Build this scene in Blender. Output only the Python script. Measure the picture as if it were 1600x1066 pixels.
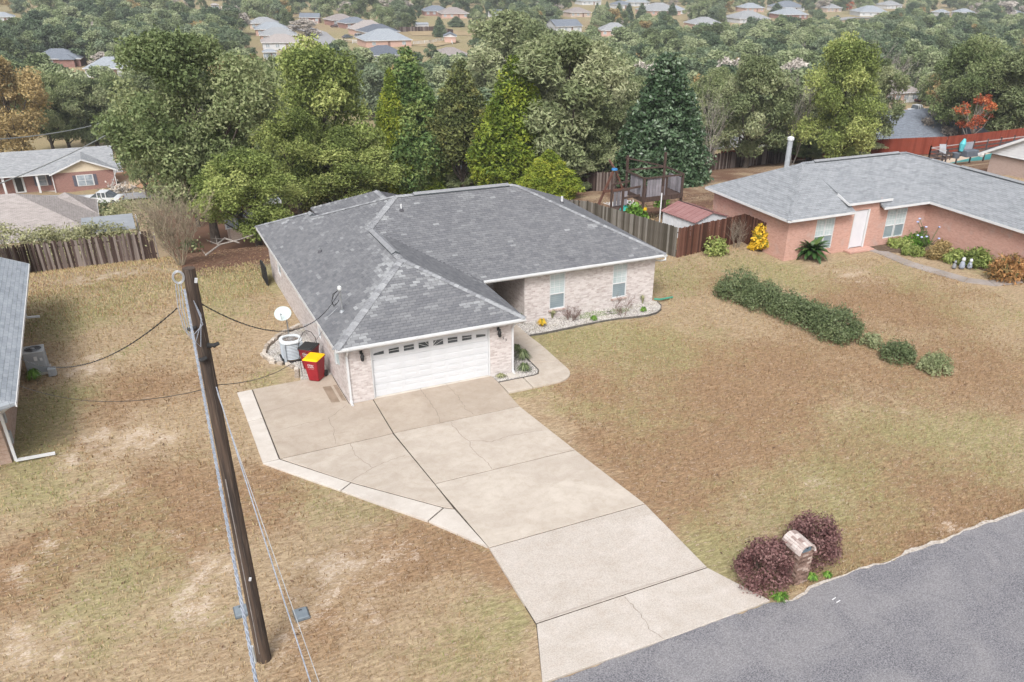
import bpy, bmesh, math, random
import numpy as np
from mathutils import Vector, Matrix, noise

for o in list(bpy.data.objects):
    bpy.data.objects.remove(o)
scene = bpy.context.scene
COL = scene.collection

# ------------------------------------------------------------------ camera
cam_d = bpy.data.cameras.new('camera')
cam = bpy.data.objects.new('camera', cam_d)
COL.objects.link(cam)
cam.matrix_world = Matrix(((0.892785, 0.204793, -0.401241, -6.1197), (-0.449847, 0.452583, -0.769939, -29.2414), (0.023916, 0.867887, 0.496185, 15.6699), (0, 0, 0, 1)))
cam_d.sensor_width = 36.0
cam_d.lens = 29.9587
cam_d.shift_x = -0.04660
cam_d.shift_y = 0.08465
cam_d.clip_start = 0.5
cam_d.clip_end = 9000
scene.camera = cam

# ------------------------------------------------------------------ sky, sun, exposure
SUN_EL, SUN_AZ = math.radians(48), math.radians(215)      # azimuth clockwise from +Y
world = bpy.data.worlds.new('World')
scene.world = world
world.use_nodes = True
wn = world.node_tree
for n in list(wn.nodes):
    wn.nodes.remove(n)
sky = wn.nodes.new('ShaderNodeTexSky')
sky.sky_type = 'NISHITA'
sky.sun_disc = False
sky.sun_elevation = SUN_EL
sky.sun_rotation = SUN_AZ
sky.air_density = 1.0
sky.dust_density = 6.0
sky.ozone_density = 1.0
hs = wn.nodes.new('ShaderNodeHueSaturation')
hs.inputs['Saturation'].default_value = 0.3
bg = wn.nodes.new('ShaderNodeBackground')
bg.inputs['Strength'].default_value = 0.15
wo = wn.nodes.new('ShaderNodeOutputWorld')
wn.links.new(sky.outputs[0], hs.inputs['Color'])
wn.links.new(hs.outputs[0], bg.inputs['Color'])
wn.links.new(bg.outputs[0], wo.inputs['Surface'])
sun_d = bpy.data.lights.new('sun', 'SUN')
sun_d.energy = 1.5
sun_d.angle = math.radians(16)
sun_d.color = (1.0, 0.98, 0.955)
sun = bpy.data.objects.new('sun', sun_d)
COL.objects.link(sun)
sd = Vector((math.sin(SUN_AZ) * math.cos(SUN_EL), math.cos(SUN_AZ) * math.cos(SUN_EL), math.sin(SUN_EL)))
sun.rotation_euler = sd.to_track_quat('Z', 'Y').to_euler()
sun.location = (0, -20, 60)
scene.view_settings.view_transform = 'Standard'
scene.view_settings.look = 'None'
scene.view_settings.exposure = 0.52
scene.view_settings.gamma = 1.0
scene.view_settings.use_curve_mapping = False

# ------------------------------------------------------------------ helpers
R_ = random.Random(7)
ORG = {}

TY = [-1e4, 17, 24, 33, 60, 95, 130, 200, 350, 620, 900, 1400, 3000, 1e5]
TZ = [0, 0, -1.2, -3.6, -9, -15, -18, -21, -24, -25, -14, 15, 40, 40]


def tz(x, y):
    return float(np.interp(y, TY, TZ))


def link(o):
    COL.objects.link(o)
    return o


def tag(o, label=None, cat=None, group=None, kind=None):
    if label: o['label'] = label
    if cat: o['category'] = cat
    if group: o['group'] = group
    if kind: o['kind'] = kind
    return o


def thing(name, label, cat, loc=(0, 0, 0), group=None):
    o = bpy.data.objects.new(name, None)
    link(o)
    o.empty_display_size = 0.2
    o.location = loc
    ORG[o.name] = Vector(loc)
    return tag(o, label, cat, group)


def mk(name, mesh, parent=None, loc=None):
    o = bpy.data.objects.new(name, mesh)
    link(o)
    if parent is not None:
        o.parent = parent
        ORG[o.name] = ORG.get(parent.name, Vector((0, 0, 0)))
        if loc is not None:
            o.location = loc
            ORG[o.name] = ORG[parent.name] + Vector(loc)
    elif loc is not None:
        o.location = loc
        ORG[o.name] = Vector(loc)
    return o


def copy_tree(o, parent=None):
    c = o.copy()
    link(c)
    if parent is not None:
        c.parent = parent
    for ch in [k for k in bpy.data.objects if k.parent == o]:
        copy_tree(ch, c)
    return c


def frame(d):
    d = Vector(d).normalized()
    a = Vector((0, 0, 1)) if abs(d.z) < 0.9 else Vector((1, 0, 0))
    u = d.cross(a).normalized()
    return u, u.cross(d).normalized(), d


class MB:
    """collects faces (with a material slot and a 'v' value per face) for ONE mesh"""

    def __init__(s):
        s.v, s.f, s.m, s.val = [], [], [], []

    def face(s, pts, mi=0, val=0.5):
        n = len(s.v)
        s.v += [tuple(p) for p in pts]
        s.f.append(tuple(range(n, n + len(pts))))
        s.m.append(mi)
        s.val.append(val)

    def add(s, vs, fs, mi=0, val=0.5):
        n = len(s.v)
        s.v += [tuple(p) for p in vs]
        for f in fs:
            s.f.append(tuple(n + i for i in f))
            s.m.append(mi)
            s.val.append(val)

    def box(s, x0, y0, z0, x1, y1, z1, mi=0, val=0.5):
        s.add([(x0, y0, z0), (x1, y0, z0), (x1, y1, z0), (x0, y1, z0), (x0, y0, z1), (x1, y0, z1), (x1, y1, z1), (x0, y1, z1)],
              [(0, 3, 2, 1), (4, 5, 6, 7), (0, 1, 5, 4), (1, 2, 6, 5), (2, 3, 7, 6), (3, 0, 4, 7)], mi, val)

    def bbox(s, x0, y0, z0, x1, y1, z1, b=0.01, mi=0, val=0.5):
        """box with chamfered vertical and top edges"""
        p0 = [(x0 + b, y0), (x1 - b, y0), (x1, y0 + b), (x1, y1 - b), (x1 - b, y1), (x0 + b, y1), (x0, y1 - b), (x0, y0 + b)]
        p1 = [(x0 + 2 * b, y0 + b), (x1 - 2 * b, y0 + b), (x1 - b, y0 + 2 * b), (x1 - b, y1 - 2 * b), (x1 - 2 * b, y1 - b), (x0 + 2 * b, y1 - b), (x0 + b, y1 - 2 * b), (x0 + b, y0 + 2 * b)]
        vs = [(x, y, z0) for x, y in p0] + [(x, y, z1 - b) for x, y in p0] + [(x, y, z1) for x, y in p1]
        fs = [tuple(reversed(range(8))), tuple(range(16, 24))]
        for k in range(8):
            j = (k + 1) % 8
            fs += [(k, j, 8 + j, 8 + k), (8 + k, 8 + j, 16 + j, 16 + k)]
        s.add(vs, fs, mi, val)

    def beam(s, a, b, w, h, mi=0, val=0.5, up=None):
        a, b = Vector(a), Vector(b)
        d = (b - a).normalized()
        if up is None:
            up = Vector((0, 0, 1)) if abs(d.z) < 0.9 else Vector((0, 1, 0))
        u = d.cross(Vector(up)).normalized() * (w / 2)
        t = u.cross(d).normalized() * (h / 2)
        vs = [a - u - t, a + u - t, a + u + t, a - u + t, b - u - t, b + u - t, b + u + t, b - u + t]
        s.add(vs, [(0, 1, 2, 3), (7, 6, 5, 4), (0, 4, 5, 1), (1, 5, 6, 2), (2, 6, 7, 3), (3, 7, 4, 0)], mi, val)

    def tube(s, path, r, n=8, mi=0, val=0.5, cap=True):
        path = [Vector(p) for p in path]
        rs = r if isinstance(r, (list, tuple)) else [r] * len(path)
        vs, fs = [], []
        prev = None
        for i, p in enumerate(path):
            d = (path[min(i + 1, len(path) - 1)] - path[max(i - 1, 0)])
            if d.length < 1e-9: d = Vector((0, 0, 1))
            d.normalize()
            if prev is None:
                u, w, _ = frame(d)
            else:
                u = (prev - d * prev.dot(d))
                u = u.normalized() if u.length > 1e-6 else frame(d)[0]
                w = u.cross(d)
            prev = u
            for k in range(n):
                a = 2 * math.pi * k / n
                vs.append(p + (u * math.cos(a) + w * math.sin(a)) * rs[i])
        for i in range(len(path) - 1):
            for k in range(n):
                j = (k + 1) % n
                fs.append((i * n + k, (i + 1) * n + k, (i + 1) * n + j, i * n + j))
        if cap:
            fs.append(tuple(range(n)))
            fs.append(tuple(reversed(range((len(path) - 1) * n, len(path) * n))))
        s.add(vs, fs, mi, val)

    def prism(s, poly, z0, z1, mi=0, val=0.5, top=None):
        n = len(poly)
        top = top or poly
        vs = [(x, y, z0) for x, y in poly] + [(x, y, z1) for x, y in top]
        fs = [tuple(reversed(range(n))), tuple(range(n, 2 * n))] + [(k, (k + 1) % n, n + (k + 1) % n, n + k) for k in range(n)]
        s.add(vs, fs, mi, val)

    def lathe(s, prof, c=(0, 0, 0), n=20, mi=0, val=0.5):
        vs, fs = [], []
        for r, z in prof:
            for k in range(n):
                a = 2 * math.pi * k / n
                vs.append((c[0] + r * math.cos(a), c[1] + r * math.sin(a), c[2] + z))
        for i in range(len(prof) - 1):
            for k in range(n):
                j = (k + 1) % n
                fs.append((i * n + k, i * n + j, (i + 1) * n + j, (i + 1) * n + k))
        s.add(vs, fs, mi, val)

    def mesh(s, name, mats, org=Vector((0, 0, 0)), smooth=False, uv=True):
        me = bpy.data.meshes.new(name)
        V = np.array(s.v, dtype=np.float64).reshape(-1, 3) - np.array(org)
        me.from_pydata(V.tolist(), [], s.f)
        if not isinstance(mats, (list, tuple)): mats = [mats]
        for m in mats: me.materials.append(m)
        me.polygons.foreach_set('material_index', s.m)
        a = me.attributes.new('v', 'FLOAT', 'FACE')
        a.data.foreach_set('value', s.val)
        if smooth:
            me.polygons.foreach_set('use_smooth', [True] * len(s.f))
        if uv and len(s.f) < 20000:
            ul = me.uv_layers.new(name='UVMap')
            uvs = []
            for p in me.polygons:
                nx, ny, nz = p.normal
                hn = math.hypot(nx, ny)
                if hn < 0.15:
                    ax = None
                else:
                    ax = (-ny / hn, nx / hn)
                for vi in p.vertices:
                    x, y, z = me.vertices[vi].co
                    if ax is None:
                        uvs += [x, y]
                    else:
                        uvs += [x * ax[0] + y * ax[1], z / max(hn, 1e-3)]
            ul.data.foreach_set('uv', uvs)
        me.update()
        return me

    def build(s, name, mats, parent=None, smooth=False, loc=None):
        org = ORG.get(parent.name, Vector((0, 0, 0))) if parent is not None else Vector(loc or (0, 0, 0))
        me = s.mesh(name, mats, org, smooth)
        return mk(name, me, parent, None if parent is not None else (loc or (0, 0, 0)))


# ------------------------------------------------------------------ materials
MATS = {}


def nt(name):
    m = bpy.data.materials.new(name)
    m.use_nodes = True
    t = m.node_tree
    b = t.nodes['Principled BSDF']
    return m, t, b


def srgb(*c):
    return tuple((v / 255 / 12.92) if v <= 10 else ((v / 255 + 0.055) / 1.055) ** 2.4 for v in c) + (1,)


def N(t, kind, **kw):
    n = t.nodes.new(kind)
    for k, v in kw.items():
        if k in n.inputs: n.inputs[k].default_value = v
        else: setattr(n, k, v)
    return n


def mixc(t, fac, a, b, mode='MIX'):
    n = t.nodes.new('ShaderNodeMix')
    n.data_type = 'RGBA'
    n.blend_type = mode
    for s_, v in (('Factor', fac), ('A', a), ('B', b)):
        i = n.inputs[0] if s_ == 'Factor' else (n.inputs[6] if s_ == 'A' else n.inputs[7])
        if isinstance(v, (int, float)): i.default_value = v
        elif isinstance(v, tuple): i.default_value = v
        else: t.links.new(v, i)
    return n.outputs[2]


def math_(t, op, a, b=None, c=None):
    n = t.nodes.new('ShaderNodeMath')
    n.operation = op
    for i, v in enumerate((a, b, c)):
        if v is None: continue
        if isinstance(v, (int, float)): n.inputs[i].default_value = v
        else: t.links.new(v, n.inputs[i])
    return n.outputs[0]


def ramp(t, fac, lo, hi):
    n = t.nodes.new('ShaderNodeMapRange')
    t.links.new(fac, n.inputs[0])
    n.inputs[1].default_value = lo
    n.inputs[2].default_value = hi
    return n.outputs[0]


def noise_(t, scale, detail=4, rough=0.55, coord='Object', stretch=None, dist=0.0):
    tc = t.nodes.new('ShaderNodeTexCoord')
    src = tc.outputs[coord]
    if stretch:
        mp = t.nodes.new('ShaderNodeMapping')
        mp.inputs['Scale'].default_value = stretch
        t.links.new(src, mp.inputs[0])
        src = mp.outputs[0]
    n = t.nodes.new('ShaderNodeTexNoise')
    n.inputs['Scale'].default_value = scale
    n.inputs['Detail'].default_value = detail
    n.inputs['Roughness'].default_value = rough
    n.inputs['Distortion'].default_value = dist
    t.links.new(src, n.inputs['Vector'])
    return n.outputs['Fac']


def bump(t, b, h, strength=0.3, dist=0.02):
    n = t.nodes.new('ShaderNodeBump')
    n.inputs['Strength'].default_value = strength
    n.inputs['Distance'].default_value = dist
    t.links.new(h, n.inputs['Height'])
    t.links.new(n.outputs[0], b.inputs['Normal'])


def simple(name, c1, c2=None, scale=3.0, rough=0.7, bmp=0.0, metal=0.0, stretch=None, spec=0.3, lo=0.35, hi=0.65, detail=5):
    if name in MATS: return MATS[name]
    m, t, b = nt(name)
    b.inputs['Roughness'].default_value = rough
    b.inputs['Metallic'].default_value = metal
    b.inputs['Specular IOR Level'].default_value = spec
    if c2 is None:
        c2 = tuple(v * 0.82 for v in c1[:3]) + (1,)
    f = noise_(t, scale, detail, stretch=stretch)
    col = mixc(t, ramp(t, f, lo, hi), c1, c2)
    t.links.new(col, b.inputs['Base Color'])
    if bmp: bump(t, b, f, bmp)
    MATS[name] = m
    return m


def attr_mix(name, stops, rough=0.7, noise_amt=0.25, nscale=8.0, spec=0.3, bmp=0.0, obj=0.0, trans=0.0, stretch=None):
    """colour from the per-piece 'v' attribute (each piece its own shade), plus grain"""
    if name in MATS: return MATS[name]
    m, t, b = nt(name)
    b.inputs['Roughness'].default_value = rough
    b.inputs['Specular IOR Level'].default_value = spec
    a = t.nodes.new('ShaderNodeAttribute')
    a.attribute_name = 'v'
    fac = a.outputs['Fac']
    if obj:
        oi = t.nodes.new('ShaderNodeObjectInfo')
        fac = math_(t, 'ADD', fac, math_(t, 'MULTIPLY', math_(t, 'SUBTRACT', oi.outputs['Random'], 0.5), obj))
    cr = t.nodes.new('ShaderNodeValToRGB')
    el = cr.color_ramp.elements
    while len(el) > 1: el.remove(el[-1])
    el[0].position, el[0].color = stops[0]
    for p, c in stops[1:]:
        e = el.new(p)
        e.color = c
    t.links.new(fac, cr.inputs[0])
    f = noise_(t, nscale, 4, stretch=stretch)
    dark = mixc(t, 1.0, cr.outputs[0], (1 - noise_amt,) * 3 + (1,), 'MULTIPLY')
    col = mixc(t, ramp(t, f, 0.3, 0.7), cr.outputs[0], dark)
    t.links.new(col, b.inputs['Base Color'])
    if bmp: bump(t, b, f, bmp)
    if trans:
        tr = t.nodes.new('ShaderNodeBsdfTranslucent')
        t.links.new(col, tr.inputs['Color'])
        mx = t.nodes.new('ShaderNodeMixShader')
        mx.inputs[0].default_value = trans
        t.links.new(b.outputs[0], mx.inputs[1])
        t.links.new(tr.outputs[0], mx.inputs[2])
        out = t.nodes['Material Output']
        t.links.new(mx.outputs[0], out.inputs['Surface'])
    MATS[name] = m
    return m


def brickmat(name, c1, c2, c3, mortar, w=0.205, h=0.07, mort=0.01, rough=0.85, blot=0.0, blotc=None, bscale=0.7):
    if name in MATS: return MATS[name]
    m, t, b = nt(name)
    b.inputs['Roughness'].default_value = rough
    b.inputs['Specular IOR Level'].default_value = 0.15
    tc = t.nodes.new('ShaderNodeTexCoord')
    br = t.nodes.new('ShaderNodeTexBrick')
    br.inputs['Scale'].default_value = 1.0
    br.inputs['Mortar Size'].default_value = mort / 2
    br.inputs['Brick Width'].default_value = w
    br.inputs['Row Height'].default_value = h
    br.inputs['Mortar Smooth'].default_value = 0.1
    br.inputs['Bias'].default_value = -0.1
    br.inputs['Color1'].default_value = c1
    br.inputs['Color2'].default_value = c2
    br.inputs['Mortar'].default_value = mortar
    t.links.new(tc.outputs['UV'], br.inputs['Vector'])
    f = noise_(t, 6, 5, coord='UV', stretch=(1, 1.5, 1))
    col = mixc(t, ramp(t, f, 0.4, 0.65), br.outputs['Color'], mixc(t, 0.55, br.outputs['Color'], c3))
    if blot:
        f2 = noise_(t, bscale, 4, coord='UV')
        col = mixc(t, math_(t, 'MULTIPLY', ramp(t, f2, 0.55, 0.7), blot), col, blotc)
    t.links.new(col, b.inputs['Base Color'])
    inv = math_(t, 'SUBTRACT', 1.0, br.outputs['Fac'])
    bump(t, b, inv, 0.5, 0.01)
    MATS[name] = m
    return m


WHITE = simple('white_paint', (0.6, 0.61, 0.62, 1), (0.54, 0.55, 0.56, 1), 2.0, 0.5)
BLACK = simple('black_plastic', (0.02, 0.02, 0.022, 1), (0.03, 0.03, 0.03, 1), 9, 0.5)
DARKMETAL = simple('dark_iron', (0.03, 0.028, 0.026, 1), (0.05, 0.045, 0.04, 1), 12, 0.5, metal=0.3)
STEEL = simple('galvanised_steel', (0.42, 0.44, 0.46, 1), (0.3, 0.32, 0.34, 1), 6, 0.4, metal=0.6)
GREYMETAL = simple('grey_painted_metal', (0.36, 0.38, 0.4, 1), (0.28, 0.3, 0.32, 1), 5, 0.5)
CONCRETE = simple('concrete_plain', (0.5, 0.47, 0.43, 1), (0.4, 0.37, 0.33, 1), 3, 0.9, 0.1)


def glassmat(name, c1, c2, stripes=0.0, rough=0.08):
    if name in MATS: return MATS[name]
    m, t, b = nt(name)
    b.inputs['Roughness'].default_value = rough
    b.inputs['Specular IOR Level'].default_value = 0.6
    f = noise_(t, 1.3, 2, coord='UV', stretch=(1, 1, 1))
    col = mixc(t, ramp(t, f, 0.35, 0.65), c1, c2)
    if stripes:
        tc = t.nodes.new('ShaderNodeTexCoord')
        w = t.nodes.new('ShaderNodeTexWave')
        w.bands_direction = 'Y'
        w.inputs['Scale'].default_value = stripes
        t.links.new(tc.outputs['UV'], w.inputs['Vector'])
        col = mixc(t, ramp(t, w.outputs['Fac'], 0.0, 0.6), mixc(t, 1.0, col, (0.84, 0.86, 0.87, 1), 'MULTIPLY'), col)
    t.links.new(col, b.inputs['Base Color'])
    MATS[name] = m
    return m


GLASS_DARK = glassmat('window_glass_dark', (0.03, 0.04, 0.045, 1), (0.08, 0.09, 0.1, 1))
GLASS_BLIND = glassmat('window_glass_blinds', (0.4, 0.47, 0.48, 1), (0.5, 0.56, 0.57, 1), 3.2)
GLASS_SCREEN = glassmat('window_glass_screen', (0.2, 0.25, 0.28, 1), (0.26, 0.31, 0.33, 1), 3.2, 0.3)
GLASS_FAR = glassmat('window_glass_far', (0.2, 0.24, 0.28, 1), (0.35, 0.4, 0.45, 1))


def cable(a, b, sag, n=16):
    a, b = Vector(a), Vector(b)
    return [a.lerp(b, i / n) - Vector((0, 0, 4 * sag * (i / n) * (1 - i / n))) for i in range(n + 1)]


def quads(name, Q, vals, mat, org=None):
    """mesh from an (n,4,3) array of quads, with one value per quad"""
    n = len(Q)
    me = bpy.data.meshes.new(name)
    me.vertices.add(n * 4)
    me.vertices.foreach_set('co', np.ascontiguousarray(Q, dtype=np.float32).ravel())
    me.loops.add(n * 4)
    me.loops.foreach_set('vertex_index', np.arange(n * 4, dtype=np.int32))
    me.polygons.add(n)
    me.polygons.foreach_set('loop_start', np.arange(0, n * 4, 4, dtype=np.int32))
    me.polygons.foreach_set('loop_total', np.full(n, 4, dtype=np.int32))
    a = me.attributes.new('v', 'FLOAT', 'FACE')
    a.data.foreach_set('value', np.asarray(vals, dtype=np.float32))
    me.materials.append(mat)
    me.update(calc_edges=True)
    return me

# ================================================================== THE GROUND
def fbm(x, y, s, o=4, seed=0.0):
    return noise.fractal(Vector((x / s + seed, y / s - seed, seed)), 0.7, 2.1, o)   # about -1..1


# (x, y, radius, amount): patches of greener, browner, bare-sand and litter ground
GREEN = [(*(0.468, 15.614), 3.0, 1.0), (*(-2.105, 15.652), 4.5, .55), (*(-9.729, 13.382), 3.0, .8), (*(-10.276, 4.191), 1.7, .8), (*(-11.223, 1.574), 2.0, .9), (*(-9.197, 18.318), 4, .5), (*(10.23, 2.67), 2.4, .9), (*(8.71, 2.179), 1.6, .9), (*(6.871, -1.138), 1.1, .9), (*(12.837, 1.93), 2.6, .6), (*(19.425, 6.519), 3.5, .6), (*(25.283, 7.452), 3, .75), (*(6.984, -13.528), 1.6, .9), (*(9.553, -12.972), 2.6, .5), (*(12.884, -13.364), 4, .5), (*(19.6, -12.455), 4, .5), (*(37.289, 1.22), 2.2, .9), (*(30.916, 2.752), 3.6, .55), (*(31.385, -1.653), 3, .35), (*(0.863, -13.379), 1.1, .9), (*(-0.814, -14.394), 2, .6), (*(-1.584, -7.067), 2.4, .6), (*(-3.27, -4.707), 1.6, .4), (*(-8.327, -10.095), 3, .5), (*(-10.487, -1.389), 2.5, .7), (*(-9.268, -5.619), 3, .4), (*(-4.716, 8.82), 3, .35), (*(-2.368, 3.61), 1.4, .7), (*(9.978, -5.481), 3, .35), (*(14.397, 6.608), 3, .3), (*(25.218, 4.061), 2.5, .5), (*(12.467, -0.941), 3.2, .4), (*(7.309, -3.721), 1.2, .6), (*(15.039, -2.076), 2.2, .3), (*(19.715, -9.302), 4, .3)]
BROWN = [(*(13.97, -0.13), 3.0, 1.0), (*(14.807, -4.677), 5, .9), (*(21.665, 5.568), 2.6, .8), (*(28.799, -1.502), 4, 1.0), (*(26.75, 1.326), 3, .9), (*(8.511, -2.492), 2, .9), (*(8.514, -7.409), 4, .8), (*(7.967, -10.696), 2, .8), (*(22.889, -5.542), 4, .8), (*(27.159, -7.427), 3.5, .7), (*(10.237, 4.724), .6, .5), (*(0.382, -9.778), 1.8, .9), (*(1.457, -11.593), .9, .9), (*(-3.917, -5.988), 1.4, .8), (*(-1.757, -10.401), 2, .7), (*(-3.69, -3.669), 1.0, .9), (*(-5.654, -4.805), 1.8, .9), (*(-6.755, -6.456), 1.6, .9), (*(-7.148, -2.509), 2.2, .9), (*(-10.413, -5.411), 1.6, 1.0), (*(-9.08, -4.687), 1.6, .8), (*(-6.357, 4.76), 2, .7), (*(-8.212, 4.393), 2.4, .6), (*(-6.745, 13.808), 2.6, .35), (*(-1.513, 23.438), 3, .8), (*(11.42, -14.915), 1.8, .9), (*(14.902, -14.69), 2, .9), (*(17.958, -14.888), 2, .7), (*(24.451, -10.239), 3, .5), (*(13.793, -9.812), 5, .6), (*(-3.96, -12.16), 1.6, .7), (*(-10.693, -6.812), 1.5, .8), (*(16.753, -12.121), 3, .5), (*(18.677, -3.682), 3, .5), (*(23.177, 12.155), 2, .5)]
SAND = [(*(-8.946, 20.169), 2.2, .7), (*(-6.761, 21.656), 2.0, .7), (*(-2.542, 20.323), 1.8, .9), (*(-4.194, 20.571), 1.2, .6), (*(-7.928, 1.043), 1.4, 1.0), (*(-6.746, 0.016), .8, .9), (*(-9.16, 0.635), .9, .9), (*(-8.849, -2.547), 1.0, .9), (*(-9.927, -4.98), .7, .9), (*(-9.041, 7.545), 1.2, .8), (*(-6.892, -6.051), .5, .6), (*(-2.42, -9.463), 1.2, .9), (*(-3.376, -9.643), 1.0, .8), (*(-0.744, -9.591), .8, .7), (*(-3.989, -10.817), 1.0, .5), (*(-6.711, -9.256), 1.5, .7), (*(-10.609, -9.75), 1.0, .8), (*(-4.883, -11.975), .5, .9), (*(-5.706, -7.928), .9, .7), (*(-10.868, -6.136), 0.6, .8), (*(12.902, -12.141), .9, .7), (*(29.235, 3.462), 2, .8), (*(14.723, -15.369), .6, .8), (*(10.885, -14.666), .35, .9), (*(10.258, -11.752), .8, .3), (*(19.246, -9.091), 1, .4), (*(-8.308, 8.23), 1.8, .5), (*(-4.746, 13.854), 1.5, .35), (*(-10.353, -8.625), 1.4, .5), (*(-2.825, -11.641), 1.2, .5)]


def gsum(L, x, y):
    r = 0.0
    for a, b, q, w in L:
        d2 = ((x - a) ** 2 + (y - b) ** 2) / (q * q)
        if d2 < 6: r += w * math.exp(-d2 * 1.3)
    return r


def patch(x, y):
    """(green, brown, sand, litter) of the ground at a point"""
    if y > 75:
        n1 = fbm(x, y, 30, 3, 4.2)
        return (max(0, 0.75 + 0.5 * n1), max(0, 0.3 - 0.3 * n1), 0.05, 0.1)
    wx = x + 0.7 * fbm(x, y, 2.2, 3, 1.3)
    wy = y + 0.7 * fbm(x, y, 2.2, 3, 8.1)
    n1 = fbm(x, y, 5.0, 5, 2.7)
    n2 = fbm(x, y, 1.3, 4, 5.5)
    g = gsum(GREEN, wx, wy) + 0.35 * n1 + 0.25 * n2 + 0.1
    b = gsum(BROWN, wx, wy) - 0.3 * n1 + 0.35 * n2 + 0.05
    s = gsum(SAND, wx, wy) * (0.3 + 1.7 * max(0, fbm(x, y, 0.55, 4, 9.1) + 0.25)) - 0.12
    lit = 0.0
    if y > 17.5 and x > -4:
        lit = min(1, (y - 17.5) / 3) * (0.9 + 0.4 * n2)
    if 21.9 < x < 30 and 10 < y < 19: lit = max(0, 0.5 * n2)
    if y > 22 and x > 22: lit = 0.55 + 0.5 * n2
    # dark band along the lawn's roadside edge
    if x > 7.6 and -15.9 < y < -15.2: b += 0.6
    cl = lambda v: max(0.0, min(1.0, v))
    return (cl(g), cl(b), cl(s), cl(lit))


def gm():
    m, t, b = nt('lawn_and_soil')
    b.inputs['Roughness'].default_value = 0.95
    b.inputs['Specular IOR Level'].default_value = 0.1
    a = N(t, 'ShaderNodeAttribute', attribute_name='patch')
    sep = t.nodes.new('ShaderNodeSeparateColor')
    t.links.new(a.outputs['Color'], sep.inputs[0])
    fine = noise_(t, 5.5, 9, 0.78, stretch=(.7, 1.9, 1), dist=0.5)
    mid = noise_(t, 2.3, 6, 0.6, stretch=(1, 1.8, 1), dist=1.2)
    grain = noise_(t, 42.0, 4, 0.7)
    tan = mixc(t, ramp(t, fine, 0.38, 0.62), (0.46, 0.365, 0.25, 1), (0.18, 0.124, 0.072, 1))
    grn = mixc(t, ramp(t, fine, 0.38, 0.62), (0.355, 0.33, 0.172, 1), (0.128, 0.122, 0.05, 1))
    brn = mixc(t, ramp(t, fine, 0.38, 0.62), (0.345, 0.228, 0.137, 1), (0.115, 0.065, 0.037, 1))
    snd = mixc(t, ramp(t, fine, 0.4, 0.62), (0.68, 0.6, 0.52, 1), (0.38, 0.29, 0.215, 1))
    lit = mixc(t, ramp(t, fine, 0.35, 0.65), (0.2, 0.11, 0.075, 1), (0.1, 0.06, 0.042, 1))
    jit = math_(t, 'MULTIPLY', math_(t, 'SUBTRACT', mid, 0.5), 1.6)
    fg = ramp(t, math_(t, 'ADD', sep.outputs[0], jit), 0.25, 0.95)
    fb = ramp(t, math_(t, 'SUBTRACT', sep.outputs[1], jit), 0.2, 0.95)
    jit2 = math_(t, 'MULTIPLY', math_(t, 'SUBTRACT', fine, 0.5), 7.5)
    speck = noise_(t, 7.0, 6, 0.75, stretch=(.8, 1.3, 1), dist=1.0)
    jit2 = math_(t, 'ADD', jit2, math_(t, 'MULTIPLY', math_(t, 'SUBTRACT', speck, 0.5), 5.0))
    fs = ramp(t, math_(t, 'ADD', sep.outputs[2], jit2), 0.6, 0.95)
    al = a.outputs['Alpha']
    col = mixc(t, math_(t, 'MULTIPLY', fb, 0.85), tan, brn)
    col = mixc(t, math_(t, 'MULTIPLY', fg, 0.8), col, grn)
    col = mixc(t, math_(t, 'MULTIPLY', fs, 0.85), col, snd)
    col = mixc(t, ramp(t, math_(t, 'ADD', al, jit), 0.2, 0.7), col, lit)
    gcol = mixc(t, ramp(t, grain, 0.35, 0.7), (0.82, 0.82, 0.82, 1), (1.16, 1.14, 1.1, 1))
    col = mixc(t, 1.0, col, gcol, 'MULTIPLY')
    t.links.new(col, b.inputs['Base Color'])
    streak = noise_(t, 1.0, 5, 0.6, stretch=(.12, 1.9, 1), dist=.3)
    col = mixc(t, 1.0, col, mixc(t, ramp(t, streak, 0.36, 0.64), (0.7, 0.66, 0.62, 1), (1.17, 1.17, 1.17, 1)), 'MULTIPLY')
    spots = noise_(t, 3.0, 6, 0.75)
    col = mixc(t, math_(t, 'MULTIPLY', ramp(t, spots, 0.64, 0.76), .4), col, (0.12, 0.085, 0.055, 1))
    h = math_(t, 'ADD', fine, math_(t, 'MULTIPLY', grain, 0.5))
    bump(t, b, h, 0.35, 0.04)
    return m


def axis(parts):
    r = []
    for a, b, s in parts:
        n = max(1, int(round((b - a) / s)))
        r += [a + (b - a) * k / n for k in range(n)]
    r.append(parts[-1][1])
    return r


xs = axis([(-2500, -300, 275), (-300, -60, 24), (-60, -20, 4), (-20, 30, 0.35), (30, 60, 1.2), (60, 200, 7), (200, 900, 50), (900, 3500, 260)])
ys = axis([(-200, -40, 20), (-40, -19, 1.5), (-19, 22, 0.35), (22, 34, 0.8), (34, 100, 3), (100, 360, 10), (360, 1000, 40), (1000, 3400, 200)])
verts, cols = [], []
for y in ys:
    for x in xs:
        z = tz(x, y)
        if 30 < y < 700: z += 0.25 * fbm(x, y, 14, 3, 3.3)
        elif -19 < y < 30: z += 0.03 * fbm(x, y, 3, 3, 1.1) - 0.03
        verts.append((x, y, z))
        cols += patch(x, y)
nx, ny = len(xs), len(ys)
faces = [(j * nx + i, j * nx + i + 1, (j + 1) * nx + i + 1, (j + 1) * nx + i) for j in range(ny - 1) for i in range(nx - 1)]
me = bpy.data.meshes.new('ground')
me.from_pydata(verts, [], faces)
ca = me.color_attributes.new('patch', 'FLOAT_COLOR', 'POINT')
ca.data.foreach_set('color', cols)
me.polygons.foreach_set('use_smooth', [True] * len(faces))
GM = gm()
me.materials.append(GM)
tag(mk('ground', me), kind='structure')

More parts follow.
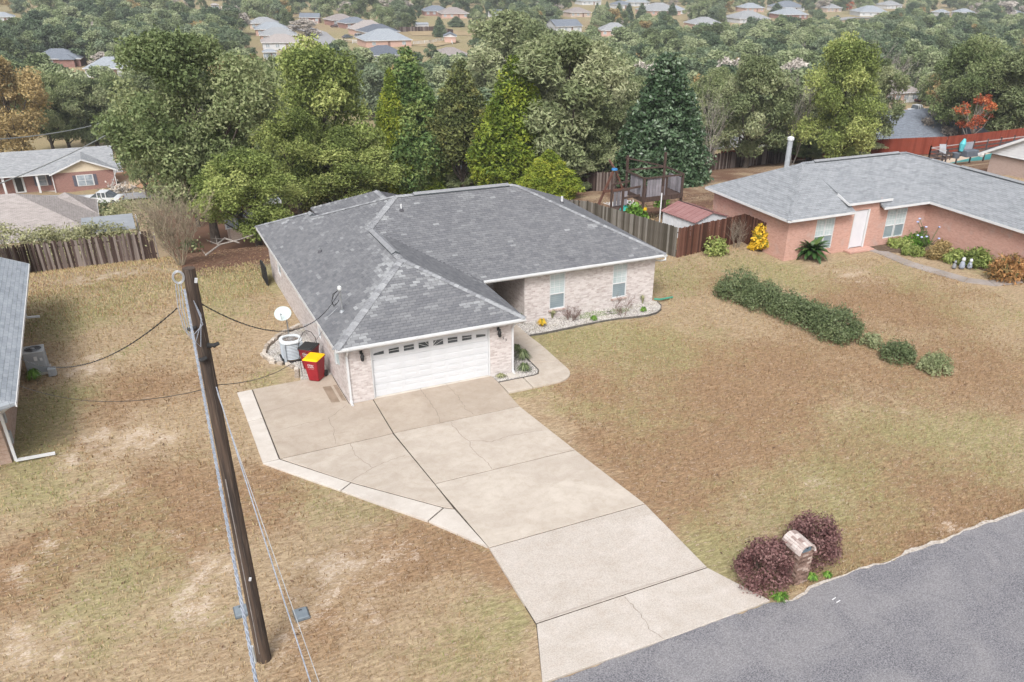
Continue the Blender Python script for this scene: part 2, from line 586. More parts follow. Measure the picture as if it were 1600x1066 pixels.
# ------------------------------------------------------------------ the street in front
m, t, b = nt('asphalt')
b.inputs['Roughness'].default_value = 0.9
g1 = noise_(t, 26, 5, 0.75)
g2 = noise_(t, 0.5, 5, 0.6, dist=0.8)
vor = t.nodes.new('ShaderNodeTexVoronoi')
vor.inputs['Scale'].default_value = 24
tc = t.nodes.new('ShaderNodeTexCoord')
t.links.new(tc.outputs['Object'], vor.inputs['Vector'])
base = mixc(t, ramp(t, g1, 0.38, 0.62), (0.065, 0.064, 0.074, 1), (0.25, 0.246, 0.265, 1))
base = mixc(t, ramp(t, g2, 0.42, 0.62), base, mixc(t, 0.3, base, (0.3, 0.29, 0.29, 1)))
spk = mixc(t, ramp(t, vor.outputs['Distance'], 0.16, 0.02), base, (0.42, 0.4, 0.39, 1))
t.links.new(spk, b.inputs['Base Color'])
bump(t, b, g1, 0.5, 0.01)
ASPHALT = m


def road_edge(x):
    return -15.98 + 0.1 * fbm(x, 0, 0.45, 5, 3.1) + 0.07 * fbm(x, 0, 3, 2, 1.1) - (0.12 if x > 7.5 and x < 8.7 else 0)


mb = MB()
xx = [-60 + 0.25 * k for k in range(int(140 / 0.25))]
for a, b_ in zip(xx, xx[1:]):
    ya, yb = road_edge(a), road_edge(b_)
    mb.face([(a, -23.5, 0.004), (b_, -23.5, 0.004), (b_, yb, 0.012), (a, ya, 0.012)])
    mb.face([(a, ya, 0.012), (b_, yb, 0.012), (b_, yb + 0.03, -0.05), (a, ya + 0.03, -0.05)])
tag(mb.build('road', ASPHALT), kind='structure')
GRIT = simple('pale_road_grit', (0.5, 0.46, 0.42, 1), (0.3, 0.26, 0.22, 1), 14, 0.95, 0.4)
mb = MB()
for k in range(130):
    x = 7.8 + k * 0.27
    w = (0.03 + 0.15 * max(0, fbm(x, 3, 1.6, 3, 4.4) + .25)) * (1 if x > 10.6 else .6)
    y0 = road_edge(x) - 0.02
    y1 = road_edge(x + .27) - 0.02
    w2 = (0.03 + 0.15 * max(0, fbm(x + .27, 3, 1.6, 3, 4.4) + .25)) * (1 if x > 10.6 else .6)
    mb.face([(x, y0, 0.018), (x + .27, y1, 0.018), (x + .27, y1 + w2, 0.026), (x, y0 + w, 0.026)])
    mb.face([(x, y0 + w, 0.026), (x + .27, y1 + w2, 0.026), (x + .27, y1 + w2 + .03, -0.04), (x, y0 + w + .03, -0.04)])
tag(mb.build('road_shoulder', GRIT), kind='structure')
mb = MB()
x0, y0 = (9.197, -16.648)
for k in range(2):
    mb.face([(x0 - .1 + k * .03, y0 - k * .14, 0.019), (x0 + .06 + k * .03, y0 + .03 - k * .14, 0.019), (x0 + .06 + k * .03, y0 + .06 - k * .14, 0.019), (x0 - .1 + k * .03, y0 + .035 - k * .14, 0.019)])
tag(mb.build('painted_tick_marks', simple('road_paint', (0.7, 0.7, 0.72, 1), None, 20)), kind='structure')

# ------------------------------------------------------------------ driveway slabs
def concrete(name, c1, c2, stain, agg=0.0):
    m, t, b = nt(name)
    b.inputs['Roughness'].default_value = 0.9
    b.inputs['Specular IOR Level'].default_value = 0.2
    n1 = noise_(t, 0.55, 6, 0.6, dist=1.0, stretch=(1, 1.5, 1))
    n2 = noise_(t, 26, 4, 0.7)
    n3 = noise_(t, 3.5, 6, 0.65, stretch=(1, 1, 1), dist=.5)
    col = mixc(t, ramp(t, n1, 0.36, 0.64), c1, c2)
    col = mixc(t, math_(t, 'MULTIPLY', ramp(t, n3, 0.45, 0.75), 0.45), col, stain)
    gcol = mixc(t, ramp(t, n2, 0.3, 0.7), (0.93 - agg, 0.93 - agg, 0.93 - agg, 1), (1.05 + agg, 1.05 + agg, 1.05 + agg, 1))
    col = mixc(t, 1.0, col, gcol, 'MULTIPLY')
    oi = t.nodes.new('ShaderNodeAttribute')
    oi.attribute_name = 'v'
    col = mixc(t, ramp(t, oi.outputs['Fac'], 0, 1), mixc(t, 1.0, col, (0.76, 0.71, 0.66, 1), 'MULTIPLY'), col)
    t.links.new(col, b.inputs['Base Color'])
    bump(t, b, n2, 0.25, 0.005)
    return m


SLAB = concrete('weathered_concrete', (0.49, 0.44, 0.385, 1), (0.41, 0.36, 0.31, 1), (0.33, 0.275, 0.215, 1))
SLABP = concrete('pale_newer_concrete', (0.55, 0.515, 0.475, 1), (0.48, 0.44, 0.4, 1), (0.42, 0.37, 0.32, 1))
AGG = concrete('exposed_aggregate_concrete', (0.48, 0.44, 0.405, 1), (0.42, 0.38, 0.34, 1), (0.38, 0.32, 0.27, 1), 0.16)
CRACK = simple('dirt_in_joint', (0.045, 0.036, 0.03, 1), (0.09, 0.075, 0.06, 1), 8, 0.95)


def chamfer_poly(poly, z0, z1, inset=0.018):
    cx = sum(p[0] for p in poly) / len(poly); cy = sum(p[1] for p in poly) / len(poly)
    n = len(poly)
    top = []
    area = sum(poly[i][0] * poly[(i + 1) % n][1] - poly[(i + 1) % n][0] * poly[i][1] for i in range(n))
    sg = 1 if area > 0 else -1
    for i in range(n):
        p, q, r = Vector(poly[i - 1]), Vector(poly[i]), Vector(poly[(i + 1) % n])
        e1, e2 = (q - p).normalized(), (r - q).normalized()
        n1 = Vector((-e1.y, e1.x)) * sg; n2 = Vector((-e2.y, e2.x)) * sg
        bis = (n1 + n2)
        k = inset / max(0.35, (1 + n1.dot(n2)) / 1.0)
        top.append(tuple(q + bis * k))
    return top


def slab(parent, poly, mat=SLAB, z=0.05, v=1.0, name='concrete_slab'):
    if sum(poly[i][0] * poly[(i + 1) % len(poly)][1] - poly[(i + 1) % len(poly)][0] * poly[i][1] for i in range(len(poly))) < 0:
        poly = poly[::-1]
    low = chamfer_poly(poly, 0, 0, 0.006)
    mb = MB()
    top = chamfer_poly(poly, 0, 0, 0.016)
    mb.prism(low, -0.15, z - 0.012, 0, v)
    n0 = len(mb.v)
    mb.f.pop(1); mb.m.pop(1); mb.val.pop(1)
    mb.add([(x, y, z - 0.012) for x, y in low] + [(x, y, z) for x, y in top], [tuple(range(len(poly), 2 * len(poly)))] + [(k, (k + 1) % len(poly), len(poly) + (k + 1) % len(poly), len(poly) + k) for k in range(len(poly))], 0, v)
    return mb.build(name, mat, parent)


drv = thing('driveway', None, None)
tag(drv, kind='structure')
mbj = MB()
mbj.prism([(-3.7, -2.93), (0.25, -8.3), (1.43, -10.45), (1.28, -14), (0.55, -15.9), (7.45, -15.9), (6.74, -14), (6.74, -10.5), (5.86, -2.85), (5.86, 0.1), (0.9, 0.1), (-0.05, 2.7), (-3.7, 2.7)], -0.1, 0.024)
mbj.build('joint_bed', CRACK, drv)
slab(drv, [(0.92, 0.0), (5.88, 0.0), (5.92, -0.6), (5.86, -2.84), (0.86, -2.84)], v=0.25)
slab(drv, [(0.86, -2.87), (5.86, -2.87), (6.3, -6.6), (1.1, -6.6)], v=0.85)
slab(drv, [(1.1, -6.63), (6.3, -6.63), (6.8, -10.5), (1.4, -10.5)], v=1.0)
slab(drv, [(1.4, -10.53), (6.8, -10.53), (6.75, -14.0), (1.28, -14.0)], mat=AGG, v=0.9)
slab(drv, [(1.28, -14.03), (6.75, -14.03), (7.5, -15.93), (4.5, -15.97), (0.53, -15.93)], mat=AGG, v=1.0, z=0.045)
slab(drv, [(-3.14, 2.72), (-0.02, 2.78), (-0.02, -0.02), (0.9, -0.02), (0.83, -2.86), (-3.18, -2.93)], v=0.35)
slab(drv, [(-3.16, -2.97), (0.82, -2.9), (1.08, -6.64), (1.16, -8.2), (0.9, -8.01), (-1.375, -5.375)], v=0.75)
slab(drv, [(-3.74, 2.68), (-3.17, 2.71), (-3.19, 0.2), (-3.74, 0.18)], mat=SLABP)
slab(drv, [(-3.74, 0.15), (-3.19, 0.17), (-3.21, -2.95), (-3.76, -2.95)], mat=SLABP, v=.8)
slab(drv, [(-3.76, -2.98), (-3.2, -2.99), (-1.39, -5.40), (-1.81, -5.72)], mat=SLABP)
slab(drv, [(-1.38, -5.43), (0.86, -8.02), (0.2, -8.47), (-1.79, -5.75)], mat=SLABP, v=.9)
slab(drv, [(0.88, -8.05), (1.17, -8.25), (1.38, -10.45), (0.22, -8.5)], mat=SLABP, v=.85)

# cracks: narrow dirty grooves, built as slightly proud hairline ribbons of dirt
def crack(parent, pts, w=0.018, z=0.0535, seed=1):
    r = random.Random(seed)
    P = []
    for (a, b_) in zip(pts, pts[1:]):
        a, b_ = Vector(a), Vector(b_)
        L = (b_ - a).length
        n = max(2, int(L / 0.12))
        nrm = Vector((-(b_ - a).y, (b_ - a).x)).normalized()
        for i in range(n):
            P.append(a.lerp(b_, i / n) + nrm * r.uniform(-.035, .035))
    P.append(Vector(pts[-1]))
    mb = MB()
    for i in range(len(P) - 1):
        d = (P[i + 1] - P[i]); nrm = Vector((-d.y, d.x)).normalized()
        w0 = w * r.uniform(.35, 1); w1 = w * r.uniform(.35, 1)
        mb.face([(*(P[i] - nrm * w0 / 2), z), (*(P[i + 1] - nrm * w1 / 2), z), (*(P[i + 1] + nrm * w1 / 2), z), (*(P[i] + nrm * w0 / 2), z)])
    return mb.build('crack', CRACK2, parent)


CRACK2 = simple('crack_dirt', (0.22, 0.18, 0.15, 1), (0.15, 0.12, 0.1, 1), 8, 0.95)
for k, L in enumerate([
    [(2.854, 0.22), (2.836, -1.139), (2.76, -2.227), (2.631, -2.867)],
    [(3.896, 0.188), (3.993, -1.074), (3.885, -2.18), (3.984, -2.724)],
    [(2.987, -2.922), (3.009, -4.118), (3.148, -4.578), (2.977, -4.889), (3.145, -5.905), (3.147, -6.582)],
    [(3.181, -4.495), (3.834, -4.89), (4.685, -4.778), (5.863, -4.904)],
    [(-0.115, -0.099), (-0.994, -0.804), (-1.041, -1.674), (-1.244, -2.776)],
    [(-1.006, -0.852), (-2.04, -0.86), (-3.031, -1.027)],
    [(-3.031, 0.601), (-2.163, 0.821), (-1.167, 0.945)],
    [(-0.744, -2.955), (-0.784, -3.789), (-0.474, -4.836)],
    [(0.777, -4.502), (-0.048, -4.674), (-0.474, -4.836), (-1.35, -5.339)],
    [(3.925, -14.112), (3.952, -14.611), (3.94, -15.157), (3.88, -15.477), (4.03, -16.016)],
]):
    crack(drv, L, seed=k)
# tyre and oil stains: flat marks in the concrete (one blotch object each)
STAIN = simple('brown_wet_stain', (0.2, 0.15, 0.11, 1), (0.27, 0.21, 0.16, 1), 3, 0.8)


def blob(name, cx, cy, rx, ry, z, mat, rot=0, parent=None, n=26, jag=.2, seed=1):
    r = random.Random(seed)
    pts = []
    for k in range(n):
        a = 2 * math.pi * k / n
        q = 1 + r.uniform(-jag, jag)
        x, y = rx * q * math.cos(a), ry * q * math.sin(a)
        pts.append((cx + x * math.cos(rot) - y * math.sin(rot), cy + x * math.sin(rot) + y * math.cos(rot), z))
    mb = MB()
    mb.face(pts)
    return mb.build(name, mat, parent)


mb = MB()
for x0_, x1_, v in ((-0.62, -0.3, 0), (-0.3, -0.2, 1), (-0.2, -0.06, 0)):
    mb.face([(x0_, 0.35, 0.0535), (x1_, 0.25, 0.0535), (x1_, 1.75, 0.0535), (x0_, 1.8, 0.0535)]) if not v else None
mb.build('stain', STAIN, drv)

# dark grime along the lowest joint
mb = MB()
for k in range(40):
    x = 1.3 + k * 0.136
    gw = lambda q: 0.03 + 0.05 * abs(fbm(q, 1, 1.6, 3, 6)) + 0.05 * math.exp(-((q - 3.5) / 1.6) ** 2)
    w, wb = gw(x), gw(x + .136)
    mb.face([(x, -14.0 + .012, 0.0535), (x + .136, -14.0 + .012, 0.0535), (x + .136, -13.99 + wb, 0.0535), (x, -13.99 + w, 0.0535)])
mb.build('grime', simple('grime', (0.33, 0.29, 0.26, 1), (0.38, 0.34, 0.3, 1), 5, 0.95), drv)

# ------------------------------------------------------------------ walkway round to the porch
walk = thing('walkway', None, None)
tag(walk, kind='structure')
arc = []
for k in range(9):
    a = math.radians(-90 + 12 * k)
    arc.append((8.15 + 0.95 * math.cos(a) * 1.0, -0.6 + 1.0 * math.sin(a)))
slab(walk, [(5.93, -1.62), (7.0, -1.62), (7.0, -0.68), (5.93, -0.68)], v=.7)
slab(walk, [(7.03, -1.62)] + arc + [(9.1, 0.05), (7.95, 0.55), (7.93, -0.25), (7.75, -0.6), (7.5, -0.68), (7.03, -0.68)], v=.8)
slab(walk, [(9.1, 0.09), (9.12, 1.9), (8.0, 1.9), (7.95, 0.59)], v=.75)
slab(walk, [(9.12, 1.93), (9.05, 3.0), (9.05, 4.55), (7.35, 4.55), (7.35, 3.4), (8.0, 3.0), (8.0, 1.93)], v=.7)
slab(walk, [(7.35, 4.58), (9.4, 4.58), (9.4, 8.4), (6.95, 8.4), (6.95, 4.7)], v=.4, z=.1)

# ------------------------------------------------------------------ gravel beds
def gravelmat(name, c1, c2, c3, sc=30):
    m, t, b = nt(name)
    b.inputs['Roughness'].default_value = 0.95
    v_ = t.nodes.new('ShaderNodeTexVoronoi')
    v_.inputs['Scale'].default_value = sc
    tc = t.nodes.new('ShaderNodeTexCoord')
    t.links.new(tc.outputs['Object'], v_.inputs['Vector'])
    s_ = t.nodes.new('ShaderNodeSeparateColor')
    t.links.new(v_.outputs['Color'], s_.inputs[0])
    col = mixc(t, ramp(t, s_.outputs[0], 0.1, 0.9), c1, c2)
    nn = noise_(t, 2.0, 5)
    col = mixc(t, ramp(t, nn, 0.5, 0.68), col, mixc(t, .6, col, c3))
    t.links.new(col, b.inputs['Base Color'])
    bump(t, b, v_.outputs['Distance'], 0.8, 0.03)
    return m


GRAVEL = gravelmat('pale_gravel', (0.25, 0.235, 0.22, 1), (0.62, 0.59, 0.56, 1), (0.28, 0.25, 0.16, 1))
STONEV = attr_mix('gravel_stone', [(0, (0.2, 0.185, 0.17, 1)), (0.5, (0.42, 0.39, 0.36, 1)), (1, (0.68, 0.65, 0.62, 1))], 0.9)


def inside(x, y, poly):
    c_ = False
    for i in range(len(poly)):
        (x1, y1), (x2, y2) = poly[i - 1], poly[i]
        if (y1 > y) != (y2 > y) and x < (x2 - x1) * (y - y1) / (y2 - y1) + x1: c_ = not c_
    return c_


def bed(poly, n, seed, zt=0.03, name='gravel_bed'):
    r = random.Random(seed)
    mb = MB()
    mb.prism(poly, -0.1, zt)
    x0, x1 = min(p[0] for p in poly), max(p[0] for p in poly)
    y0, y1 = min(p[1] for p in poly), max(p[1] for p in poly)
    o = mb.build(name, GRAVEL)
    tag(o, kind='structure')
    mb = MB()
    k = 0
    while k < n:
        x, y = r.uniform(x0, x1), r.uniform(y0, y1)
        if not inside(x, y, poly): continue
        k += 1
        s_ = r.uniform(.015, .035)
        a = r.uniform(0, 6.28)
        pts = [(x + s_ * math.cos(a + q), y + s_ * math.sin(a + q) * r.uniform(.6, 1), zt + r.uniform(-.005, .01)) for q in (0, 1.6, 3.1, 4.7)]
        top = (x + r.uniform(-.01, .01), y + r.uniform(-.01, .01), zt + s_ * .9)
        v = r.random()
        mb.add(pts + [top], [(0, 1, 4), (1, 2, 4), (2, 3, 4), (3, 0, 4)], 0, v)
    tag(mb.build('gravel', STONEV), 'loose pale gravel covering a planting bed beside the house', 'gravel', kind='stuff')
    return o


BEDF = [(9.02, 4.6), (9.08, 3.15), (9.7, 3.12), (10.3, 3.15), (11.2, 3.2), (12.0, 3.25), (13.0, 3.28), (13.8, 3.25), (14.6, 3.12), (15.3, 3.05), (15.9, 3.15), (16.35, 3.45), (16.65, 3.9), (16.72, 4.4), (16.6, 4.66), (9.4, 4.62)]
bed(BEDF, 5200, 3)
BEDG = [(5.93, -0.66), (7.48, -0.66), (7.72, -0.58), (7.9, -0.25), (7.92, 0.55), (7.98, 2.9), (7.3, 3.3), (6.87, 3.3), (6.87, -0.02), (5.93, -0.02)]
bed(BEDG, 1900, 4)
BEDA = [(-0.02, 8.15), (-0.6, 7.85), (-1.2, 7.35), (-1.75, 6.6), (-2.05, 5.85), (-1.8, 5.05), (-1.3, 4.6), (-1.05, 3.9), (-1.25, 2.9), (-1.0, 2.82), (-0.02, 2.8)]
bed(BEDA, 1900, 5)
# steel edging strips of the front beds
EDG = simple('dark_edging', (0.07, 0.065, 0.06, 1), (0.13, 0.12, 0.11, 1), 6, 0.8)
for pl, lab in ((BEDF[1:14], 'dark curved edging round the long gravel bed under the two front windows'), (BEDG[0:6], 'dark edging strip round the small gravel bed right of the garage')):
    mb = MB()
    for a, b_ in zip(pl, pl[1:]):
        mb.beam((*a, 0.025), (*b_, 0.025), 0.035, 0.09)
    tag(mb.build('bed_edging', EDG), lab, 'edging')


# ------------------------------------------------------------------ short dormant grass standing on the lot
def grass_sheet():
    rs = np.random.RandomState(5)
    Q, V = [], []
    blocks = [(-3.9, -15.9, 7.6, 2.9), (-0.1, -.5, 17.1, 16.6), (-22, -2.0, -11.2, 15)]
    n = 150000
    # denser near the drone
    X = rs.uniform(-16, 34, n); Y = -15.9 + (rs.rand(n) ** 1.5) * 36
    for x, y in zip(X, Y):
        if -3.9 < x < 7.6:
            if y < -10.5: 
                if x > .45: continue
            elif y < 2.75:
                if x > (-3.9 if y > -2.95 else -3.9 + (-2.95 - y) * .72): 
                    if x < 7.1: continue
        if -0.4 < x < 17 and 0 < y < 19: 
            if y > 2.9 or x < 9.3: continue
        if -2.3 < x < 0 and 2.7 < y < 8.4: continue
        if 5.5 < x < 9.2 and -1.7 < y < 4.6: continue
        if x < -11.3 and y > .5: continue
        if x > 26.5 and y > 5.5: continue
        g, b_, s_, l_ = patch(x, y)
        if s_ > .35 and rs.rand() < .8: continue
        h = rs.uniform(.02, .055) * (1.3 if y < -8 else 1.5)
        a = rs.uniform(0, 6.283); w = rs.uniform(.006, .014) * (1 + (y + 16) * .04)
        dx, dy = math.cos(a), math.sin(a)
        lx, ly = rs.uniform(-.04, .04, 2)
        z = -.02 + tz(x, y)
        Q.append([(x - dx * w, y - dy * w, z), (x + dx * w, y + dy * w, z), (x + lx + dx * w * .4, y + ly + dy * w * .4, z + h + .02), (x + lx - dx * w * .4, y + ly - dy * w * .4, z + h + .02)])
        base = .5 + .35 * (g > .45) * rs.rand() - .42 * (b_ > .4) * rs.rand()
        V.append(min(1, max(0, base + rs.uniform(-.2, .2))))
    for k in range(16000):
        x, y = rs.uniform(-16, 1), rs.uniform(13, 29)
        if x > -.5 and y < 19: continue
        g, b_, s_, l_ = patch(x, y)
        if s_ > .3 or l_ > .5: continue
        h = rs.uniform(.04, .1); a = rs.uniform(0, 6.283); w = rs.uniform(.015, .03)
        dx, dy = math.cos(a), math.sin(a)
        z = tz(x, y) - .02
        Q.append([(x - dx * w, y - dy * w, z), (x + dx * w, y + dy * w, z), (x + dx * w * .4, y + dy * w * .4 + .03, z + h + .02), (x - dx * w * .4, y - dy * w * .4 + .03, z + h + .02)])
        V.append(min(1, max(0, rs.uniform(.1, .85))))
    Q = np.array(Q)
    return quads('lawn_grass', Q, V, attr_mix('dormant_grass', [(0, (0.19, 0.11, 0.058, 1)), (.4, (0.33, 0.23, 0.13, 1)), (.62, (0.43, 0.34, 0.21, 1)), (.8, (0.28, 0.27, 0.11, 1)), (1, (0.19, 0.23, 0.08, 1))], .9, .1, 4, .1))


tag(mk('lawn_grass', grass_sheet()), 'short dormant tan and olive grass over the lawns', 'grass', kind='stuff')

# ================================================================== THE HOUSE WITH THE GARAGE
HE, SL = 2.53, 0.46
BRICKP = brickmat('pale_brick', (0.58, 0.53, 0.515, 1), (0.35, 0.285, 0.27, 1), (0.6, 0.57, 0.56, 1), (0.48, 0.46, 0.45, 1), blot=0.25, blotc=(0.6, 0.55, 0.52, 1))
SHING = attr_mix('asphalt_shingle', [(0, (0.13, 0.134, 0.148, 1)), (0.45, (0.178, 0.182, 0.194, 1)), (0.72, (0.22, 0.226, 0.237, 1)), (1, (0.33, 0.341, 0.352, 1))], 0.9, 0.22, 6.0, 0.15, 0.3)
SHBASE = simple('roof_underlay', (0.07, 0.07, 0.08, 1), (0.1, 0.1, 0.11, 1), 4, 0.95)
CAPM = attr_mix('ridge_cap', [(0, (0.2, 0.205, 0.22, 1)), (1, (0.33, 0.34, 0.355, 1))], 0.9, 0.2, 5.0, 0.15)
CAPD = simple('ridge_vent_side', (0.05, 0.06, 0.065, 1), (0.08, 0.09, 0.1, 1), 4, 0.9)

house = thing('brick_house', 'pale brick house with weathered grey hipped roof and white garage door, heading the driveway', 'house', (0, 0, 0))


def wallbox(name, parent, x0, y0, x1, y1, z0, z1, mat):
    mb = MB()
    mb.box(x0, y0, z0, x1, y1, z1)
    return mb.build(name, mat, parent)


def wall_with_hole(mb, axis_, fixed, thick, a0, a1, z0, z1, holes):
    """solid wall along axis 'x' or 'y' with rectangular openings (a,b,zb,zt)"""
    def put(p, q, zb, zt):
        if q - p < 1e-4 or zt - zb < 1e-4: return
        if axis_ == 'x': mb.box(p, fixed, zb, q, fixed + thick, zt)
        else: mb.box(fixed, p, zb, fixed + thick, q, zt)
    cur = a0
    for (p, q, zb, zt) in sorted(holes):
        put(cur, p, z0, z1)
        put(p, q, z0, zb)
        put(p, q, zt, z1)
        cur = q
    put(cur, a1, z0, z1)


# garage wing: west wall runs the whole depth
ZT = 2.5
mb = MB(); wall_with_hole(mb, 'x', 0.0, 0.2, 0.0, 6.87, -0.1, ZT, [(0.97, 5.85, -0.1, 2.17)])
mb.build('garage_front_wall', BRICKP, house)
mb = MB(); wall_with_hole(mb, 'y', 0.0, 0.2, 0.203, 15.6, -0.4, ZT, [(4.2, 4.75, 0.95, 2.1), (12.6, 13.5, 0.9, 2.15), (8.0, 8.45, 1.4, 2.1)])
mb.build('west_wall', BRICKP, house)
mb = MB(); wall_with_hole(mb, 'y', 6.67, 0.2, 0.203, 8.4, -0.1, ZT, [])
mb.build('garage_east_wall', BRICKP, house)
mb = MB(); wall_with_hole(mb, 'x', 8.4, 0.2, 6.873, 9.497, -0.1, ZT, [(7.3, 8.25, 0.1, 2.2)])
mb.build('porch_back_wall', BRICKP, house)
mb = MB(); wall_with_hole(mb, 'y', 9.5, 0.2, 4.82, 8.6, -0.1, ZT, [])
mb.build('porch_side_wall', BRICKP, house)
W1 = (10.8, 11.62, 0.45, 2.2); W2 = (14.2, 15.0, 0.5, 2.2)
mb = MB(); wall_with_hole(mb, 'x', 4.62, 0.2, 9.5, 16.57, -0.1, ZT, [W1, W2])
mb.build('front_wall', BRICKP, house)
mb = MB(); wall_with_hole(mb, 'y', 16.37, 0.2, 4.822, 15.0, -0.4, ZT, [])
mb.build('east_wall', BRICKP, house)
mb = MB(); wall_with_hole(mb, 'x', 15.35, 0.2, 0.203, 16.57, -0.6, ZT, [])
mb.build('rear_wall', BRICKP, house)

# roof planes -------------------------------------------------------
def rz(h): return HE + SL * h
A, B_, E_, D_ = (-.37, -.37, HE), (7.24, -.37, HE), (7.24, 4.25, HE), (16.94, 4.25, HE)
P_ = (3.435, 3.435, rz(3.805)); Q_ = (3.435, 8.055, rz(3.805))
M_ = 11.2
RP = (-.37 + M_ / 2, 4.25 + M_ / 2, rz(M_ / 2)); SP = (16.94 - M_ / 2, 4.25 + M_ / 2, rz(M_ / 2))
F_ = (16.94, 4.25 + M_, HE)
yC = 16.25; h2 = 2.35
C_ = (-.37, yC, HE); T1 = (-.37 + h2, yC - h2, rz(h2)); Q2 = (-.37 + h2, RP[1] + (M_ / 2 - h2), rz(h2))
C2 = (-.37 + 2 * h2, yC, HE); E2 = (-.37 + 2 * h2, 4.25 + M_, HE)
yN = 4.25 + M_
# second rear wing, further east (seen only over the hip)
wE = 2.95; hh = 2.98; yE = 18.7
T3 = (wE + hh, yE - hh, rz(hh))
R3 = (wE + hh, yN - hh, rz(hh))
planes = {
    'west_roof_slope': [A, P_, Q_, RP, Q2, T1, C_][::-1],
    'garage_roof_hip': [A, B_, P_],
    'garage_east_roof_slope': [B_, E_, Q_, P_],
    'front_roof_slope': [E_, D_, SP, RP, Q_],
    'east_roof_slope': [D_, F_, SP],
    'rear_roof_slope': [E2, Q2, RP, SP, F_],
    'rear_wing_hip': [C_, T1, C2],
    'rear_wing_slope': [C2, T1, Q2, E2],
    'second_wing_west_slope': [(wE, yN, HE), R3, T3, (wE, yE, HE)],
    'second_wing_hip': [(wE, yE, HE), T3, (wE + 2 * hh, yE, HE)],
    'second_wing_east_slope': [(wE + 2 * hh, yN, HE), (wE + 2 * hh, yE, HE), T3, R3],
}
CAMP = Vector((-6.12, -29.24, 15.67))
cand = []
for name, poly in planes.items():
    pts = [Vector(p) for p in poly]
    nrm = (pts[1] - pts[0]).cross(pts[2] - pts[0])
    if nrm.z < 0:
        pts = pts[::-1]
        nrm = -nrm
    nrm.normalize()
    mb = MB()
    k = len(pts)
    low = [p - Vector((0, 0, 0.1)) for p in pts]
    mb.add(pts + low, [tuple(range(k)), tuple(reversed(range(k, 2 * k)))] + [(i, k + i, k + (i + 1) % k, (i + 1) % k) for i in range(k)])
    rp = mb.build(name, SHBASE, house)
    visible = (CAMP - pts[0]).dot(nrm) > 0
    if not visible or name in ('rear_wing_slope', 'second_wing_east_slope', 'second_wing_hip'):
        continue
    # shingle tabs
    hz = Vector((nrm.x, nrm.y, 0)).normalized()
    u = Vector((-hz.y, hz.x, 0))
    up = u.cross(nrm) * -1
    if up.z < 0: up = -up
    o = min(pts, key=lambda p: p.z)
    loc2 = [((p - o).dot(u), (p - o).dot(up)) for p in pts]
    a0, a1 = min(q[0] for q in loc2), max(q[0] for q in loc2)
    b1 = max(q[1] for q in loc2)
    ex, tw = 0.143, 0.305
    rows = int(b1 / ex) + 1
    for r in range(rows):
        bb = r * ex
        off = (r % 2) * tw / 2 + (r % 3) * 0.02
        n_t = int((a1 - a0) / tw) + 2
        for k_ in range(n_t):
            s0 = a0 + (k_ - 1) * tw + off
            cs = s0 + tw / 2
            # clip the tab to the plane
            ymid = bb + ex / 2
            xsn = []
            for i in range(len(loc2)):
                (x1, y1), (x2, y2) = loc2[i - 1], loc2[i]
                if (y1 > ymid) != (y2 > ymid): xsn.append(x1 + (ymid - y1) / (y2 - y1) * (x2 - x1))
            xsn.sort()
            if len(xsn) < 2: continue
            lo, hi = xsn[0], xsn[-1]
            l, q = max(s0, lo), min(s0 + tw, hi)
            if q - l < 0.04: continue
            w = o + u * ((l + q) / 2) + up * ymid
            # pale weathered tabs gather towards hips and ridges
            dl = 9
            for i in range(len(pts)):
                p1, p2 = pts[i - 1], pts[i]
                if abs(p1.z - HE) < 1e-3 and abs(p2.z - HE) < 1e-3: continue
                e = (p2 - p1); tt = max(0, min(1, (w - p1).dot(e) / e.length_squared))
                dl = min(dl, (w - (p1 + e * tt)).length)
            nz = fbm(w.x * 1.0, w.y + w.z, 1.1, 4, 3.3) + 0.25 * fbm(w.x, w.y, 3.2, 2, 7.7)
            pale = 0
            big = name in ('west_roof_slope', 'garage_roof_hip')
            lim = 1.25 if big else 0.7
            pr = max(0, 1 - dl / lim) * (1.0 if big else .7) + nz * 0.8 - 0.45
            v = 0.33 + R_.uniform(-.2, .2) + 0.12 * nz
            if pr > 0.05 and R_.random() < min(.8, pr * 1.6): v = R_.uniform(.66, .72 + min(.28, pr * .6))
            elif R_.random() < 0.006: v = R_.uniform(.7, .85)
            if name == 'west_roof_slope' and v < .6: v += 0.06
            cand.append((w, name, u, up, nrm, l - (l + q) / 2, q - (l + q) / 2, v, R_.uniform(-.006, .006)))


def tab_geo(w, u, up, nrm, l, q, jig, e=0.143):
    """one tab: a thin wedge, thick at its lower butt, tucked under the row above"""
    g = 0.006
    b0, b1 = -e / 2 + jig, e / 2 + 0.01
    t0, t1 = 0.013, 0.003
    P = lambda a, b, h: w + u * a + up * b + nrm * h
    vs = [P(l + g, b0, 0.001), P(q - g, b0, 0.001), P(l + g, b0, t0), P(q - g, b0, t0), P(l + g, b1, t1), P(q - g, b1, t1)]
    return vs, [(0, 1, 3, 2), (2, 3, 5, 4), (0, 2, 4), (1, 5, 3)]


def fixn(vs, fs, nrm):
    a = (vs[3] - vs[2]).cross(vs[5] - vs[2])
    return fs if a.dot(nrm) > 0 else [tuple(reversed(f)) for f in fs]


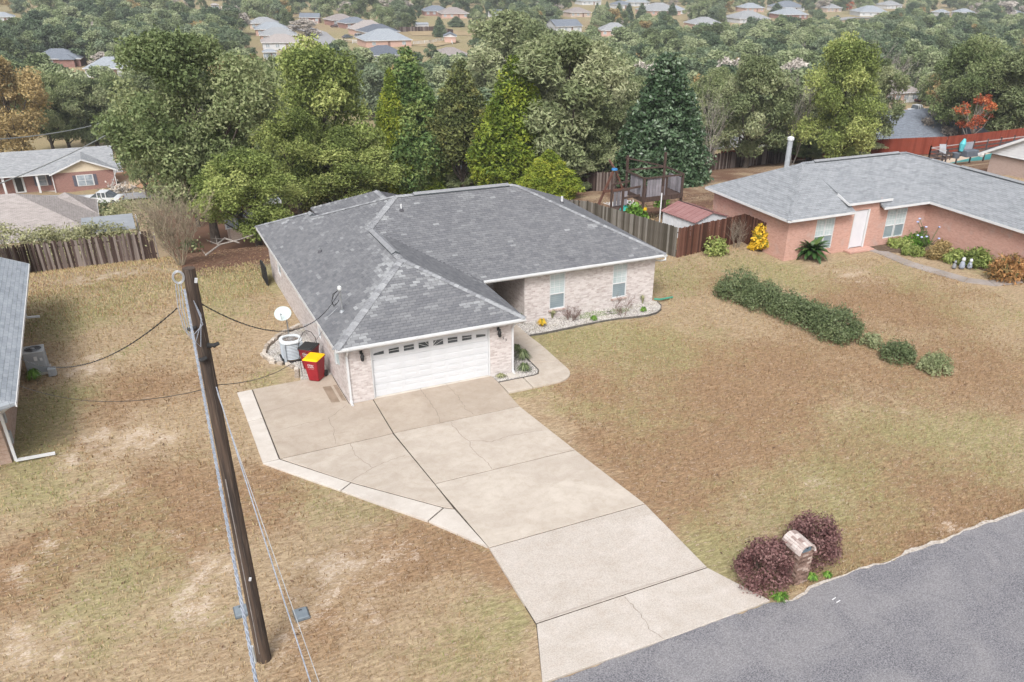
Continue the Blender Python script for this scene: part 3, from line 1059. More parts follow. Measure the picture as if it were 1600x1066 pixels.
near = [c for c in cand if c[1] == 'garage_roof_hip' and c[6] - c[5] > 0.3]
near.sort(key=lambda c: (c[0] - CAMP).length)
near = near[:300]
nid = set(id(c) for c in near)
by = {}
for c in cand:
    if id(c) in nid: continue
    by.setdefault(c[1], []).append(c)
for name, L in by.items():
    mb = MB()
    for (w, _, u, up, nrm, l, q, v, jig) in L:
        vs, fs = tab_geo(w, u, up, nrm, l, q, jig)
        mb.add(vs, fixn(vs, fs, nrm), 0, v)
    tag(mb.build('shingles', SHING, bpy.data.objects[name] if False else house), kind='stuff')
variants = {}
for (w, _, u, up, nrm, l, q, v, jig) in near:
    key = round(v * 14)
    if key not in variants:
        mb = MB()
        vs, fs = tab_geo(Vector((0, 0, 0)), Vector((1, 0, 0)), Vector((0, 1, 0)), Vector((0, 0, 1)), -.1525, .1525, 0)
        mb.add(vs, fixn(vs, fs, Vector((0, 0, 1))), 0, v)
        variants[key] = mb.mesh('shingle', SHING)
    o = bpy.data.objects.new('shingle', variants[key])
    link(o)
    o.parent = house
    uu = up.cross(nrm)
    o.matrix_local = Matrix(((uu.x, up.x, nrm.x, w.x), (uu.y, up.y, nrm.y, w.y), (uu.z, up.z, nrm.z, w.z), (0, 0, 0, 1)))


def caps(a, b, parent, name='hip_cap', mat=CAPM, w=0.16, step=0.2, lift=0.02):
    a, b = Vector(a), Vector(b)
    d = (b - a).normalized()
    side = d.cross(Vector((0, 0, 1))).normalized()
    n = int((b - a).length / step)
    mb = MB()
    drop = w * 0.42 if abs(d.z) < 0.02 else w * 0.3
    for i in range(n):
        p = a + d * (i * step)
        q = a + d * min((b - a).length, ((i + 1) * step + 0.03))
        h0, h1 = lift + 0.02, lift + 0.004
        v = R_.random()
        up = Vector((0, 0, 1))
        mb.add([p - side * w - up * (drop - h0), p + up * h0, p + side * w - up * (drop - h0),
                q - side * w - up * (drop - h1), q + up * h1, q + side * w - up * (drop - h1),
                p - side * w - up * (drop - h0 + .02), p - up * .01, p + side * w - up * (drop - h0 + .02)],
               [(0, 1, 4, 3), (1, 2, 5, 4), (6, 7, 1, 0), (7, 8, 2, 1)], 0, v)
    return mb.build(name, mat, parent)


for a, b_ in ((A, P_), (B_, P_), (P_, Q_), (Q_, RP), (D_, SP), (RP, SP), (C_, T1), (T1, Q2), (Q2, RP), (T3, R3)):
    caps(a, b_, house)


def ridge_vent(a, b, parent, w=0.17, h=0.05):
    a, b = Vector(a) + Vector((0, 0, .03)), Vector(b) + Vector((0, 0, .03))
    d = (b - a).normalized(); s = d.cross(Vector((0, 0, 1))).normalized()
    mb = MB()
    up = Vector((0, 0, 1))
    vs = []
    for p in (a, b):
        vs += [p - s * w - up * .07, p - s * w + up * (h - .07), p + up * (h + .02), p + s * w + up * (h - .07), p + s * w - up * .07]
    mb.add(vs, [(1, 2, 7, 6), (2, 3, 8, 7)], 0, .4)
    mb.add(vs, [(0, 1, 6, 5), (3, 4, 9, 8), (0, 1, 2, 3, 4), (9, 8, 7, 6, 5)], 1)
    return mb.build('ridge_vent', [CAPM, CAPD], parent)


ridge_vent((3.435, 4.2, P_[2]), (3.435, 7.6, P_[2]), house)
ridge_vent((6.1, RP[1], RP[2]), (11.0, RP[1], RP[2]), house)
ridge_vent((T1[0], T1[1] - .05, T1[2]), (T1[0], T1[1] - .6, T1[2]), house, w=.14)

# valley metal is hidden under shingles; fascia, soffit and gutters
def gutter(parent, a, b, name='gutter'):
    a, b = Vector(a), Vector(b)
    d = (b - a).normalized()
    out = d.cross(Vector((0, 0, 1))).normalized()
    ext = 0.0
    prof = [(0.0, 0.02), (0.0, -0.12), (0.07, -0.12), (0.115, -0.06), (0.12, 0.0), (0.1, 0.0), (0.095, -0.05), (0.06, -0.09), (0.02, -0.09)]
    vs = []
    for p in (a, b):
        vs += [p + out * x + Vector((0, 0, z)) for x, z in prof]
    n = len(prof)
    fs = [(i, (i + 1) % n, n + (i + 1) % n, n + i) for i in range(n)] + [tuple(reversed(range(n))), tuple(range(n, 2 * n))]
    mb = MB(); mb.add(vs, fs)
    return mb.build(name, WHITE, parent)


zf = HE - 0.02
gutter(house, (-.37, -.37, zf), (7.24, -.37, zf))
gutter(house, (7.34, 4.25, zf), (16.94, 4.25, zf))
mb = MB()
for a, b_ in (((-.37, -.39), (-.37, yC)), ((7.24, -.37), (7.24, 4.25)), ((16.94, 4.25), (16.94, 15.4))):
    mb.beam((*a, HE - .075), (*b_, HE - .075), 0.03, 0.15)
mb.build('fascia_board', WHITE, house)
mb = MB()
zs = HE - 0.14
for q in ((-.36, -.36, 7.22, -.005), (-.36, 0.0, -.005, 16.2), (6.88, 0.0, 7.22, 4.24), (6.88, 4.26, 16.92, 4.615), (16.58, 4.62, 16.92, 15.4), (6.88, 4.62, 9.49, 8.39)):
    mb.box(q[0], q[1], zs, q[2], q[3], zs + .02)
mb.build('soffit', simple('soffit_white', (0.68, 0.68, 0.68, 1)), house)


def downspout(parent, x, y, z1, dirn=(0, -1), w=.075, foot=(0, -1), flen=.25, z0=0.06, eave=.3):
    d = Vector((*dirn, 0)); f = Vector((*foot, 0))
    p0 = Vector((x, y, z1)) + d * eave
    path = [p0, p0 - Vector((0, 0, .1)), Vector((x, y, z1 - .38)) + d * .05, Vector((x, y, z0 + .12)) + d * .05, Vector((x, y, z0)) + d * .05 + f * .12, Vector((x, y, z0)) + d * .05 + f * flen]
    mb = MB()
    for a, b_ in zip(path, path[1:]):
        e = (b_ - a).normalized() * .015
        mb.beam(a - e, b_ + e, w, w * .8, up=(0.3, 0.2, 0.9) if abs((b_ - a).normalized().z) < .9 else (0, 1, 0))
    return mb.build('downspout', WHITE, parent)


downspout(house, 0.0 + .06, 0.0, HE - .1, flen=.2)
downspout(house, 6.82, 0.0, HE - .1, flen=.2)
mb = MB()
mb.tube([(16.85, 4.2, HE - .12), (16.85, 4.15, HE - .25), (16.75, 4.4, HE - .36), (16.62, 4.7, HE - .42)], .045)
mb.build('gutter_elbow', WHITE, house)

# garage door --------------------------------------------------------
DOORW = simple('white_door_steel', (0.575, 0.588, 0.61, 1), (0.545, 0.558, 0.58, 1), 1.5, 0.5)
gx0, gx1, gy = 1.02, 5.8, 0.12
gd = MB(); gd.box(gx0, gy + .02, 0.05, gx1, gy + .06, 2.13)
door = gd.build('garage_door', DOORW, house)
for r in range(4):
    mb = MB()
    z0 = 0.055 + r * 0.52
    mb.bbox(gx0, gy - .004, z0, gx1, gy + .019, z0 + .508, .004)
    cw = (gx1 - gx0) / 8
    if r < 3:
        for k in range(8):
            x0 = gx0 + k * cw + .06
            for zb, zt in ((z0 + .06, z0 + .23), (z0 + .28, z0 + .45)):
                mb.add([(x0, gy - .005, zb), (x0 + cw - .12, gy - .005, zb), (x0 + cw - .12, gy - .005, zt), (x0, gy - .005, zt),
                        (x0 + .02, gy - .011, zb + .02), (x0 + cw - .14, gy - .011, zb + .02), (x0 + cw - .14, gy - .011, zt - .02), (x0 + .02, gy - .011, zt - .02)],
                       [(4, 5, 6, 7), (0, 1, 5, 4), (1, 2, 6, 5), (2, 3, 7, 6), (3, 0, 4, 7)])
    mb.build('door_section', DOORW, door)
# sunburst windows: one arch spread over eight panes
cw = (gx1 - gx0) / 8
zb = 0.055 + 3 * .52 + .14
for k in range(8):
    x0 = gx0 + k * cw + .085; x1 = x0 + cw - .17
    c = (gx0 + gx1) / 2
    def arch(x):
        return zb + 0.06 + 0.22 * math.sqrt(max(0, 1 - ((x - c) / 2.5) ** 2))
    xs_ = [x0 + (x1 - x0) * i / 6 for i in range(7)]
    top = [(x, min(zb + .27, arch(x))) for x in xs_]
    lowz = zb + (0.02 if 0 < k < 7 else 0.05)
    mb = MB()
    mb.face([(x0, gy - .0075, lowz), (x1, gy - .0075, lowz)] + [(x, gy - .0075, z) for x, z in reversed(top)])
    mb.build('window_pane', GLASS_DARK, door)
    mb = MB()
    pts = [(x0, lowz), (x1, lowz)] + list(reversed(top))
    for i in range(len(pts)):
        p, q = pts[i], pts[(i + 1) % len(pts)]
        mb.beam((p[0], gy - .01, p[1]), (q[0], gy - .01, q[1]), .02, .016)
    # sunburst bars
    cc = (c, zb - .02)
    if k in (3, 4):
        for a in (25, 50, 75) if k == 4 else (155, 130, 105):
            ar = math.radians(a)
            q = (cc[0] + math.cos(ar) * .9, cc[1] + math.sin(ar) * .9)
            s_ = (cc[0] + math.cos(ar) * .1, cc[1] + math.sin(ar) * .1)
            # clip
            t1 = min(1.0, (zb + .25 - s_[1]) / (q[1] - s_[1]), ((x1 if k == 4 else x0) - s_[0]) / (q[0] - s_[0]))
            t0 = max(0, ((x0 if k == 4 else x1) - s_[0]) / (q[0] - s_[0]))
            if t1 > t0: mb.beam((s_[0] + (q[0] - s_[0]) * t0, gy - .011, s_[1] + (q[1] - s_[1]) * t0), (s_[0] + (q[0] - s_[0]) * t1, gy - .011, s_[1] + (q[1] - s_[1]) * t1), .018, .014)
    else:
        sgn = 1 if k > 4 else -1
        dd = abs((x0 + x1) / 2 - c)
        zm = zb + .13 - .02 * dd / 2
        if k not in (0, 7):
            mb.beam((x0, gy - .011, zm + sgn * .0 + (.02 if sgn < 0 else .03)), (x1, gy - .011, zm + (.03 if sgn < 0 else .02)), .018, .014)
    mb.build('window_trim', DOORW, door)
mb = MB()
mb.box(0.972, .02, 0.05, 1.018, .16, 2.165); mb.box(5.802, .02, 0.05, 5.848, .16, 2.165); mb.box(1.02, .02, 2.133, 5.8, .16, 2.168)
mb.build('door_surround', WHITE, house)
mb = MB(); mb.box(0.99, -.02, 0.0, 5.83, .3, 0.045)
mb.build('door_sill', simple('pale_threshold', (0.55, 0.5, 0.44, 1)), house)


def win(parent, x0, x1, y, z0, z1, arch=0.12, cols=3, up_mat=GLASS_BLIND, lo_mat=GLASS_SCREEN, axis_='x', sgn=-1, trim=WHITE, grid=True, arch_dark=True, depth=.1):
    """sash window in a wall opening; outside faces sgn along the other axis"""
    def Pt(a, d, z):
        return (a, y - sgn * -1 * 0 + sgn * d, z) if axis_ == 'x' else (y + sgn * d, a, z)
    def bx(mb, a0, a1, d0, d1, zz0, zz1, mi=0):
        p, q = Pt(a0, d0, zz0), Pt(a1, d1, zz1)
        mb.box(min(p[0], q[0]), min(p[1], q[1]), zz0, max(p[0], q[0]), max(p[1], q[1]), zz1, mi)
    fr = MB()
    t_ = .045
    bx(fr, x0, x0 + t_, -depth, -.02, z0, z1); bx(fr, x1 - t_, x1, -depth, -.02, z0, z1)
    bx(fr, x0 + t_, x1 - t_, -depth, -.02, z0, z0 + t_); bx(fr, x0 + t_, x1 - t_, -depth, -.02, z1 - t_, z1)
    zm = z0 + (z1 - z0) * .43
    w = fr.build('window', trim, parent)
    rail = MB(); bx(rail, x0 + t_, x1 - t_, -depth + .005, -.03, zm - .025, zm + .025)
    rail.build('meeting_rail', trim, w)
    for (a, b_, mat) in ((z0 + t_, zm - .026, lo_mat), (zm + .026, z1 - t_, up_mat)):
        mb = MB(); bx(mb, x0 + t_, x1 - t_, -depth + .02, -depth + .035, a, b_)
        mb.build('pane', mat, w)
    if grid:
        mb = MB()
        for k in range(1, cols):
            a = x0 + (x1 - x0) * k / cols
            bx(mb, a - .009, a + .009, -depth + .036, -depth + .046, zm + .03, z1 - t_)
        for k in range(1, 3):
            zz = zm + (z1 - zm) * k / 3
            bx(mb, x0 + t_, x1 - t_, -depth + .036, -depth + .0455, zz - .009, zz + .009)
        mb.build('muntin', trim, w)
    return w


for (x0, x1, z0, z1) in (W1, W2):
    w = win(house, x0, x1, 4.62, z0, z1)
    mb = MB()                                       # dark arched head with its fan bars
    n = 8
    xc = (x0 + x1) / 2
    for i in range(n):
        xa, xb = x0 + (x1 - x0) * i / n, x0 + (x1 - x0) * (i + 1) / n
        za = z1 + .0 + .16 * math.sqrt(max(0, 1 - ((xa - xc) / ((x1 - x0) / 2 + .01)) ** 2))
        zb_ = z1 + .0 + .16 * math.sqrt(max(0, 1 - ((xb - xc) / ((x1 - x0) / 2 + .01)) ** 2))
        mb.face([(xa, 4.613, z1 + .005), (xb, 4.613, z1 + .005), (xb, 4.613, zb_), (xa, 4.613, za)])
    mb.build('arched_pane', GLASS_DARK, w)
    mb = MB()
    for a in (30, 60, 90, 120, 150):
        ar = math.radians(a)
        mb.beam((xc, 4.606, z1), (xc + (x1 - x0) / 2 * .9 * math.cos(ar), 4.606, z1 + .15 * math.sin(ar)), .014, .012)
    mb.build('fan_bar', WHITE, w)
    mb = MB()
    for k in range(9):                              # rowlock sill bricks
        a = x0 - .06 + k * (x1 - x0 + .12) / 9
        mb.bbox(a + .004, 4.56, z0 - .09, a + (x1 - x0 + .12) / 9 - .004, 4.7, z0 - .002, .004, val=R_.random())
    mb.build('sill', attr_mix('sill_brick', [(0, (0.4, 0.29, 0.26, 1)), (1, (0.58, 0.49, 0.45, 1))], .85), w)
# raised brick bands under and between the windows
mb = MB(); mb.box(12.05, 4.608, .82, 13.7, 4.62, .86); mb.box(12.3, 4.608, .5, 13.6, 4.62, .53)
mb.build('brick_band', BRICKP, house)
for y0, y1, z0, z1 in ((4.2, 4.75, .95, 2.1), (12.6, 13.5, .9, 2.15), (8.0, 8.45, 1.4, 2.1)):
    win(house, y0, y1, 0.0, z0, z1, axis_='y', sgn=-1, cols=2, grid=False, up_mat=GLASS_DARK, lo_mat=GLASS_SCREEN)
# grey shutter-like vent panel near the front of the west wall
mb = MB()
mb.box(-.035, 1.0, 1.25, -.003, 1.36, 2.25)
for k in range(14):
    mb.box(-.045, 1.03, 1.29 + k * .068, -.035, 1.33, 1.325 + k * .068)
mb.build('wall_louver', simple('louver_grey', (0.36, 0.42, 0.43, 1), (0.42, 0.47, 0.48, 1), 3), house)
mb = MB(); mb.box(-.05, 1.4, 1.1, -.003, 1.62, 2.1)
mb.build('meter_panel', simple('pale_panel', (0.62, 0.66, 0.68, 1)), house)
# porch door with sidelight
mb = MB(); mb.box(7.32, 8.41, .1, 8.23, 8.46, 2.15)
d2 = mb.build('front_door', WHITE, house)
mb = MB(); mb.box(7.5, 8.395, .5, 7.72, 8.405, 1.95); mb.box(7.83, 8.395, .5, 8.05, 8.405, 1.95)
mb.build('door_glass', GLASS_DARK, d2)


def porch_light(x):
    mb = MB()
    mb.box(x - .05, -.03, 2.02, x + .05, -.003, 2.16)
    mb.tube([(x, -.03, 2.1), (x, -.11, 2.17), (x, -.17, 2.12)], .014, 6)
    l = mb.build('porch_light', BLACK, house)
    mb = MB()
    mb.lathe([(.03, 2.14), (.06, 2.12), (.035, 2.1), (.085, 1.98), (.075, 1.96), (.06, 1.82), (.03, 1.79), (0, 1.78)], (x, -.17, 0), 8)
    mb.build('lantern', BLACK, l)
    mb = MB(); mb.lathe([(.07, 1.95), (.058, 1.83), (.0, 1.82)], (x, -.17, 0), 8)
    mb.build('lantern_glass', GLASS_BLIND, l)


porch_light(0.62)
porch_light(6.2)


def txt(s, name, parent, size, mat, M, extrude=.004, align='CENTER'):
    cu = bpy.data.curves.new(name, 'FONT')
    cu.body = s; cu.size = size; cu.extrude = extrude; cu.align_x = align; cu.resolution_u = 2
    to = bpy.data.objects.new('tmp', cu)
    link(to)
    dg = bpy.context.evaluated_depsgraph_get()
    me = bpy.data.meshes.new_from_object(to.evaluated_get(dg))
    bpy.data.objects.remove(to)
    me.materials.clear(); me.materials.append(mat)
    me.transform(M)
    o = mk(name, me, parent)
    return o


# house numbers stepping down to the right under the right-hand lantern
for k, ch in enumerate('4953'):
    Mx = Matrix.Translation((6.2 + .0 + k * .115, -.008, 1.8 - k * .105)) @ Matrix.Rotation(math.radians(90), 4, 'X')
    txt(ch, 'house_number', house, .17, DARKMETAL, Mx)

# pipes on the roof
def pipe_vent(x, y, parent, r=.045, h=.32, mat=WHITE):
    # height of the roof at (x, y): smallest of the slopes that cover it
    cands = [HE + SL * (x + .37), HE + SL * (y - 4.25), HE + SL * (16.94 - x)]
    if y < 4.25: cands = [HE + SL * (x + .37), HE + SL * (7.24 - x), HE + SL * (y + .37)]
    z = min(cands)
    mb = MB()
    mb.lathe([(r, -.1), (r, h), (r * .75, h), (r * .75, 0)], (x, y, z), 10)
    mb.lathe([(.13, -.02), (.1, .04), (r + .005, .1)], (x, y, z), 10, 1)
    mb.build('vent_pipe', [mat, SHBASE], parent)


v = (1, 14.197, 1.008)
pipe_vent(1.25, 8.6, house, .04, .2, STEEL)
pipe_vent(5.2, 8.9, house, .035, .3)
pipe_vent(14.2, 10.2, house, .06, .35)
# service mast with its weatherhead
ms = thing('service_mast', 'grey electric service mast with drooping cable loop, standing through the garage roof near the eave', 'mast', (0.55, 2.1, HE + .46 * .9))
zm = HE + SL * .92
mb = MB(); mb.tube([(0.55, 2.1, zm - .2), (0.55, 2.1, zm + .95)], .032, 8)
mb.lathe([(.12, zm - .02), (.09, zm + .05), (.04, zm + .08)], (0.55, 2.1, 0), 10)
mb.build('mast_pipe', STEEL, ms)
mb = MB(); mb.lathe([(.0, zm + 1.08), (.07, zm + 1.04), (.085, zm + .96), (.07, zm + .9), (.035, zm + .88)], (0.53, 2.07, 0), 10)
mb.build('weatherhead', simple('pale_cap', (0.6, 0.62, 0.62, 1)), ms)
mb = MB()
for k in range(2):
    mb.tube([(0.5, 2.05, zm + .92), (0.3 - .05 * k, 2.0, zm + .8), (0.16, 1.96, zm + .55 - .06 * k), (0.22, 1.98, zm + .35 - .05 * k), (0.4, 2.03, zm + .42), (0.45, 2.05, zm + .5)], .012, 5)
mb.build('cable_loop', BLACK, ms)

# ================================================================== PLANTS: leaf clouds, trunks, kinds of tree
NR = np.random.RandomState(11)


def unit(n):
    v = NR.normal(size=(n, 3))
    return v / np.linalg.norm(v, axis=1)[:, None]


def leafcloud(lobes, dens, size, asp=1.6, shell=0.75, out=0.55, vj=0.5, droop=0.0, lowcut=-0.35, vgrad=0.0, flat=1.0):
    """lobes: list of (x, y, z, r, v). leaf-sized diamond faces spread over and inside each lobe"""
    Qs, Vs = [], []
    for (x, y, z, r, v) in lobes:
        n = max(6, int(dens * r * r))
        d = unit(n)
        keep = (d[:, 2] > lowcut) | (NR.rand(n) < 0.35)
        d = d[keep]; n = len(d)
        rr = r * (shell + (1.08 - shell) * NR.rand(n) ** 0.6)
        inner = NR.rand(n) < 0.22
        rr[inner] *= NR.rand(inner.sum())
        wob = 1 + 0.22 * np.sin(d[:, 0] * 7 + x * 3) * np.sin(d[:, 1] * 6 + y * 2 + 1) + .12 * np.sin(d[:, 2] * 11 + z)
        P = np.array([x, y, z]) + d * (rr * wob)[:, None] * np.array([1, 1, flat])
        nrm = d * out + unit(n) * (1 - out) + np.array([0, 0, 0.25])
        nrm /= np.linalg.norm(nrm, axis=1)[:, None]
        t = unit(n)
        t[:, 2] -= droop
        a = t - nrm * (t * nrm).sum(1)[:, None]
        a /= np.linalg.norm(a, axis=1)[:, None] + 1e-9
        b = np.cross(nrm, a)
        s = size * (0.6 + 0.8 * NR.rand(n))
        a = a * (s * asp)[:, None] * 0.5
        b = b * s[:, None] * 0.5
        Qs.append(np.stack([P - a, P + b, P + a, P - b], 1))
        Vs.append(np.clip(v + vj * (NR.rand(n) - 0.5) + vgrad * d[:, 2], 0, 1))
    return np.concatenate(Qs), np.concatenate(Vs)


def crown_lobes(H, R, prof, n, lr, inner=0.3, jz=0.0, seed=0, vrange=(.2, .8), squash=1):
    """boughs first (big uneven masses), then small lobes on the outer and upper side of each bough"""
    r = random.Random(seed)
    L = []
    nb = max(5, n // 9)
    for k in range(nb):
        t = 0.97 if k == 0 else (k + r.random() * .8) / nb
        t = min(.98, t ** .85)
        pr = prof(t)
        a = k * 2.4 + r.uniform(-.6, .6)
        q = pr * R * (r.uniform(.5, .8) if r.random() > inner else r.uniform(.05, .4)) * (.2 if k == 0 else 1)
        br = R * (.26 + .2 * r.random()) * (.5 + .6 * pr)
        c = Vector((q * math.cos(a), q * math.sin(a), t * H * .93))
        v0 = r.uniform(*vrange)
        for j in range(9):
            d = Vector((r.gauss(0, 1), r.gauss(0, 1), r.gauss(.35, .8))).normalized()
            d = (d + Vector((math.cos(a), math.sin(a), .2)) * .35).normalized()
            p = c + d * br * r.uniform(.5, 1.0) * (1 if d.z > -.2 else .7)
            L.append((p.x, p.y, max(.2, min(H, p.z)), lr * r.uniform(.5, 1.0), max(0, min(1, v0 + r.uniform(-.18, .18)))))
    return L


def trunk_mesh(name, H, r0, lobes, mat, nb=9, top=0.75, seed=1, multi=1, spread=0.6):
    r = random.Random(seed)
    mb = MB()
    for m_ in range(multi):
        lean = (r.uniform(-1, 1) * spread * (multi > 1), r.uniform(-1, 1) * spread * (multi > 1))
        path, rad = [], []
        for i in range(7):
            t = i / 6
            path.append((lean[0] * t * 2 + r.uniform(-.12, .12) * t * 2, lean[1] * t * 2 + r.uniform(-.12, .12) * t * 2, H * top * t - .3))
            rad.append(r0 * (1.25 if i == 0 else 1) * (1 - .82 * t) / (1 + .35 * (multi - 1)))
        mb.tube(path, rad, 7, cap=False)
        for lb in sorted(lobes, key=lambda q: r.random())[:nb]:
            t = max(.25, min(.95, (lb[2] / H) * .75))
            i = min(5, int(t * 6)); s = Vector(path[i])
            e = Vector(lb[:3])
            mid = s.lerp(e, .5) + Vector((r.uniform(-.3, .3), r.uniform(-.3, .3), -.15 * (e - s).length * .5))
            mb.tube([s, mid, e], [rad[i] * .55, rad[i] * .35, .03], 5, cap=False)
    return mb.mesh(name, mat, smooth=True, uv=False)


BARK = simple('bark', (0.11, 0.09, 0.075, 1), (0.05, 0.04, 0.034, 1), 5, 0.95, 0.6, stretch=(3, 3, .6))
PALEBARK = simple('pale_bark', (0.34, 0.31, 0.28, 1), (0.2, 0.18, 0.16, 1), 6, 0.95, 0.3, stretch=(3, 3, .6))


def leafmat(name, a, b, c, rough=.6, spec=.25, obj=.35, trans=.25):
    def up(c_, k):
        l = sum(c_) / 3
        return tuple((v * .96 + l * .04) * k for v in c_)
    a, b, c = up(a, 1.7), up(b, 1.95), up(c, 1.85)
    return attr_mix(name, [(0, (*a, 1)), (0.5, (*b, 1)), (1, (*c, 1))], rough, 0.25, 2.0, spec, 0, obj, trans)


LM = {
    'oak': leafmat('oak_leaves', (0.042, 0.062, 0.022), (0.095, 0.125, 0.048), (0.2, 0.22, 0.11)),
    'ygreen': leafmat('yellow_green_leaves', (0.06, 0.085, 0.02), (0.15, 0.185, 0.05), (0.27, 0.29, 0.1)),
    'feather': leafmat('soft_grey_green_leaves', (0.06, 0.08, 0.034), (0.135, 0.16, 0.075), (0.245, 0.255, 0.15)),
    'cypress': leafmat('cypress_sprays', (0.028, 0.062, 0.02), (0.085, 0.135, 0.04), (0.17, 0.2, 0.06)),
    'cypress_y': leafmat('golden_cypress_sprays', (0.04, 0.07, 0.008), (0.14, 0.18, 0.02), (0.28, 0.28, 0.03)),
    'cypress_b': leafmat('bronze_cypress_sprays', (0.045, 0.06, 0.02), (0.11, 0.125, 0.04), (0.19, 0.17, 0.055)),
    'magnolia': leafmat('glossy_magnolia_leaves', (0.02, 0.042, 0.018), (0.045, 0.08, 0.036), (0.15, 0.2, 0.13), .35, .5, .1),
    'far': leafmat('distant_leaves', (0.07, 0.09, 0.04), (0.135, 0.17, 0.08), (0.22, 0.245, 0.14), obj=1.0),
    'fardark': leafmat('distant_dark_leaves', (0.042, 0.066, 0.036), (0.08, 0.112, 0.062), (0.135, 0.165, 0.1), obj=.8),
    'tan': leafmat('tan_autumn_leaves', (0.11, 0.085, 0.035), (0.21, 0.155, 0.065), (0.3, 0.23, 0.11), obj=.3),
    'red': leafmat('rust_red_leaves', (0.16, 0.035, 0.018), (0.3, 0.075, 0.03), (0.36, 0.14, 0.05), obj=.1),
    'grey': leafmat('grey_leafless_twigs', (0.15, 0.135, 0.12), (0.26, 0.235, 0.21), (0.36, 0.33, 0.3), obj=.2, trans=0),
    'shrub': leafmat('hedge_leaves', (0.03, 0.048, 0.018), (0.075, 0.1, 0.042), (0.14, 0.165, 0.08), .5, .35, .1),
    'purple': leafmat('purple_bush_leaves', (0.045, 0.017, 0.018), (0.115, 0.058, 0.056), (0.2, 0.12, 0.11), .6, .25, .05),
    'olive': leafmat('olive_shrub_leaves', (0.09, 0.095, 0.045), (0.18, 0.185, 0.095), (0.29, 0.285, 0.17), obj=.3),
    'yellow': leafmat('yellow_variegated_leaves', (0.1, 0.13, 0.02), (0.42, 0.26, 0.01), (0.5, 0.34, 0.02), obj=0),
    'bright': leafmat('bright_green_leaves', (0.03, 0.075, 0.01), (0.07, 0.15, 0.02), (0.14, 0.22, 0.04), obj=.1),
    'rust': leafmat('rusty_fern_leaves', (0.06, 0.07, 0.025), (0.22, 0.12, 0.045), (0.36, 0.19, 0.08), obj=0),
}


def p_round(t): return math.sqrt(max(0.02, 1 - (2 * (t - .52)) ** 2 * .96)) if t < .98 else .2
def p_oak(t): return [0.45, 0.7, 0.9, 1.0, 1.0, .98, .9, .75, .45][min(8, int(t * 9))]
def p_cone(t): return max(.06, (1 - t) ** .75 * (1 if t > .12 else .7))
def p_cyp(t): return max(.05, min(1, (1 - t) ** .8 * 1.25)) * (.8 + .2 * min(1, t * 5))
def p_mag(t): return max(.08, (1 - t) ** .7 * 1.0 + .05)
def p_vase(t): return .35 + .65 * math.sin(min(1, t * 1.15) * math.pi / 2) if t < .9 else .55


KIND = {}


def cone_lobes(H, R, prof, n, lr, seed=0, vrange=(.2, .8)):
    """plume-like sprays packed on a cone, each pointing up and out"""
    r = random.Random(seed)
    L = []
    for k in range(n):
        t = (k + .5) / n
        t = 1 - (1 - t) ** .62 if True else t
        a = k * 2.39996 + r.uniform(-.3, .3)
        pr = prof(t)
        q = pr * R * r.uniform(.72, 1.02)
        L.append((q * math.cos(a), q * math.sin(a), t * H, lr * r.uniform(.7, 1.15) * (.45 + .6 * pr), r.uniform(*vrange)))
        if k % 3 == 0: L.append((q * .4 * math.cos(a), q * .4 * math.sin(a), t * H, lr * 1.3 * (.4 + .6 * pr), vrange[0]))
    return L


def make_kind(key, H, R, prof, n, lr, dens, size, mat, base=0.12, seed=0, bark=BARK, r0=.32, nb=9, asp=1.6, vr=(.2, .8), droop=0, out=.55, shell=.75, multi=1, squash=1.0, recolor=None, flat=1.0, vj=.5):
    H0 = H * base
    L = (cone_lobes if prof in (p_cyp, p_mag) else crown_lobes)(H - H0 - lr * .6, R - lr * .45, prof, n, lr, seed=seed, vrange=vr)
    L = [(x, y, z + H0, r, v) for x, y, z, r, v in L]
    Q, V = leafcloud(L, dens, size, asp, shell, out, droop=droop, flat=flat, vj=vj)
    cm = quads('crown', Q, V, LM[mat])
    tm = trunk_mesh('trunk', H, r0, L, bark, nb, seed=seed, multi=multi)
    KIND.setdefault(key, []).append((cm, tm, H, R))


for s in (1, 2, 3):
    make_kind('oak', 15, 6, p_oak, 210, 1.15, 500, .13, 'oak', .16, s, nb=20, out=.3, asp=2.0)
make_kind('ygreen', 13, 5.5, p_oak, 170, 1.1, 470, .13, 'ygreen', .12, 4, nb=16, out=.3, asp=2.0)
make_kind('ygreen', 13, 5.5, p_oak, 170, 1.1, 470, .13, 'ygreen', .05, 5, nb=16, out=.3, asp=2.0)
for s in (6, 7, 8):
    make_kind('feather', 14, 5, p_round, 190, 1.0, 430, .13, 'feather', .08, s, asp=3.0, droop=.7, nb=18, out=.3)
make_kind('cypress', 13, 3.4, p_cyp, 190, .78, 520, .12, 'cypress', .12, 9, asp=2.6, nb=10, out=.3, r0=.2, vr=(.25, .85))
make_kind('cypress_b', 12, 2.8, p_cyp, 100, .66, 520, .12, 'cypress_b', .32, 10, asp=2.4, nb=40, out=.3, r0=.2)
make_kind('cypress_y', 12, 3.3, p_cyp, 190, .78, 520, .12, 'cypress_y', .08, 12, asp=2.6, nb=10, out=.3, r0=.2, vr=(.2, .7))
make_kind('magnolia', 13, 4.2, p_mag, 200, .85, 380, .18, 'magnolia', .05, 13, asp=1.9, vr=(.1, .6), vj=.7, out=.4)
make_kind('red', 8, 3.2, p_round, 70, .6, 280, .16, 'red', .2, 14, nb=30, bark=PALEBARK, r0=.16, out=.3)
for s in (15, 16, 17):
    make_kind('far', 12, 5, p_oak, 80, 1.25, 110, .34, 'far', .05, s, nb=4, out=.35)
for s in (18, 19):
    make_kind('fardark', 12, 5, p_round, 80, 1.3, 110, .34, 'fardark', .02, s, nb=4, out=.35)
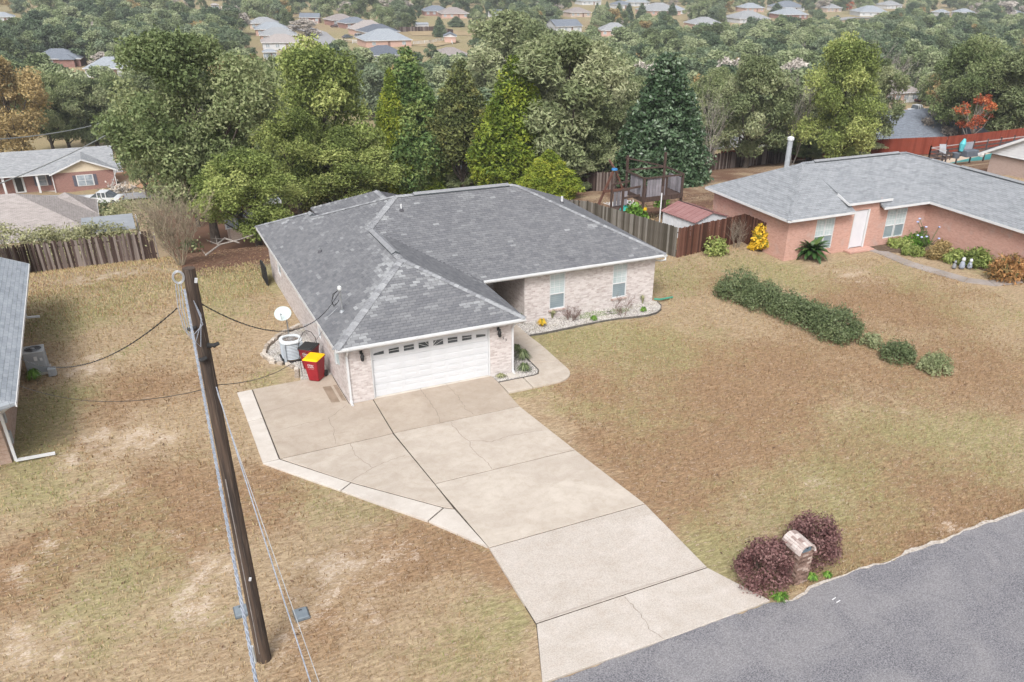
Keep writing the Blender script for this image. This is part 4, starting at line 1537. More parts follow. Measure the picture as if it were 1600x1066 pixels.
make_kind('fartan', 10, 4.6, p_oak, 60, 1.1, 90, .32, 'tan', .05, 20, nb=6, out=.3)
make_kind('fargrey', 9, 4.6, p_round, 70, 1.1, 70, .25, 'grey', .1, 21, nb=24, bark=PALEBARK, out=.2, asp=4)
make_kind('farcone', 9, 2.6, p_cyp, 80, .8, 120, .3, 'fardark', .02, 22, nb=3, out=.35)
make_kind('tan', 13, 5, p_oak, 150, 1.1, 330, .16, 'tan', .05, 23, nb=12, out=.3)


def branch_mesh(name, H, R, n, r0, mat, seed=1, multi=5, up=.7, sub=5, tip=.008):
    """leafless tree: stems that fork into limbs and twigs"""
    r = random.Random(seed)
    mb = MB()

    def grow(p, d, L, rad, lv):
        path = [p]
        q = Vector(p)
        dd = Vector(d)
        for i in range(4):
            dd = (dd + Vector((r.uniform(-.22, .22), r.uniform(-.22, .22), r.uniform(-.03, .16)))).normalized()
            q = q + dd * (L / 4)
            path.append(q.copy())
        mb.tube(path, [rad * (1 - .17 * i) for i in range(5)], 5 if lv < 2 else 3, cap=False)
        if lv < 3:
            for k in range(sub if lv else sub + 1):
                i = r.choice((1, 2, 3, 4, 4))
                a = r.uniform(0, 6.28)
                nd = (dd * up + Vector((math.cos(a), math.sin(a), r.uniform(0, .6))) * .6).normalized()
                grow(path[i], nd, L * r.uniform(.42, .68), max(tip, rad * .45), lv + 1)
    for m_ in range(multi):
        a = m_ * 6.28 / multi + r.uniform(-.4, .4)
        d = Vector((math.cos(a) * R / H * .7, math.sin(a) * R / H * .7, 1)).normalized() if multi > 1 else Vector((0, 0, 1))
        grow(Vector((math.cos(a) * .12, math.sin(a) * .12, -.1)) if multi > 1 else Vector((0, 0, -.2)), d, H * .55, r0, 0)
    return mb.mesh(name, mat, smooth=True, uv=False)


BARE = [branch_mesh('branches', 10, 4, 0, .12, PALEBARK, 3, 3, tip=.016), branch_mesh('branches', 10, 4, 0, .14, PALEBARK, 8, 2, sub=6, tip=.018)]


def tree(kind, spec, label, name='tree', cat='tree', group=None, rot=None, idx=None):
    x, y, z, h, r = spec
    if kind == 'bare':
        m = BARE[(idx or 0) % 2]
        o = thing(name, label, cat, (x, y, z), group)
        q = mk('branches', m, o)
        o.scale = (r / 4, r / 4, h / 10)
    else:
        cm, tm, H, R = KIND[kind][(idx if idx is not None else R_.randrange(99)) % len(KIND[kind])]
        o = thing(name, label, cat, (x, y, z), group)
        mk('crown', cm, o); mk('trunk', tm, o)
        o.scale = (r / R, r / R, h / H)
    if kind in ('oak', 'ygreen', 'feather', 'cypress', 'cypress_y', 'cypress_b', 'magnolia', 'tan'):
        o.scale = (o.scale[0] * 1.22, o.scale[1] * 1.22, o.scale[2] * 1.02)
    o.rotation_euler = (0, 0, R_.uniform(0, 6.28) if rot is None else rot)
    return o


# ------------------------------------------------------------------ the belt of trees behind the house
G1 = 'tall trees in a belt behind the house'
tree('oak', (-0.604, 37.994, -4.599, 14.4, 5.048), 'huge dark green oak left of the ridge, its trunks standing in red leaf litter', 'oak_tree', idx=0, rot=.5, group=G1)
tree('oak', (7.045, 62.823, -9.484, 14.2, 4.755), 'dense dark oak filling in just behind the huge oak', 'oak_tree', idx=1, group=G1)
tree('oak', (-3.353, 92.333, -14.543, 12.6, 2.865), 'small grey-green oak with a one-sided crown beside the two far utility poles', 'oak_tree', idx=2, group=G1)
tree('ygreen', (1.471, 30.556, -2.948, 6.4, 3.178), 'low yellow-green tree under the huge oak, nearest to the back yard', 'oak_tree', idx=0, rot=2, group=G1)
tree('ygreen', (12.033, 55.374, -8.075, 15.1, 5.388), 'tall yellow-green tree between the huge oak and the golden cypress', 'elm_tree', idx=1, group=G1)
tree('ygreen', (12.793, 51.92, -7.384, 7.8, 4.312), 'bright yellow-green tree whose crown hangs over the left back corner of the roof', 'elm_tree', idx=0, rot=4, group=G1)
tree('feather', (14.122, 82.664, -12.885, 16.2, 5.059), 'soft olive tree half hidden behind the huge oak and the tall yellow-green tree', 'elm_tree', idx=0, group=G1)
tree('cypress', (21.768, 59.483, -8.897, 15.2, 3.862), 'green cypress with golden top and left edge, first of three behind the roof ridge', 'cypress_tree', idx=0, group='cypresses behind the roof ridge')
tree('cypress_y', (19.565, 58.294, -8.659, 13.2, 1.999), 'narrow golden cypress leaning against the left side of the green cypress', 'cypress_tree', idx=0, group='cypresses behind the roof ridge')
tree('cypress_b', (26.151, 56.143, -8.229, 13.6, 2.988), 'thin bronze-green cypress with bare lower stems, middle one behind the roof ridge', 'cypress_tree', idx=0, group='cypresses behind the roof ridge')
tree('cypress_y', (29.829, 51.062, -7.212, 13.4, 3.768), 'bright lime-green full cypress, right-hand one behind the roof ridge', 'cypress_tree', idx=0, rot=2.2, group='cypresses behind the roof ridge')
tree('cypress_y', (29.668, 42.879, -5.576, 4.6, 2.375), 'short lime-green cypress at the foot of the right-hand cypress', 'cypress_tree', idx=0, rot=.7, group='cypresses behind the roof ridge')
tree('feather', (34.628, 49.626, -6.925, 15, 5.823), 'big soft grey-green tree overhanging the dark wooden fence corner', 'elm_tree', idx=1, group=G1)
tree('feather', (59.788, 119.382, -17.09, 22.1, 9.611), 'tall pale grey-green tree rising behind the bronze and lime cypresses', 'elm_tree', idx=2, group=G1)
tree('feather', (37.869, 48.657, -6.731, 8.6, 3.56), 'drooping olive-green tree over the swing set', 'elm_tree', idx=0, rot=3, group=G1)
tree('magnolia', (42.556, 43.801, -5.76, 12.8, 4.032), 'glossy dark magnolia behind the wooden playset', 'magnolia_tree', group=G1)
tree('bare', (55.454, 53.557, -7.711, 9.4, 2.557), 'leafless pale tree just right of the glossy magnolia', 'bare_tree', idx=0, group=G1)
tree('feather', (64.007, 57.017, -8.403, 12.9, 4.433), 'rounded grey-green tree between two leafless trees behind the fence', 'elm_tree', idx=2, rot=2, group=G1)
tree('bare', (68.408, 53.675, -7.735, 11.3, 2.375), 'slender leafless tree beside the metal chimney', 'bare_tree', idx=1, group=G1)
tree('ygreen', (69.222, 47.717, -6.543, 13.6, 4.528), 'yellow-green tree with golden lower leaves behind the salmon brick house ridge', 'elm_tree', idx=1, rot=1, group=G1)
tree('feather', (80.627, 54.502, -7.9, 12.2, 3.426), 'soft olive tree left of the blue-grey roof', 'elm_tree', idx=0, rot=5, group=G1)
tree('bare', (130.253, 96.011, -15.087, 15.7, 7.288), 'wide silvery leafless tree in front of the brown hipped roof', 'bare_tree', idx=0, rot=2, group=G1)
tree('oak', (104.664, 59.695, -8.939, 14.1, 5.45), 'dark oak behind the rust-red fence with the rust-red tree before it', 'oak_tree', idx=1, rot=3, group=G1)
tree('feather', (109.15, 54.803, -7.961, 12.5, 5.361), 'pale olive tree at the right edge of the picture above the white gable', 'elm_tree', idx=1, rot=1, group=G1)
tree('tan', (219.341, 134.15, -18.178, 14.4, 7.732), 'tan autumn tree at the far right edge', 'oak_tree', idx=0, group=G1)
tree('red', (101.503, 55.006, -8.001, 6.8, 3.449), 'rust-red autumn tree just behind the rust-red fence', 'maple_tree', group=G1)
tree('fargrey', (103.807, 63.263, -9.559, 5, 3.132), 'grey leafless bush-like tree left of the rust-red tree', 'bare_tree', group=G1)
for k, (s_, kd, lab) in enumerate([((-0.487, 55.079, -8.016, 12.9, 2.538), 'oak', 'mid-green oak bough mass between the far utility poles and the huge oak'), ((8.244, 51.791, -7.358, 9.7, 3.168), 'ygreen', 'yellow-green tree filling the gap right of the huge oak trunks'), ((28.379, 67.292, -10.25, 9.1, 3.323), 'feather', 'low soft tree in the shade behind the cypresses'), ((44.724, 52.884, -7.577, 11, 2.761), 'feather', 'grey-green tree between the big soft tree and the magnolia'), ((60.931, 64.962, -9.851, 6.6, 3.309), 'feather', 'small soft tree just behind the leafless pale tree'), ((70.701, 59.541, -8.908, 8.3, 3.272), 'oak', 'dark tree behind the slender leafless tree and chimney'), ((76.062, 58.913, -8.783, 9.6, 3.308), 'feather', 'soft olive tree left of the golden-leaved tree'), ((86.495, 62.077, -9.356, 8.5, 3.085), 'ygreen', 'yellow-green tree right of the golden-leaved tree'), ((68.423, 103.372, -15.718, 16.8, 6.425), 'feather', 'pale tree standing behind the big soft tree'), ((82.967, 90.02, -14.146, 12.5, 4.686), 'oak', 'mid-green tree behind the leafless pale tree'), ((118.798, 65.996, -10.028, 11.4, 4.488), 'feather', 'olive tree between the rust-red tree and the edge'), ((58.718, 104.916, -15.85, 19.8, 5.744), 'feather', 'pale soft tree right of the tall pale one')]):
    tree(kd, s_, lab, 'elm_tree', idx=k % 2, group=G1)
for k, (s_, kd) in enumerate([((10.201, 62.175, -9.373, 3.9, 2.318), 'oak'), ((13.409, 61.516, -9.26, 3.8, 2.338), 'feather'), ((16.929, 60.519, -9.089, 2.9, 2.023), 'oak'), ((22.615, 57.704, -8.541, 3.4, 1.814), 'cypress_y'), ((25.351, 57.902, -8.58, 3.2, 1.705), 'feather'), ((27.863, 55.491, -8.098, 3.3, 1.886), 'oak'), ((29.286, 52.285, -7.457, 2.9, 1.645), 'feather'), ((35.28, 48.037, -6.607, 3.5, 2.587), 'feather'), ((40.73, 53.046, -7.609, 3.1, 2.09), 'oak'), ((74.066, 57.319, -8.464, 3, 2.724), 'oak'), ((80.56, 56.098, -8.22, 3.1, 2.761), 'feather'), ((6.399, 54.812, -7.962, 3.1, 1.815), 'oak'), ((76.419, 54.114, -7.823, 4, 2.428), 'ygreen')]):
    tree(kd, s_, 'low leafy undergrowth tree at the foot of the tree belt behind the house', 'undergrowth_tree', idx=k % 2 if kd != 'cypress_y' else 0, group='low undergrowth trees along the belt')
# belt behind the brick gable house on the left
G2 = 'tree belt behind the brick gable house'
for k, (cx, top, w, kd, lab) in enumerate([
    (10, 100, 100, 'tan', 'tan-yellow autumn tree at the left edge, behind the brick gable house'),
    (62, 112, 90, 'oak', 'olive oak second from the left edge, behind the brick gable house'),
    (110, 118, 90, 'oak', 'dark oak behind the ridge of the brick gable house'),
    (155, 122, 90, 'feather', 'grey-green tree behind the gable end of the brick house'),
    (200, 118, 90, 'oak', 'dark oak right of the brick gable house beyond the dirt lot'),
    (250, 110, 90, 'feather', 'grey-green tree beyond the dirt lot, half behind the huge oak')]):
    tree(kd, (*[v for v in [(-19.48, 134.465, -18.191, 16.3, 5.479), (-15.385, 146.664, -18.714, 13.4, 4.35), (-12.899, 146.895, -18.724, 12.6, 4.941), (-8.361, 145.469, -18.663, 12.2, 4.969), (-3.651, 146.883, -18.724, 12.3, 5.069), (1.614, 145.902, -18.682, 13, 5.108)][k]],), lab, 'oak_tree', idx=k % 3, group=G2)

# named far trees
tree('fardark', (-1.935, 308.059, -23.161, 9.3, 10.435), 'wide dark blue-green tree above the two grey roofs at upper left', 'oak_tree', idx=0)
tree('fardark', (17.59, 367.463, -24.065, 10, 9.342), 'round dark green tree left of the bare lilac-grey trees', 'oak_tree', idx=1)
tree('far', (-12.788, 322.16, -23.443, 9.3, 5.342), 'bright green tree left of the wide dark tree', 'oak_tree', idx=1)
tree('fargrey', (-20.728, 340.506, -23.81, 3.7, 5.024), 'pale leafless tree above the small blue-grey roof', 'bare_tree')
tree('fargrey', (53.906, 405.296, -24.205, 11.5, 6.76), 'lilac-grey leafless tree at the left end of the row of grey roofs', 'bare_tree')
tree('fartan', (48.877, 421.948, -24.266, 6.4, 4.364), 'tan leafless tree beside the lilac-grey tree', 'bare_tree')
tree('fargrey', (81.717, 396.321, -24.172, 6.8, 7.862), 'wide leafless tree beside the street bend', 'bare_tree')
tree('fargrey', (152.901, 493.21, -24.53, 10.2, 10.882), 'broad pale leafless tree above the brown and grey roofs', 'bare_tree')
tree('farcone', (148.766, 462.599, -24.417, 8.7, 4.129), 'small dark cone-shaped tree, left one of a pair', 'conifer_tree')
tree('fardark', (164.808, 486.742, -24.506, 6.6, 3.997), 'small round dark tree, right one of a pair', 'oak_tree')
tree('fardark', (142.253, 431.72, -24.303, 4.8, 3.901), 'low dark rounded shrub-like tree under the pair', 'oak_tree')
tree('farcone', (138.385, 377.943, -24.103, 9.1, 3.21), 'green conifer left of the white gabled house', 'conifer_tree')
tree('farcone', (165.235, 427.453, -24.287, 5.4, 4.282), 'dark green conifer above the white gabled house', 'conifer_tree')
tree('fardark', (98.678, 275.111, -22.502, 6.6, 3.305), 'grey-green bushy tree between the dark hip roof and the white-windowed house', 'oak_tree')
tree('fardark', (224.226, 441.287, -24.338, 15.9, 13.232), 'large dark oak above the tall pale tree', 'oak_tree', idx=0)
tree('fardark', (201.149, 471.858, -24.451, 9.3, 2.921), 'small dark tree beside the blue roof', 'oak_tree', idx=1)
for k, s in enumerate([(248.52, 428.508, -24.291, 11.5, 2.83), (256.305, 431.427, -24.302, 12, 3.04), (270.537, 442.298, -24.342, 10.7, 3.317), (281.836, 449.691, -24.369, 9.9, 3.2), (295.266, 457.139, -24.397, 9.4, 3.657)]):
    tree('farcone', s, ['first clipped conifer in the row of five, leftmost and shadiest', 'second clipped conifer from the left in the row of five', 'middle clipped conifer of the row of five', 'fourth clipped conifer from the left in the row of five', 'rightmost clipped conifer of the row of five'][k], 'conifer_tree', group='row of five clipped conifers')
tree('farcone', (333.943, 482.355, -24.49, 7.8, 3.292), 'pale green conifer in front of the pale grey roof', 'conifer_tree')
tree('farcone', (401.763, 461.755, -24.414, 8.7, 5.458), 'green conifer between two grey-roofed houses at upper right', 'conifer_tree')
tree('red', (477.599, 474.2, -24.46, 8.1, 3.6), 'small dark red tree right of the grey-roofed house', 'maple_tree')
tree('red', (246.809, 550.795, -24.744, 7.7, 3.825), 'dark red tree at the top edge behind the blue roof', 'maple_tree')
tree('fartan', (370.704, 477.218, -24.471, 10.6, 7.123), 'yellow-tan tree between the grey roofs at the top', 'oak_tree')
tree('fargrey', (475.493, 499.434, -24.553, 8.8, 6.494), 'pale leafless tree before the grey hip roof at upper right', 'bare_tree')
tree('fargrey', (567.163, 414.617, -24.239, 11.2, 13.254), 'hazy grey tree near the top right corner', 'bare_tree')
for k, (s, lb) in enumerate(zip([(134.155, 429.487, -24.294, 1.5, 1.61), (59.599, 349.951, -23.999, 2.1, 2.534), (-10.899, 317.255, -23.345, 1, 1.066)], ['dark red shrub', 'dark red shrub in front of the beige hipped house', 'small shrub beside the blue-grey roof'])):
    if k == 1: tree('red', s, lb, 'maple_tree')


# ================================================================== THINGS ROUND THE HOUSE
# ------------------------------------------------------------------ utility pole in the foreground
px, py = -5.35, -12.2
pole = thing('utility_pole', 'tall dark weathered wooden utility pole in the left front yard with cables at its top', 'utility pole', (px, py, 0))
m, t, b = nt('creosoted_wood')
b.inputs['Roughness'].default_value = 0.85
n1 = noise_(t, 3.5, 6, 0.65, stretch=(2.5, 2.5, .12), dist=.4)
n2 = noise_(t, 16, 4, 0.6, stretch=(3, 3, .08))
col = mixc(t, ramp(t, n1, .4, .62), (0.075, 0.05, 0.036, 1), (0.024, 0.017, 0.014, 1))
col = mixc(t, math_(t, 'MULTIPLY', ramp(t, n2, .56, .7), .5), col, (0.2, 0.16, 0.13, 1))
t.links.new(col, b.inputs['Base Color'])
bump(t, b, n2, .6, .02)
POLEW = m
mb = MB()
path = [(px + .05 * (i / 10) ** 1.5, py - .03 * i / 10, -.3 if i == 0 else i * 1.01) for i in range(11)]
mb.tube(path, [.172 - .0056 * i for i in range(11)], 16)
mb.build('pole_shaft', POLEW, pole, smooth=False)
PT = Vector((px + .05, py - .03, 10.1))
GALV = simple('cable_guard_grey', (0.34, 0.37, 0.42, 1), (0.25, 0.27, 0.31, 1), 4, .55)
mb = MB(); mb.beam((px - .1, py - .13, .3), (px - .06, py - .12, 5.4), .045, .02, up=(1, 0, 0))
mb.build('cable_guard', simple('weathered_strip', (0.26, 0.24, 0.23, 1), (0.16, 0.14, 0.13, 1), 5, .8), pole)
for z in (2.6, 9.85):
    mb = MB(); mb.beam((px + (.02 if z < 5 else .12), py - .18, z), (px + (.04 if z < 5 else .14), py - .2, z + .09), .05, .03)
    mb.build('metal_tag', simple('tag_metal', (0.6, 0.62, 0.65, 1), None, 3, .4), pole)
mb = MB()
mb.lathe([(.0, .5), (.05, .5), (.055, .46), (.055, -.05)], (px - .24, py - .02, 0), 12)
mb.build('ground_conduit', simple('pale_pvc', (0.5, 0.53, 0.54, 1), None, 4, .5), pole)
for (dx, dy, z) in ((-.2, -.15, 8.95), (.16, -.16, 8.55), (-.12, -.2, 8.3)):
    mb = MB(); mb.tube([(px + dx, py + dy, z), (px + dx + .06, py + dy - .01, z - .03), (px + dx + .17, py + dy, z)], [.03, .05, .035], 8)
    mb.build('insulator', BLACK, pole)
mb = MB(); mb.tube([(px + .1, py - .17, 8.55), (px + .18, py - .17, 8.52)], .05, 12)
mb.build('cable_clamp', BLACK, pole)
ALU = simple('bare_aluminium_cable', (0.55, 0.57, 0.6, 1), (0.4, 0.42, 0.46, 1), 12, .4, metal=.3)
CABG = simple('grey_service_cable', (0.2, 0.225, 0.27, 1), (0.34, 0.37, 0.43, 1), 9, .5, stretch=(1, 1, 6))
CABB = simple('black_cable', (0.02, 0.02, 0.022, 1), (0.05, 0.05, 0.05, 1), 9, .6)
# loop of pale cable standing out left of the pole top
mb = MB()
cx, cz = px - .22, 10.02
for q in (0, .022):
    mb.tube([(cx + .06 + (.105 - q) * math.cos(a / 14 * 6.28), py - .1 - .04 * math.sin(a / 14 * 6.28), cz - .05 + (.14 - q) * math.sin(a / 14 * 6.28)) for a in range(15)], .011, 6)
mb.build('cable_loop', ALU, pole)
mb = MB()
for k, off in enumerate((-.06, .02, .1)):
    mb.tube([(px - .2 + off * .6, py - .12, 9.85), (px - .24 + off * .6, py - .16, 9.4), (px - .22 + off * .6, py - .18, 9.0 - k * .12), (px - .12 + off, py - .2, 8.75 - k * .1), (px + .1, py - .19, 9.0 + .1 * k), (px + .02, py - .17, 9.5)], .008, 5)
mb.build('jumper_cable', CABG, pole)
TOPL = Vector((px - .1, py - .12, 9.72))


def twist(path, r, n, turns):
    """n strands twisted round a path"""
    P = [Vector(p) for p in path]
    out = []
    for s in range(n):
        o = []
        for i, p in enumerate(P):
            d = (P[min(i + 1, len(P) - 1)] - P[max(0, i - 1)])
            u, w, _ = frame(d)
            a = 6.283 * (s / n + turns * i / (len(P) - 1))
            o.append(p + (u * math.cos(a) + w * math.sin(a)) * r)
        out.append(o)
    return out


# service cable over the street, passing low left of the drone
far = Vector((-5.897, -21.153, 7.9))
d = (far - TOPL)
endp = TOPL + d * 1.35
mb = MB()
for s in twist(cable(TOPL, endp + Vector((0, 0, 0)), .0, 150), .016, 3, 34):
    mb.tube(s, .0115, 5, cap=False)
o = tag(mb.build('service_cable', CABG), 'thick twisted grey service cable coming down from the pole top towards the street', 'cable')
M1 = Vector((px + .12, py - .14, 7.6))
for k, (q, lab) in enumerate((((-5.027, -18.72, 5.2), 'thin grey telephone wire falling right of the wooden pole, the nearer of two'), ((-4.804, -17.982, 4.4), 'thinnest grey wire falling right of the wooden pole past the right utility lid'))):
    e = Vector(q); e2 = M1 + (e - M1) * 1.3
    mb = MB(); mb.tube(cable(M1 - Vector((0, 0, .15 * k)), e2, .12, 20), .012 if k == 0 else .007, 5)
    tag(mb.build('overhead_wire', CABG if k == 0 else GREYMETAL), lab, 'wire')
# drops to both houses
mb = MB()
for s in twist(cable(TOPL + Vector((-.2, 0, -.35)), (-11.15, 5.6, 1.9), .9, 70), .011, 3, 36):
    mb.tube(s, .009, 4, cap=False)
tag(mb.build('service_drop', CABB), 'black twisted cable sagging from the pole top to the left neighbour wall', 'cable')
mb = MB()
for s in twist(cable(TOPL + Vector((.2, .05, -.3)), (0.5, 2.08, HE + .46 * .92 + .8), 1.05, 70), .011, 3, 32):
    mb.tube(s, .009, 4, cap=False)
tag(mb.build('service_drop', CABB), 'black twisted cable sagging from the pole top to the mast on the garage roof', 'cable')
mb = MB(); mb.tube(cable(M1 + Vector((-.2, 0, 0)), (-11.15, 3.0, 2.0), .55, 24), .008, 4)
tag(mb.build('telephone_drop', CABB), 'thin wire from halfway up the pole to the left neighbour house', 'wire')
mb = MB(); mb.tube(cable(M1 + Vector((.0, 0, .05)), (-0.1, 2.4, 2.35), .6, 24), .008, 4)
tag(mb.build('telephone_drop', CABB), 'thin wire from halfway up the pole to the wall behind the bins', 'wire')

# plastic handhole lids in the lawn
for (q, sx, lab) in (((-5.587, -10.203), .26, 'left grey plastic utility lid in the lawn, crossed by the thick cable'), ((-4.181, -11.002), .27, 'right grey plastic utility lid in the lawn, right of the pole foot')):
    x, y = q
    tt = thing('utility_cover', lab, 'utility box', (x, y, 0), 'utility lids in the lawn')
    mb = MB(); mb.bbox(x - sx / 1.4, y - .24, -.1, x + sx / 1.4, y + .24, .035, .02)
    mb.build('box_rim', simple('lid_grey_dark', (0.12, 0.14, 0.16, 1), None, 4), tt)
    mb = MB(); mb.bbox(x - sx / 1.4 + .03, y - .21, .03, x + sx / 1.4 - .03, y + .21, .055, .012)
    mb.build('lid', simple('lid_grey', (0.2, 0.235, 0.26, 1), (0.16, 0.19, 0.22, 1), 5, .6), tt)
    mb = MB(); mb.box(x - .04, y + .1, .055, x + .04, y + .13, .062)
    mb.build('finger_slot', BLACK, tt)

# ------------------------------------------------------------------ air conditioners
def ac_round(x, y):
    tt = thing('air_conditioner', 'round-cornered grey air conditioner with blue-grey louvres on the gravel beside the satellite dish', 'air conditioner', (x, y, 0))
    R = .42
    mb = MB(); mb.box(x - .48, y - .48, 0, x + .48, y + .48, .07)
    mb.build('base_pad', BLACK, tt)
    def ring(r, n=24, sq=.55):
        o = []
        for k in range(n):
            a = 6.2832 * k / n
            q = (abs(math.cos(a)) ** 4 + abs(math.sin(a)) ** 4) ** (-.25)
            q = 1 + (q - 1) * sq
            o.append((x + r * q * math.cos(a), y + r * q * math.sin(a)))
        return o
    mb = MB(); p = ring(R - .03)
    mb.prism(p, .07, .84)
    mb.build('coil', simple('ac_coil', (0.16, 0.12, 0.09, 1), (0.22, 0.17, 0.13, 1), 25, .7), tt)
    AC = simple('ac_louver', (0.4, 0.44, 0.48, 1), (0.34, 0.38, 0.42, 1), 4, .45)
    for k in range(11):
        z = .13 + k * .066
        mb = MB(); a, b_ = ring(R + .012), ring(R - .02)
        n = len(a)
        vs = [(u, v, z) for u, v in a] + [(u, v, z + .035) for u, v in b_] + [(u, v, z - .01) for u, v in b_]
        mb.add(vs, [(i, (i + 1) % n, n + (i + 1) % n, n + i) for i in range(n)] + [(i, 2 * n + i, 2 * n + (i + 1) % n, (i + 1) % n) for i in range(n)])
        mb.build('louver', AC, tt)
    for k in range(4):
        a = math.radians(45 + 90 * k)
        cx_, cy_ = x + (R + .09) * math.cos(a), y + (R + .09) * math.sin(a)
        mb = MB(); mb.bbox(cx_ - .05, cy_ - .05, .07, cx_ + .05, cy_ + .05, .86, .012)
        mb.build('corner_post', AC, tt)
    WT = simple('ac_top', (0.62, 0.65, 0.67, 1), (0.55, 0.58, 0.6, 1), 4, .4)
    mb = MB(); a, b_ = ring(R + .04), ring(R - .06)
    n = len(a)
    vs = [(u, v, .84) for u, v in a] + [(u, v, .9) for u, v in a] + [(x + (u - x) * .94, y + (v - y) * .94, .925) for u, v in a] + [(x + .34 * math.cos(6.2832 * k / n), y + .34 * math.sin(6.2832 * k / n), .93) for k in range(n)] + [(x + .33 * math.cos(6.2832 * k / n), y + .33 * math.sin(6.2832 * k / n), .86) for k in range(n)]
    fs = []
    for L_ in range(4):
        fs += [(L_ * n + i, L_ * n + (i + 1) % n, (L_ + 1) * n + (i + 1) % n, (L_ + 1) * n + i) for i in range(n)]
    mb.add(vs, fs)
    mb.build('top_cover', WT, tt)
    mb = MB()
    for r_ in (.1, .18, .26, .32):
        mb.tube([(x + r_ * math.cos(a_ / 16 * 6.2832), y + r_ * math.sin(a_ / 16 * 6.2832), .9) for a_ in range(17)], .006, 4, cap=False)
    for k in range(8):
        a_ = k * .785
        mb.tube([(x, y, .905), (x + .33 * math.cos(a_), y + .33 * math.sin(a_), .9)], .006, 4)
    mb.build('fan_guard', STEEL, tt)
    f = MB()
    for k in range(4):
        a_ = k * 1.571 + .4
        f.add([(x + .04 * math.cos(a_), y + .04 * math.sin(a_), .78), (x + .3 * math.cos(a_ - .3), y + .3 * math.sin(a_ - .3), .75), (x + .31 * math.cos(a_ + .35), y + .31 * math.sin(a_ + .35), .82), (x + .06 * math.cos(a_ + .9), y + .06 * math.sin(a_ + .9), .82)], [(0, 1, 2, 3)])
    f.lathe([(0, .84), (.07, .83), (.08, .7)], (x, y, 0), 10)
    f.build('fan', GREYMETAL, tt)
    return tt


ac_round(-1.1, 5.05)

# satellite dish on its post
dx, dy = -.95, 6.35
dsh = thing('satellite_dish', 'white satellite dish on a short grey post behind the louvred air conditioner', 'satellite dish', (dx, dy, 0))
mb = MB(); mb.tube([(dx, dy, -.1), (dx, dy, 1.3), (dx - .03, dy - .05, 1.42)], .028, 8)
mb.build('post', STEEL, dsh)
dirv = Vector((-.35, -.62, .70)).normalized()
u, w, _ = frame(dirv)
cen = Vector((dx - .12, dy - .12, 1.56))
mb = MB()
rings, n = 6, 28
vs, fs = [], []
for side in (0, 1):
    for r in range(rings + 1):
        q = r / rings
        for k in range(n):
            a = 6.2832 * k / n
            vs.append(cen + u * (.37 * q * math.cos(a)) + w * (.33 * q * math.sin(a)) + dirv * (.085 * q * q - .014 * side))
for side in (0, 1):
    o_ = side * (rings + 1) * n
    for r in range(rings):
        for k in range(n):
            f_ = (o_ + r * n + k, o_ + r * n + (k + 1) % n, o_ + (r + 1) * n + (k + 1) % n, o_ + (r + 1) * n + k)
            fs.append(f_ if side == 0 else tuple(reversed(f_)))
for k in range(n):
    fs.append((rings * n + k, rings * n + (k + 1) % n, (rings + 1) * n + rings * n + (k + 1) % n, (rings + 1) * n + rings * n + k))
mb.add(vs, fs)
mb.build('reflector', simple('dish_white', (0.45, 0.51, 0.51, 1), (0.4, 0.46, 0.46, 1), 3, .4), dsh, smooth=True)
mb = MB()
q0 = cen - w * .3 + dirv * .04; q1 = cen + dirv * .34 - w * .12
if q0.z > cen.z: q0 = cen + w * .3 + dirv * .04; q1 = cen + dirv * .34 + w * .12
mb.tube([q0, q1], .013, 6); mb.tube([q1, q1 - dirv * .09], .035, 8)
mb.build('feed_arm', GREYMETAL, dsh)
mb = MB(); mb.tube([Vector((dx - .03, dy - .05, 1.42)), cen - dirv * .02], .03, 6)
mb.build('mount_bracket', GREYMETAL, dsh)

# edging stones
STB = attr_mix('edging_stone', [(0, (0.3, 0.25, 0.2, 1)), (.5, (0.45, 0.39, 0.33, 1)), (1, (0.6, 0.55, 0.49, 1))], .9, .3, 9, .2, .4)
edge = [(-0.1, 8.35), (-0.6, 8.0), (-1.25, 7.5), (-1.85, 6.7), (-2.18, 5.85), (-1.95, 5.0), (-1.42, 4.5), (-1.2, 3.9), (-1.4, 2.95)]
pts = []
for a, b_ in zip(edge, edge[1:]):
    a, b_ = Vector(a), Vector(b_)
    n = max(1, int((b_ - a).length / .27))
    pts += [(a.lerp(b_, i / n), (b_ - a).normalized()) for i in range(n)]
wall_ = thing('stone_edging', 'curved row of pale edging stones round the air conditioner bed', 'edging', (-1.3, 5.5, 0))
for i, (p, d) in enumerate(pts):
    for row in range(2 if i < 14 else 1):
        mb = MB()
        hw, hl = .085, .125 + R_.uniform(-.015, .015)
        nrm_ = Vector((-d.y, d.x))
        z0, z1 = (-.05 if row == 0 else .085), (.085 if row == 0 else .16) + R_.uniform(-.008, .008)
        pc = p + nrm_ * (R_.uniform(-.02, .02)) + d * (.12 * row)
        cs = [pc + d * (sx * hl) + nrm_ * (sy * hw * R_.uniform(.85, 1.1)) for sx, sy in ((-1, -1), (1, -1), (1, 1), (-1, 1))]
        tp = [pc + (c_ - pc) * .86 for c_ in cs]
        vs = [(c_.x, c_.y, z0) for c_ in cs] + [(c_.x, c_.y, z1 - .02) for c_ in cs] + [(c_.x, c_.y, z1) for c_ in tp]
        mb.add(vs, [(0, 1, 5, 4), (1, 2, 6, 5), (2, 3, 7, 6), (3, 0, 4, 7), (4, 5, 9, 8), (5, 6, 10, 9), (6, 7, 11, 10), (7, 4, 8, 11), (8, 9, 10, 11)], 0, R_.random())
        mb.build('stone', STB, wall_)

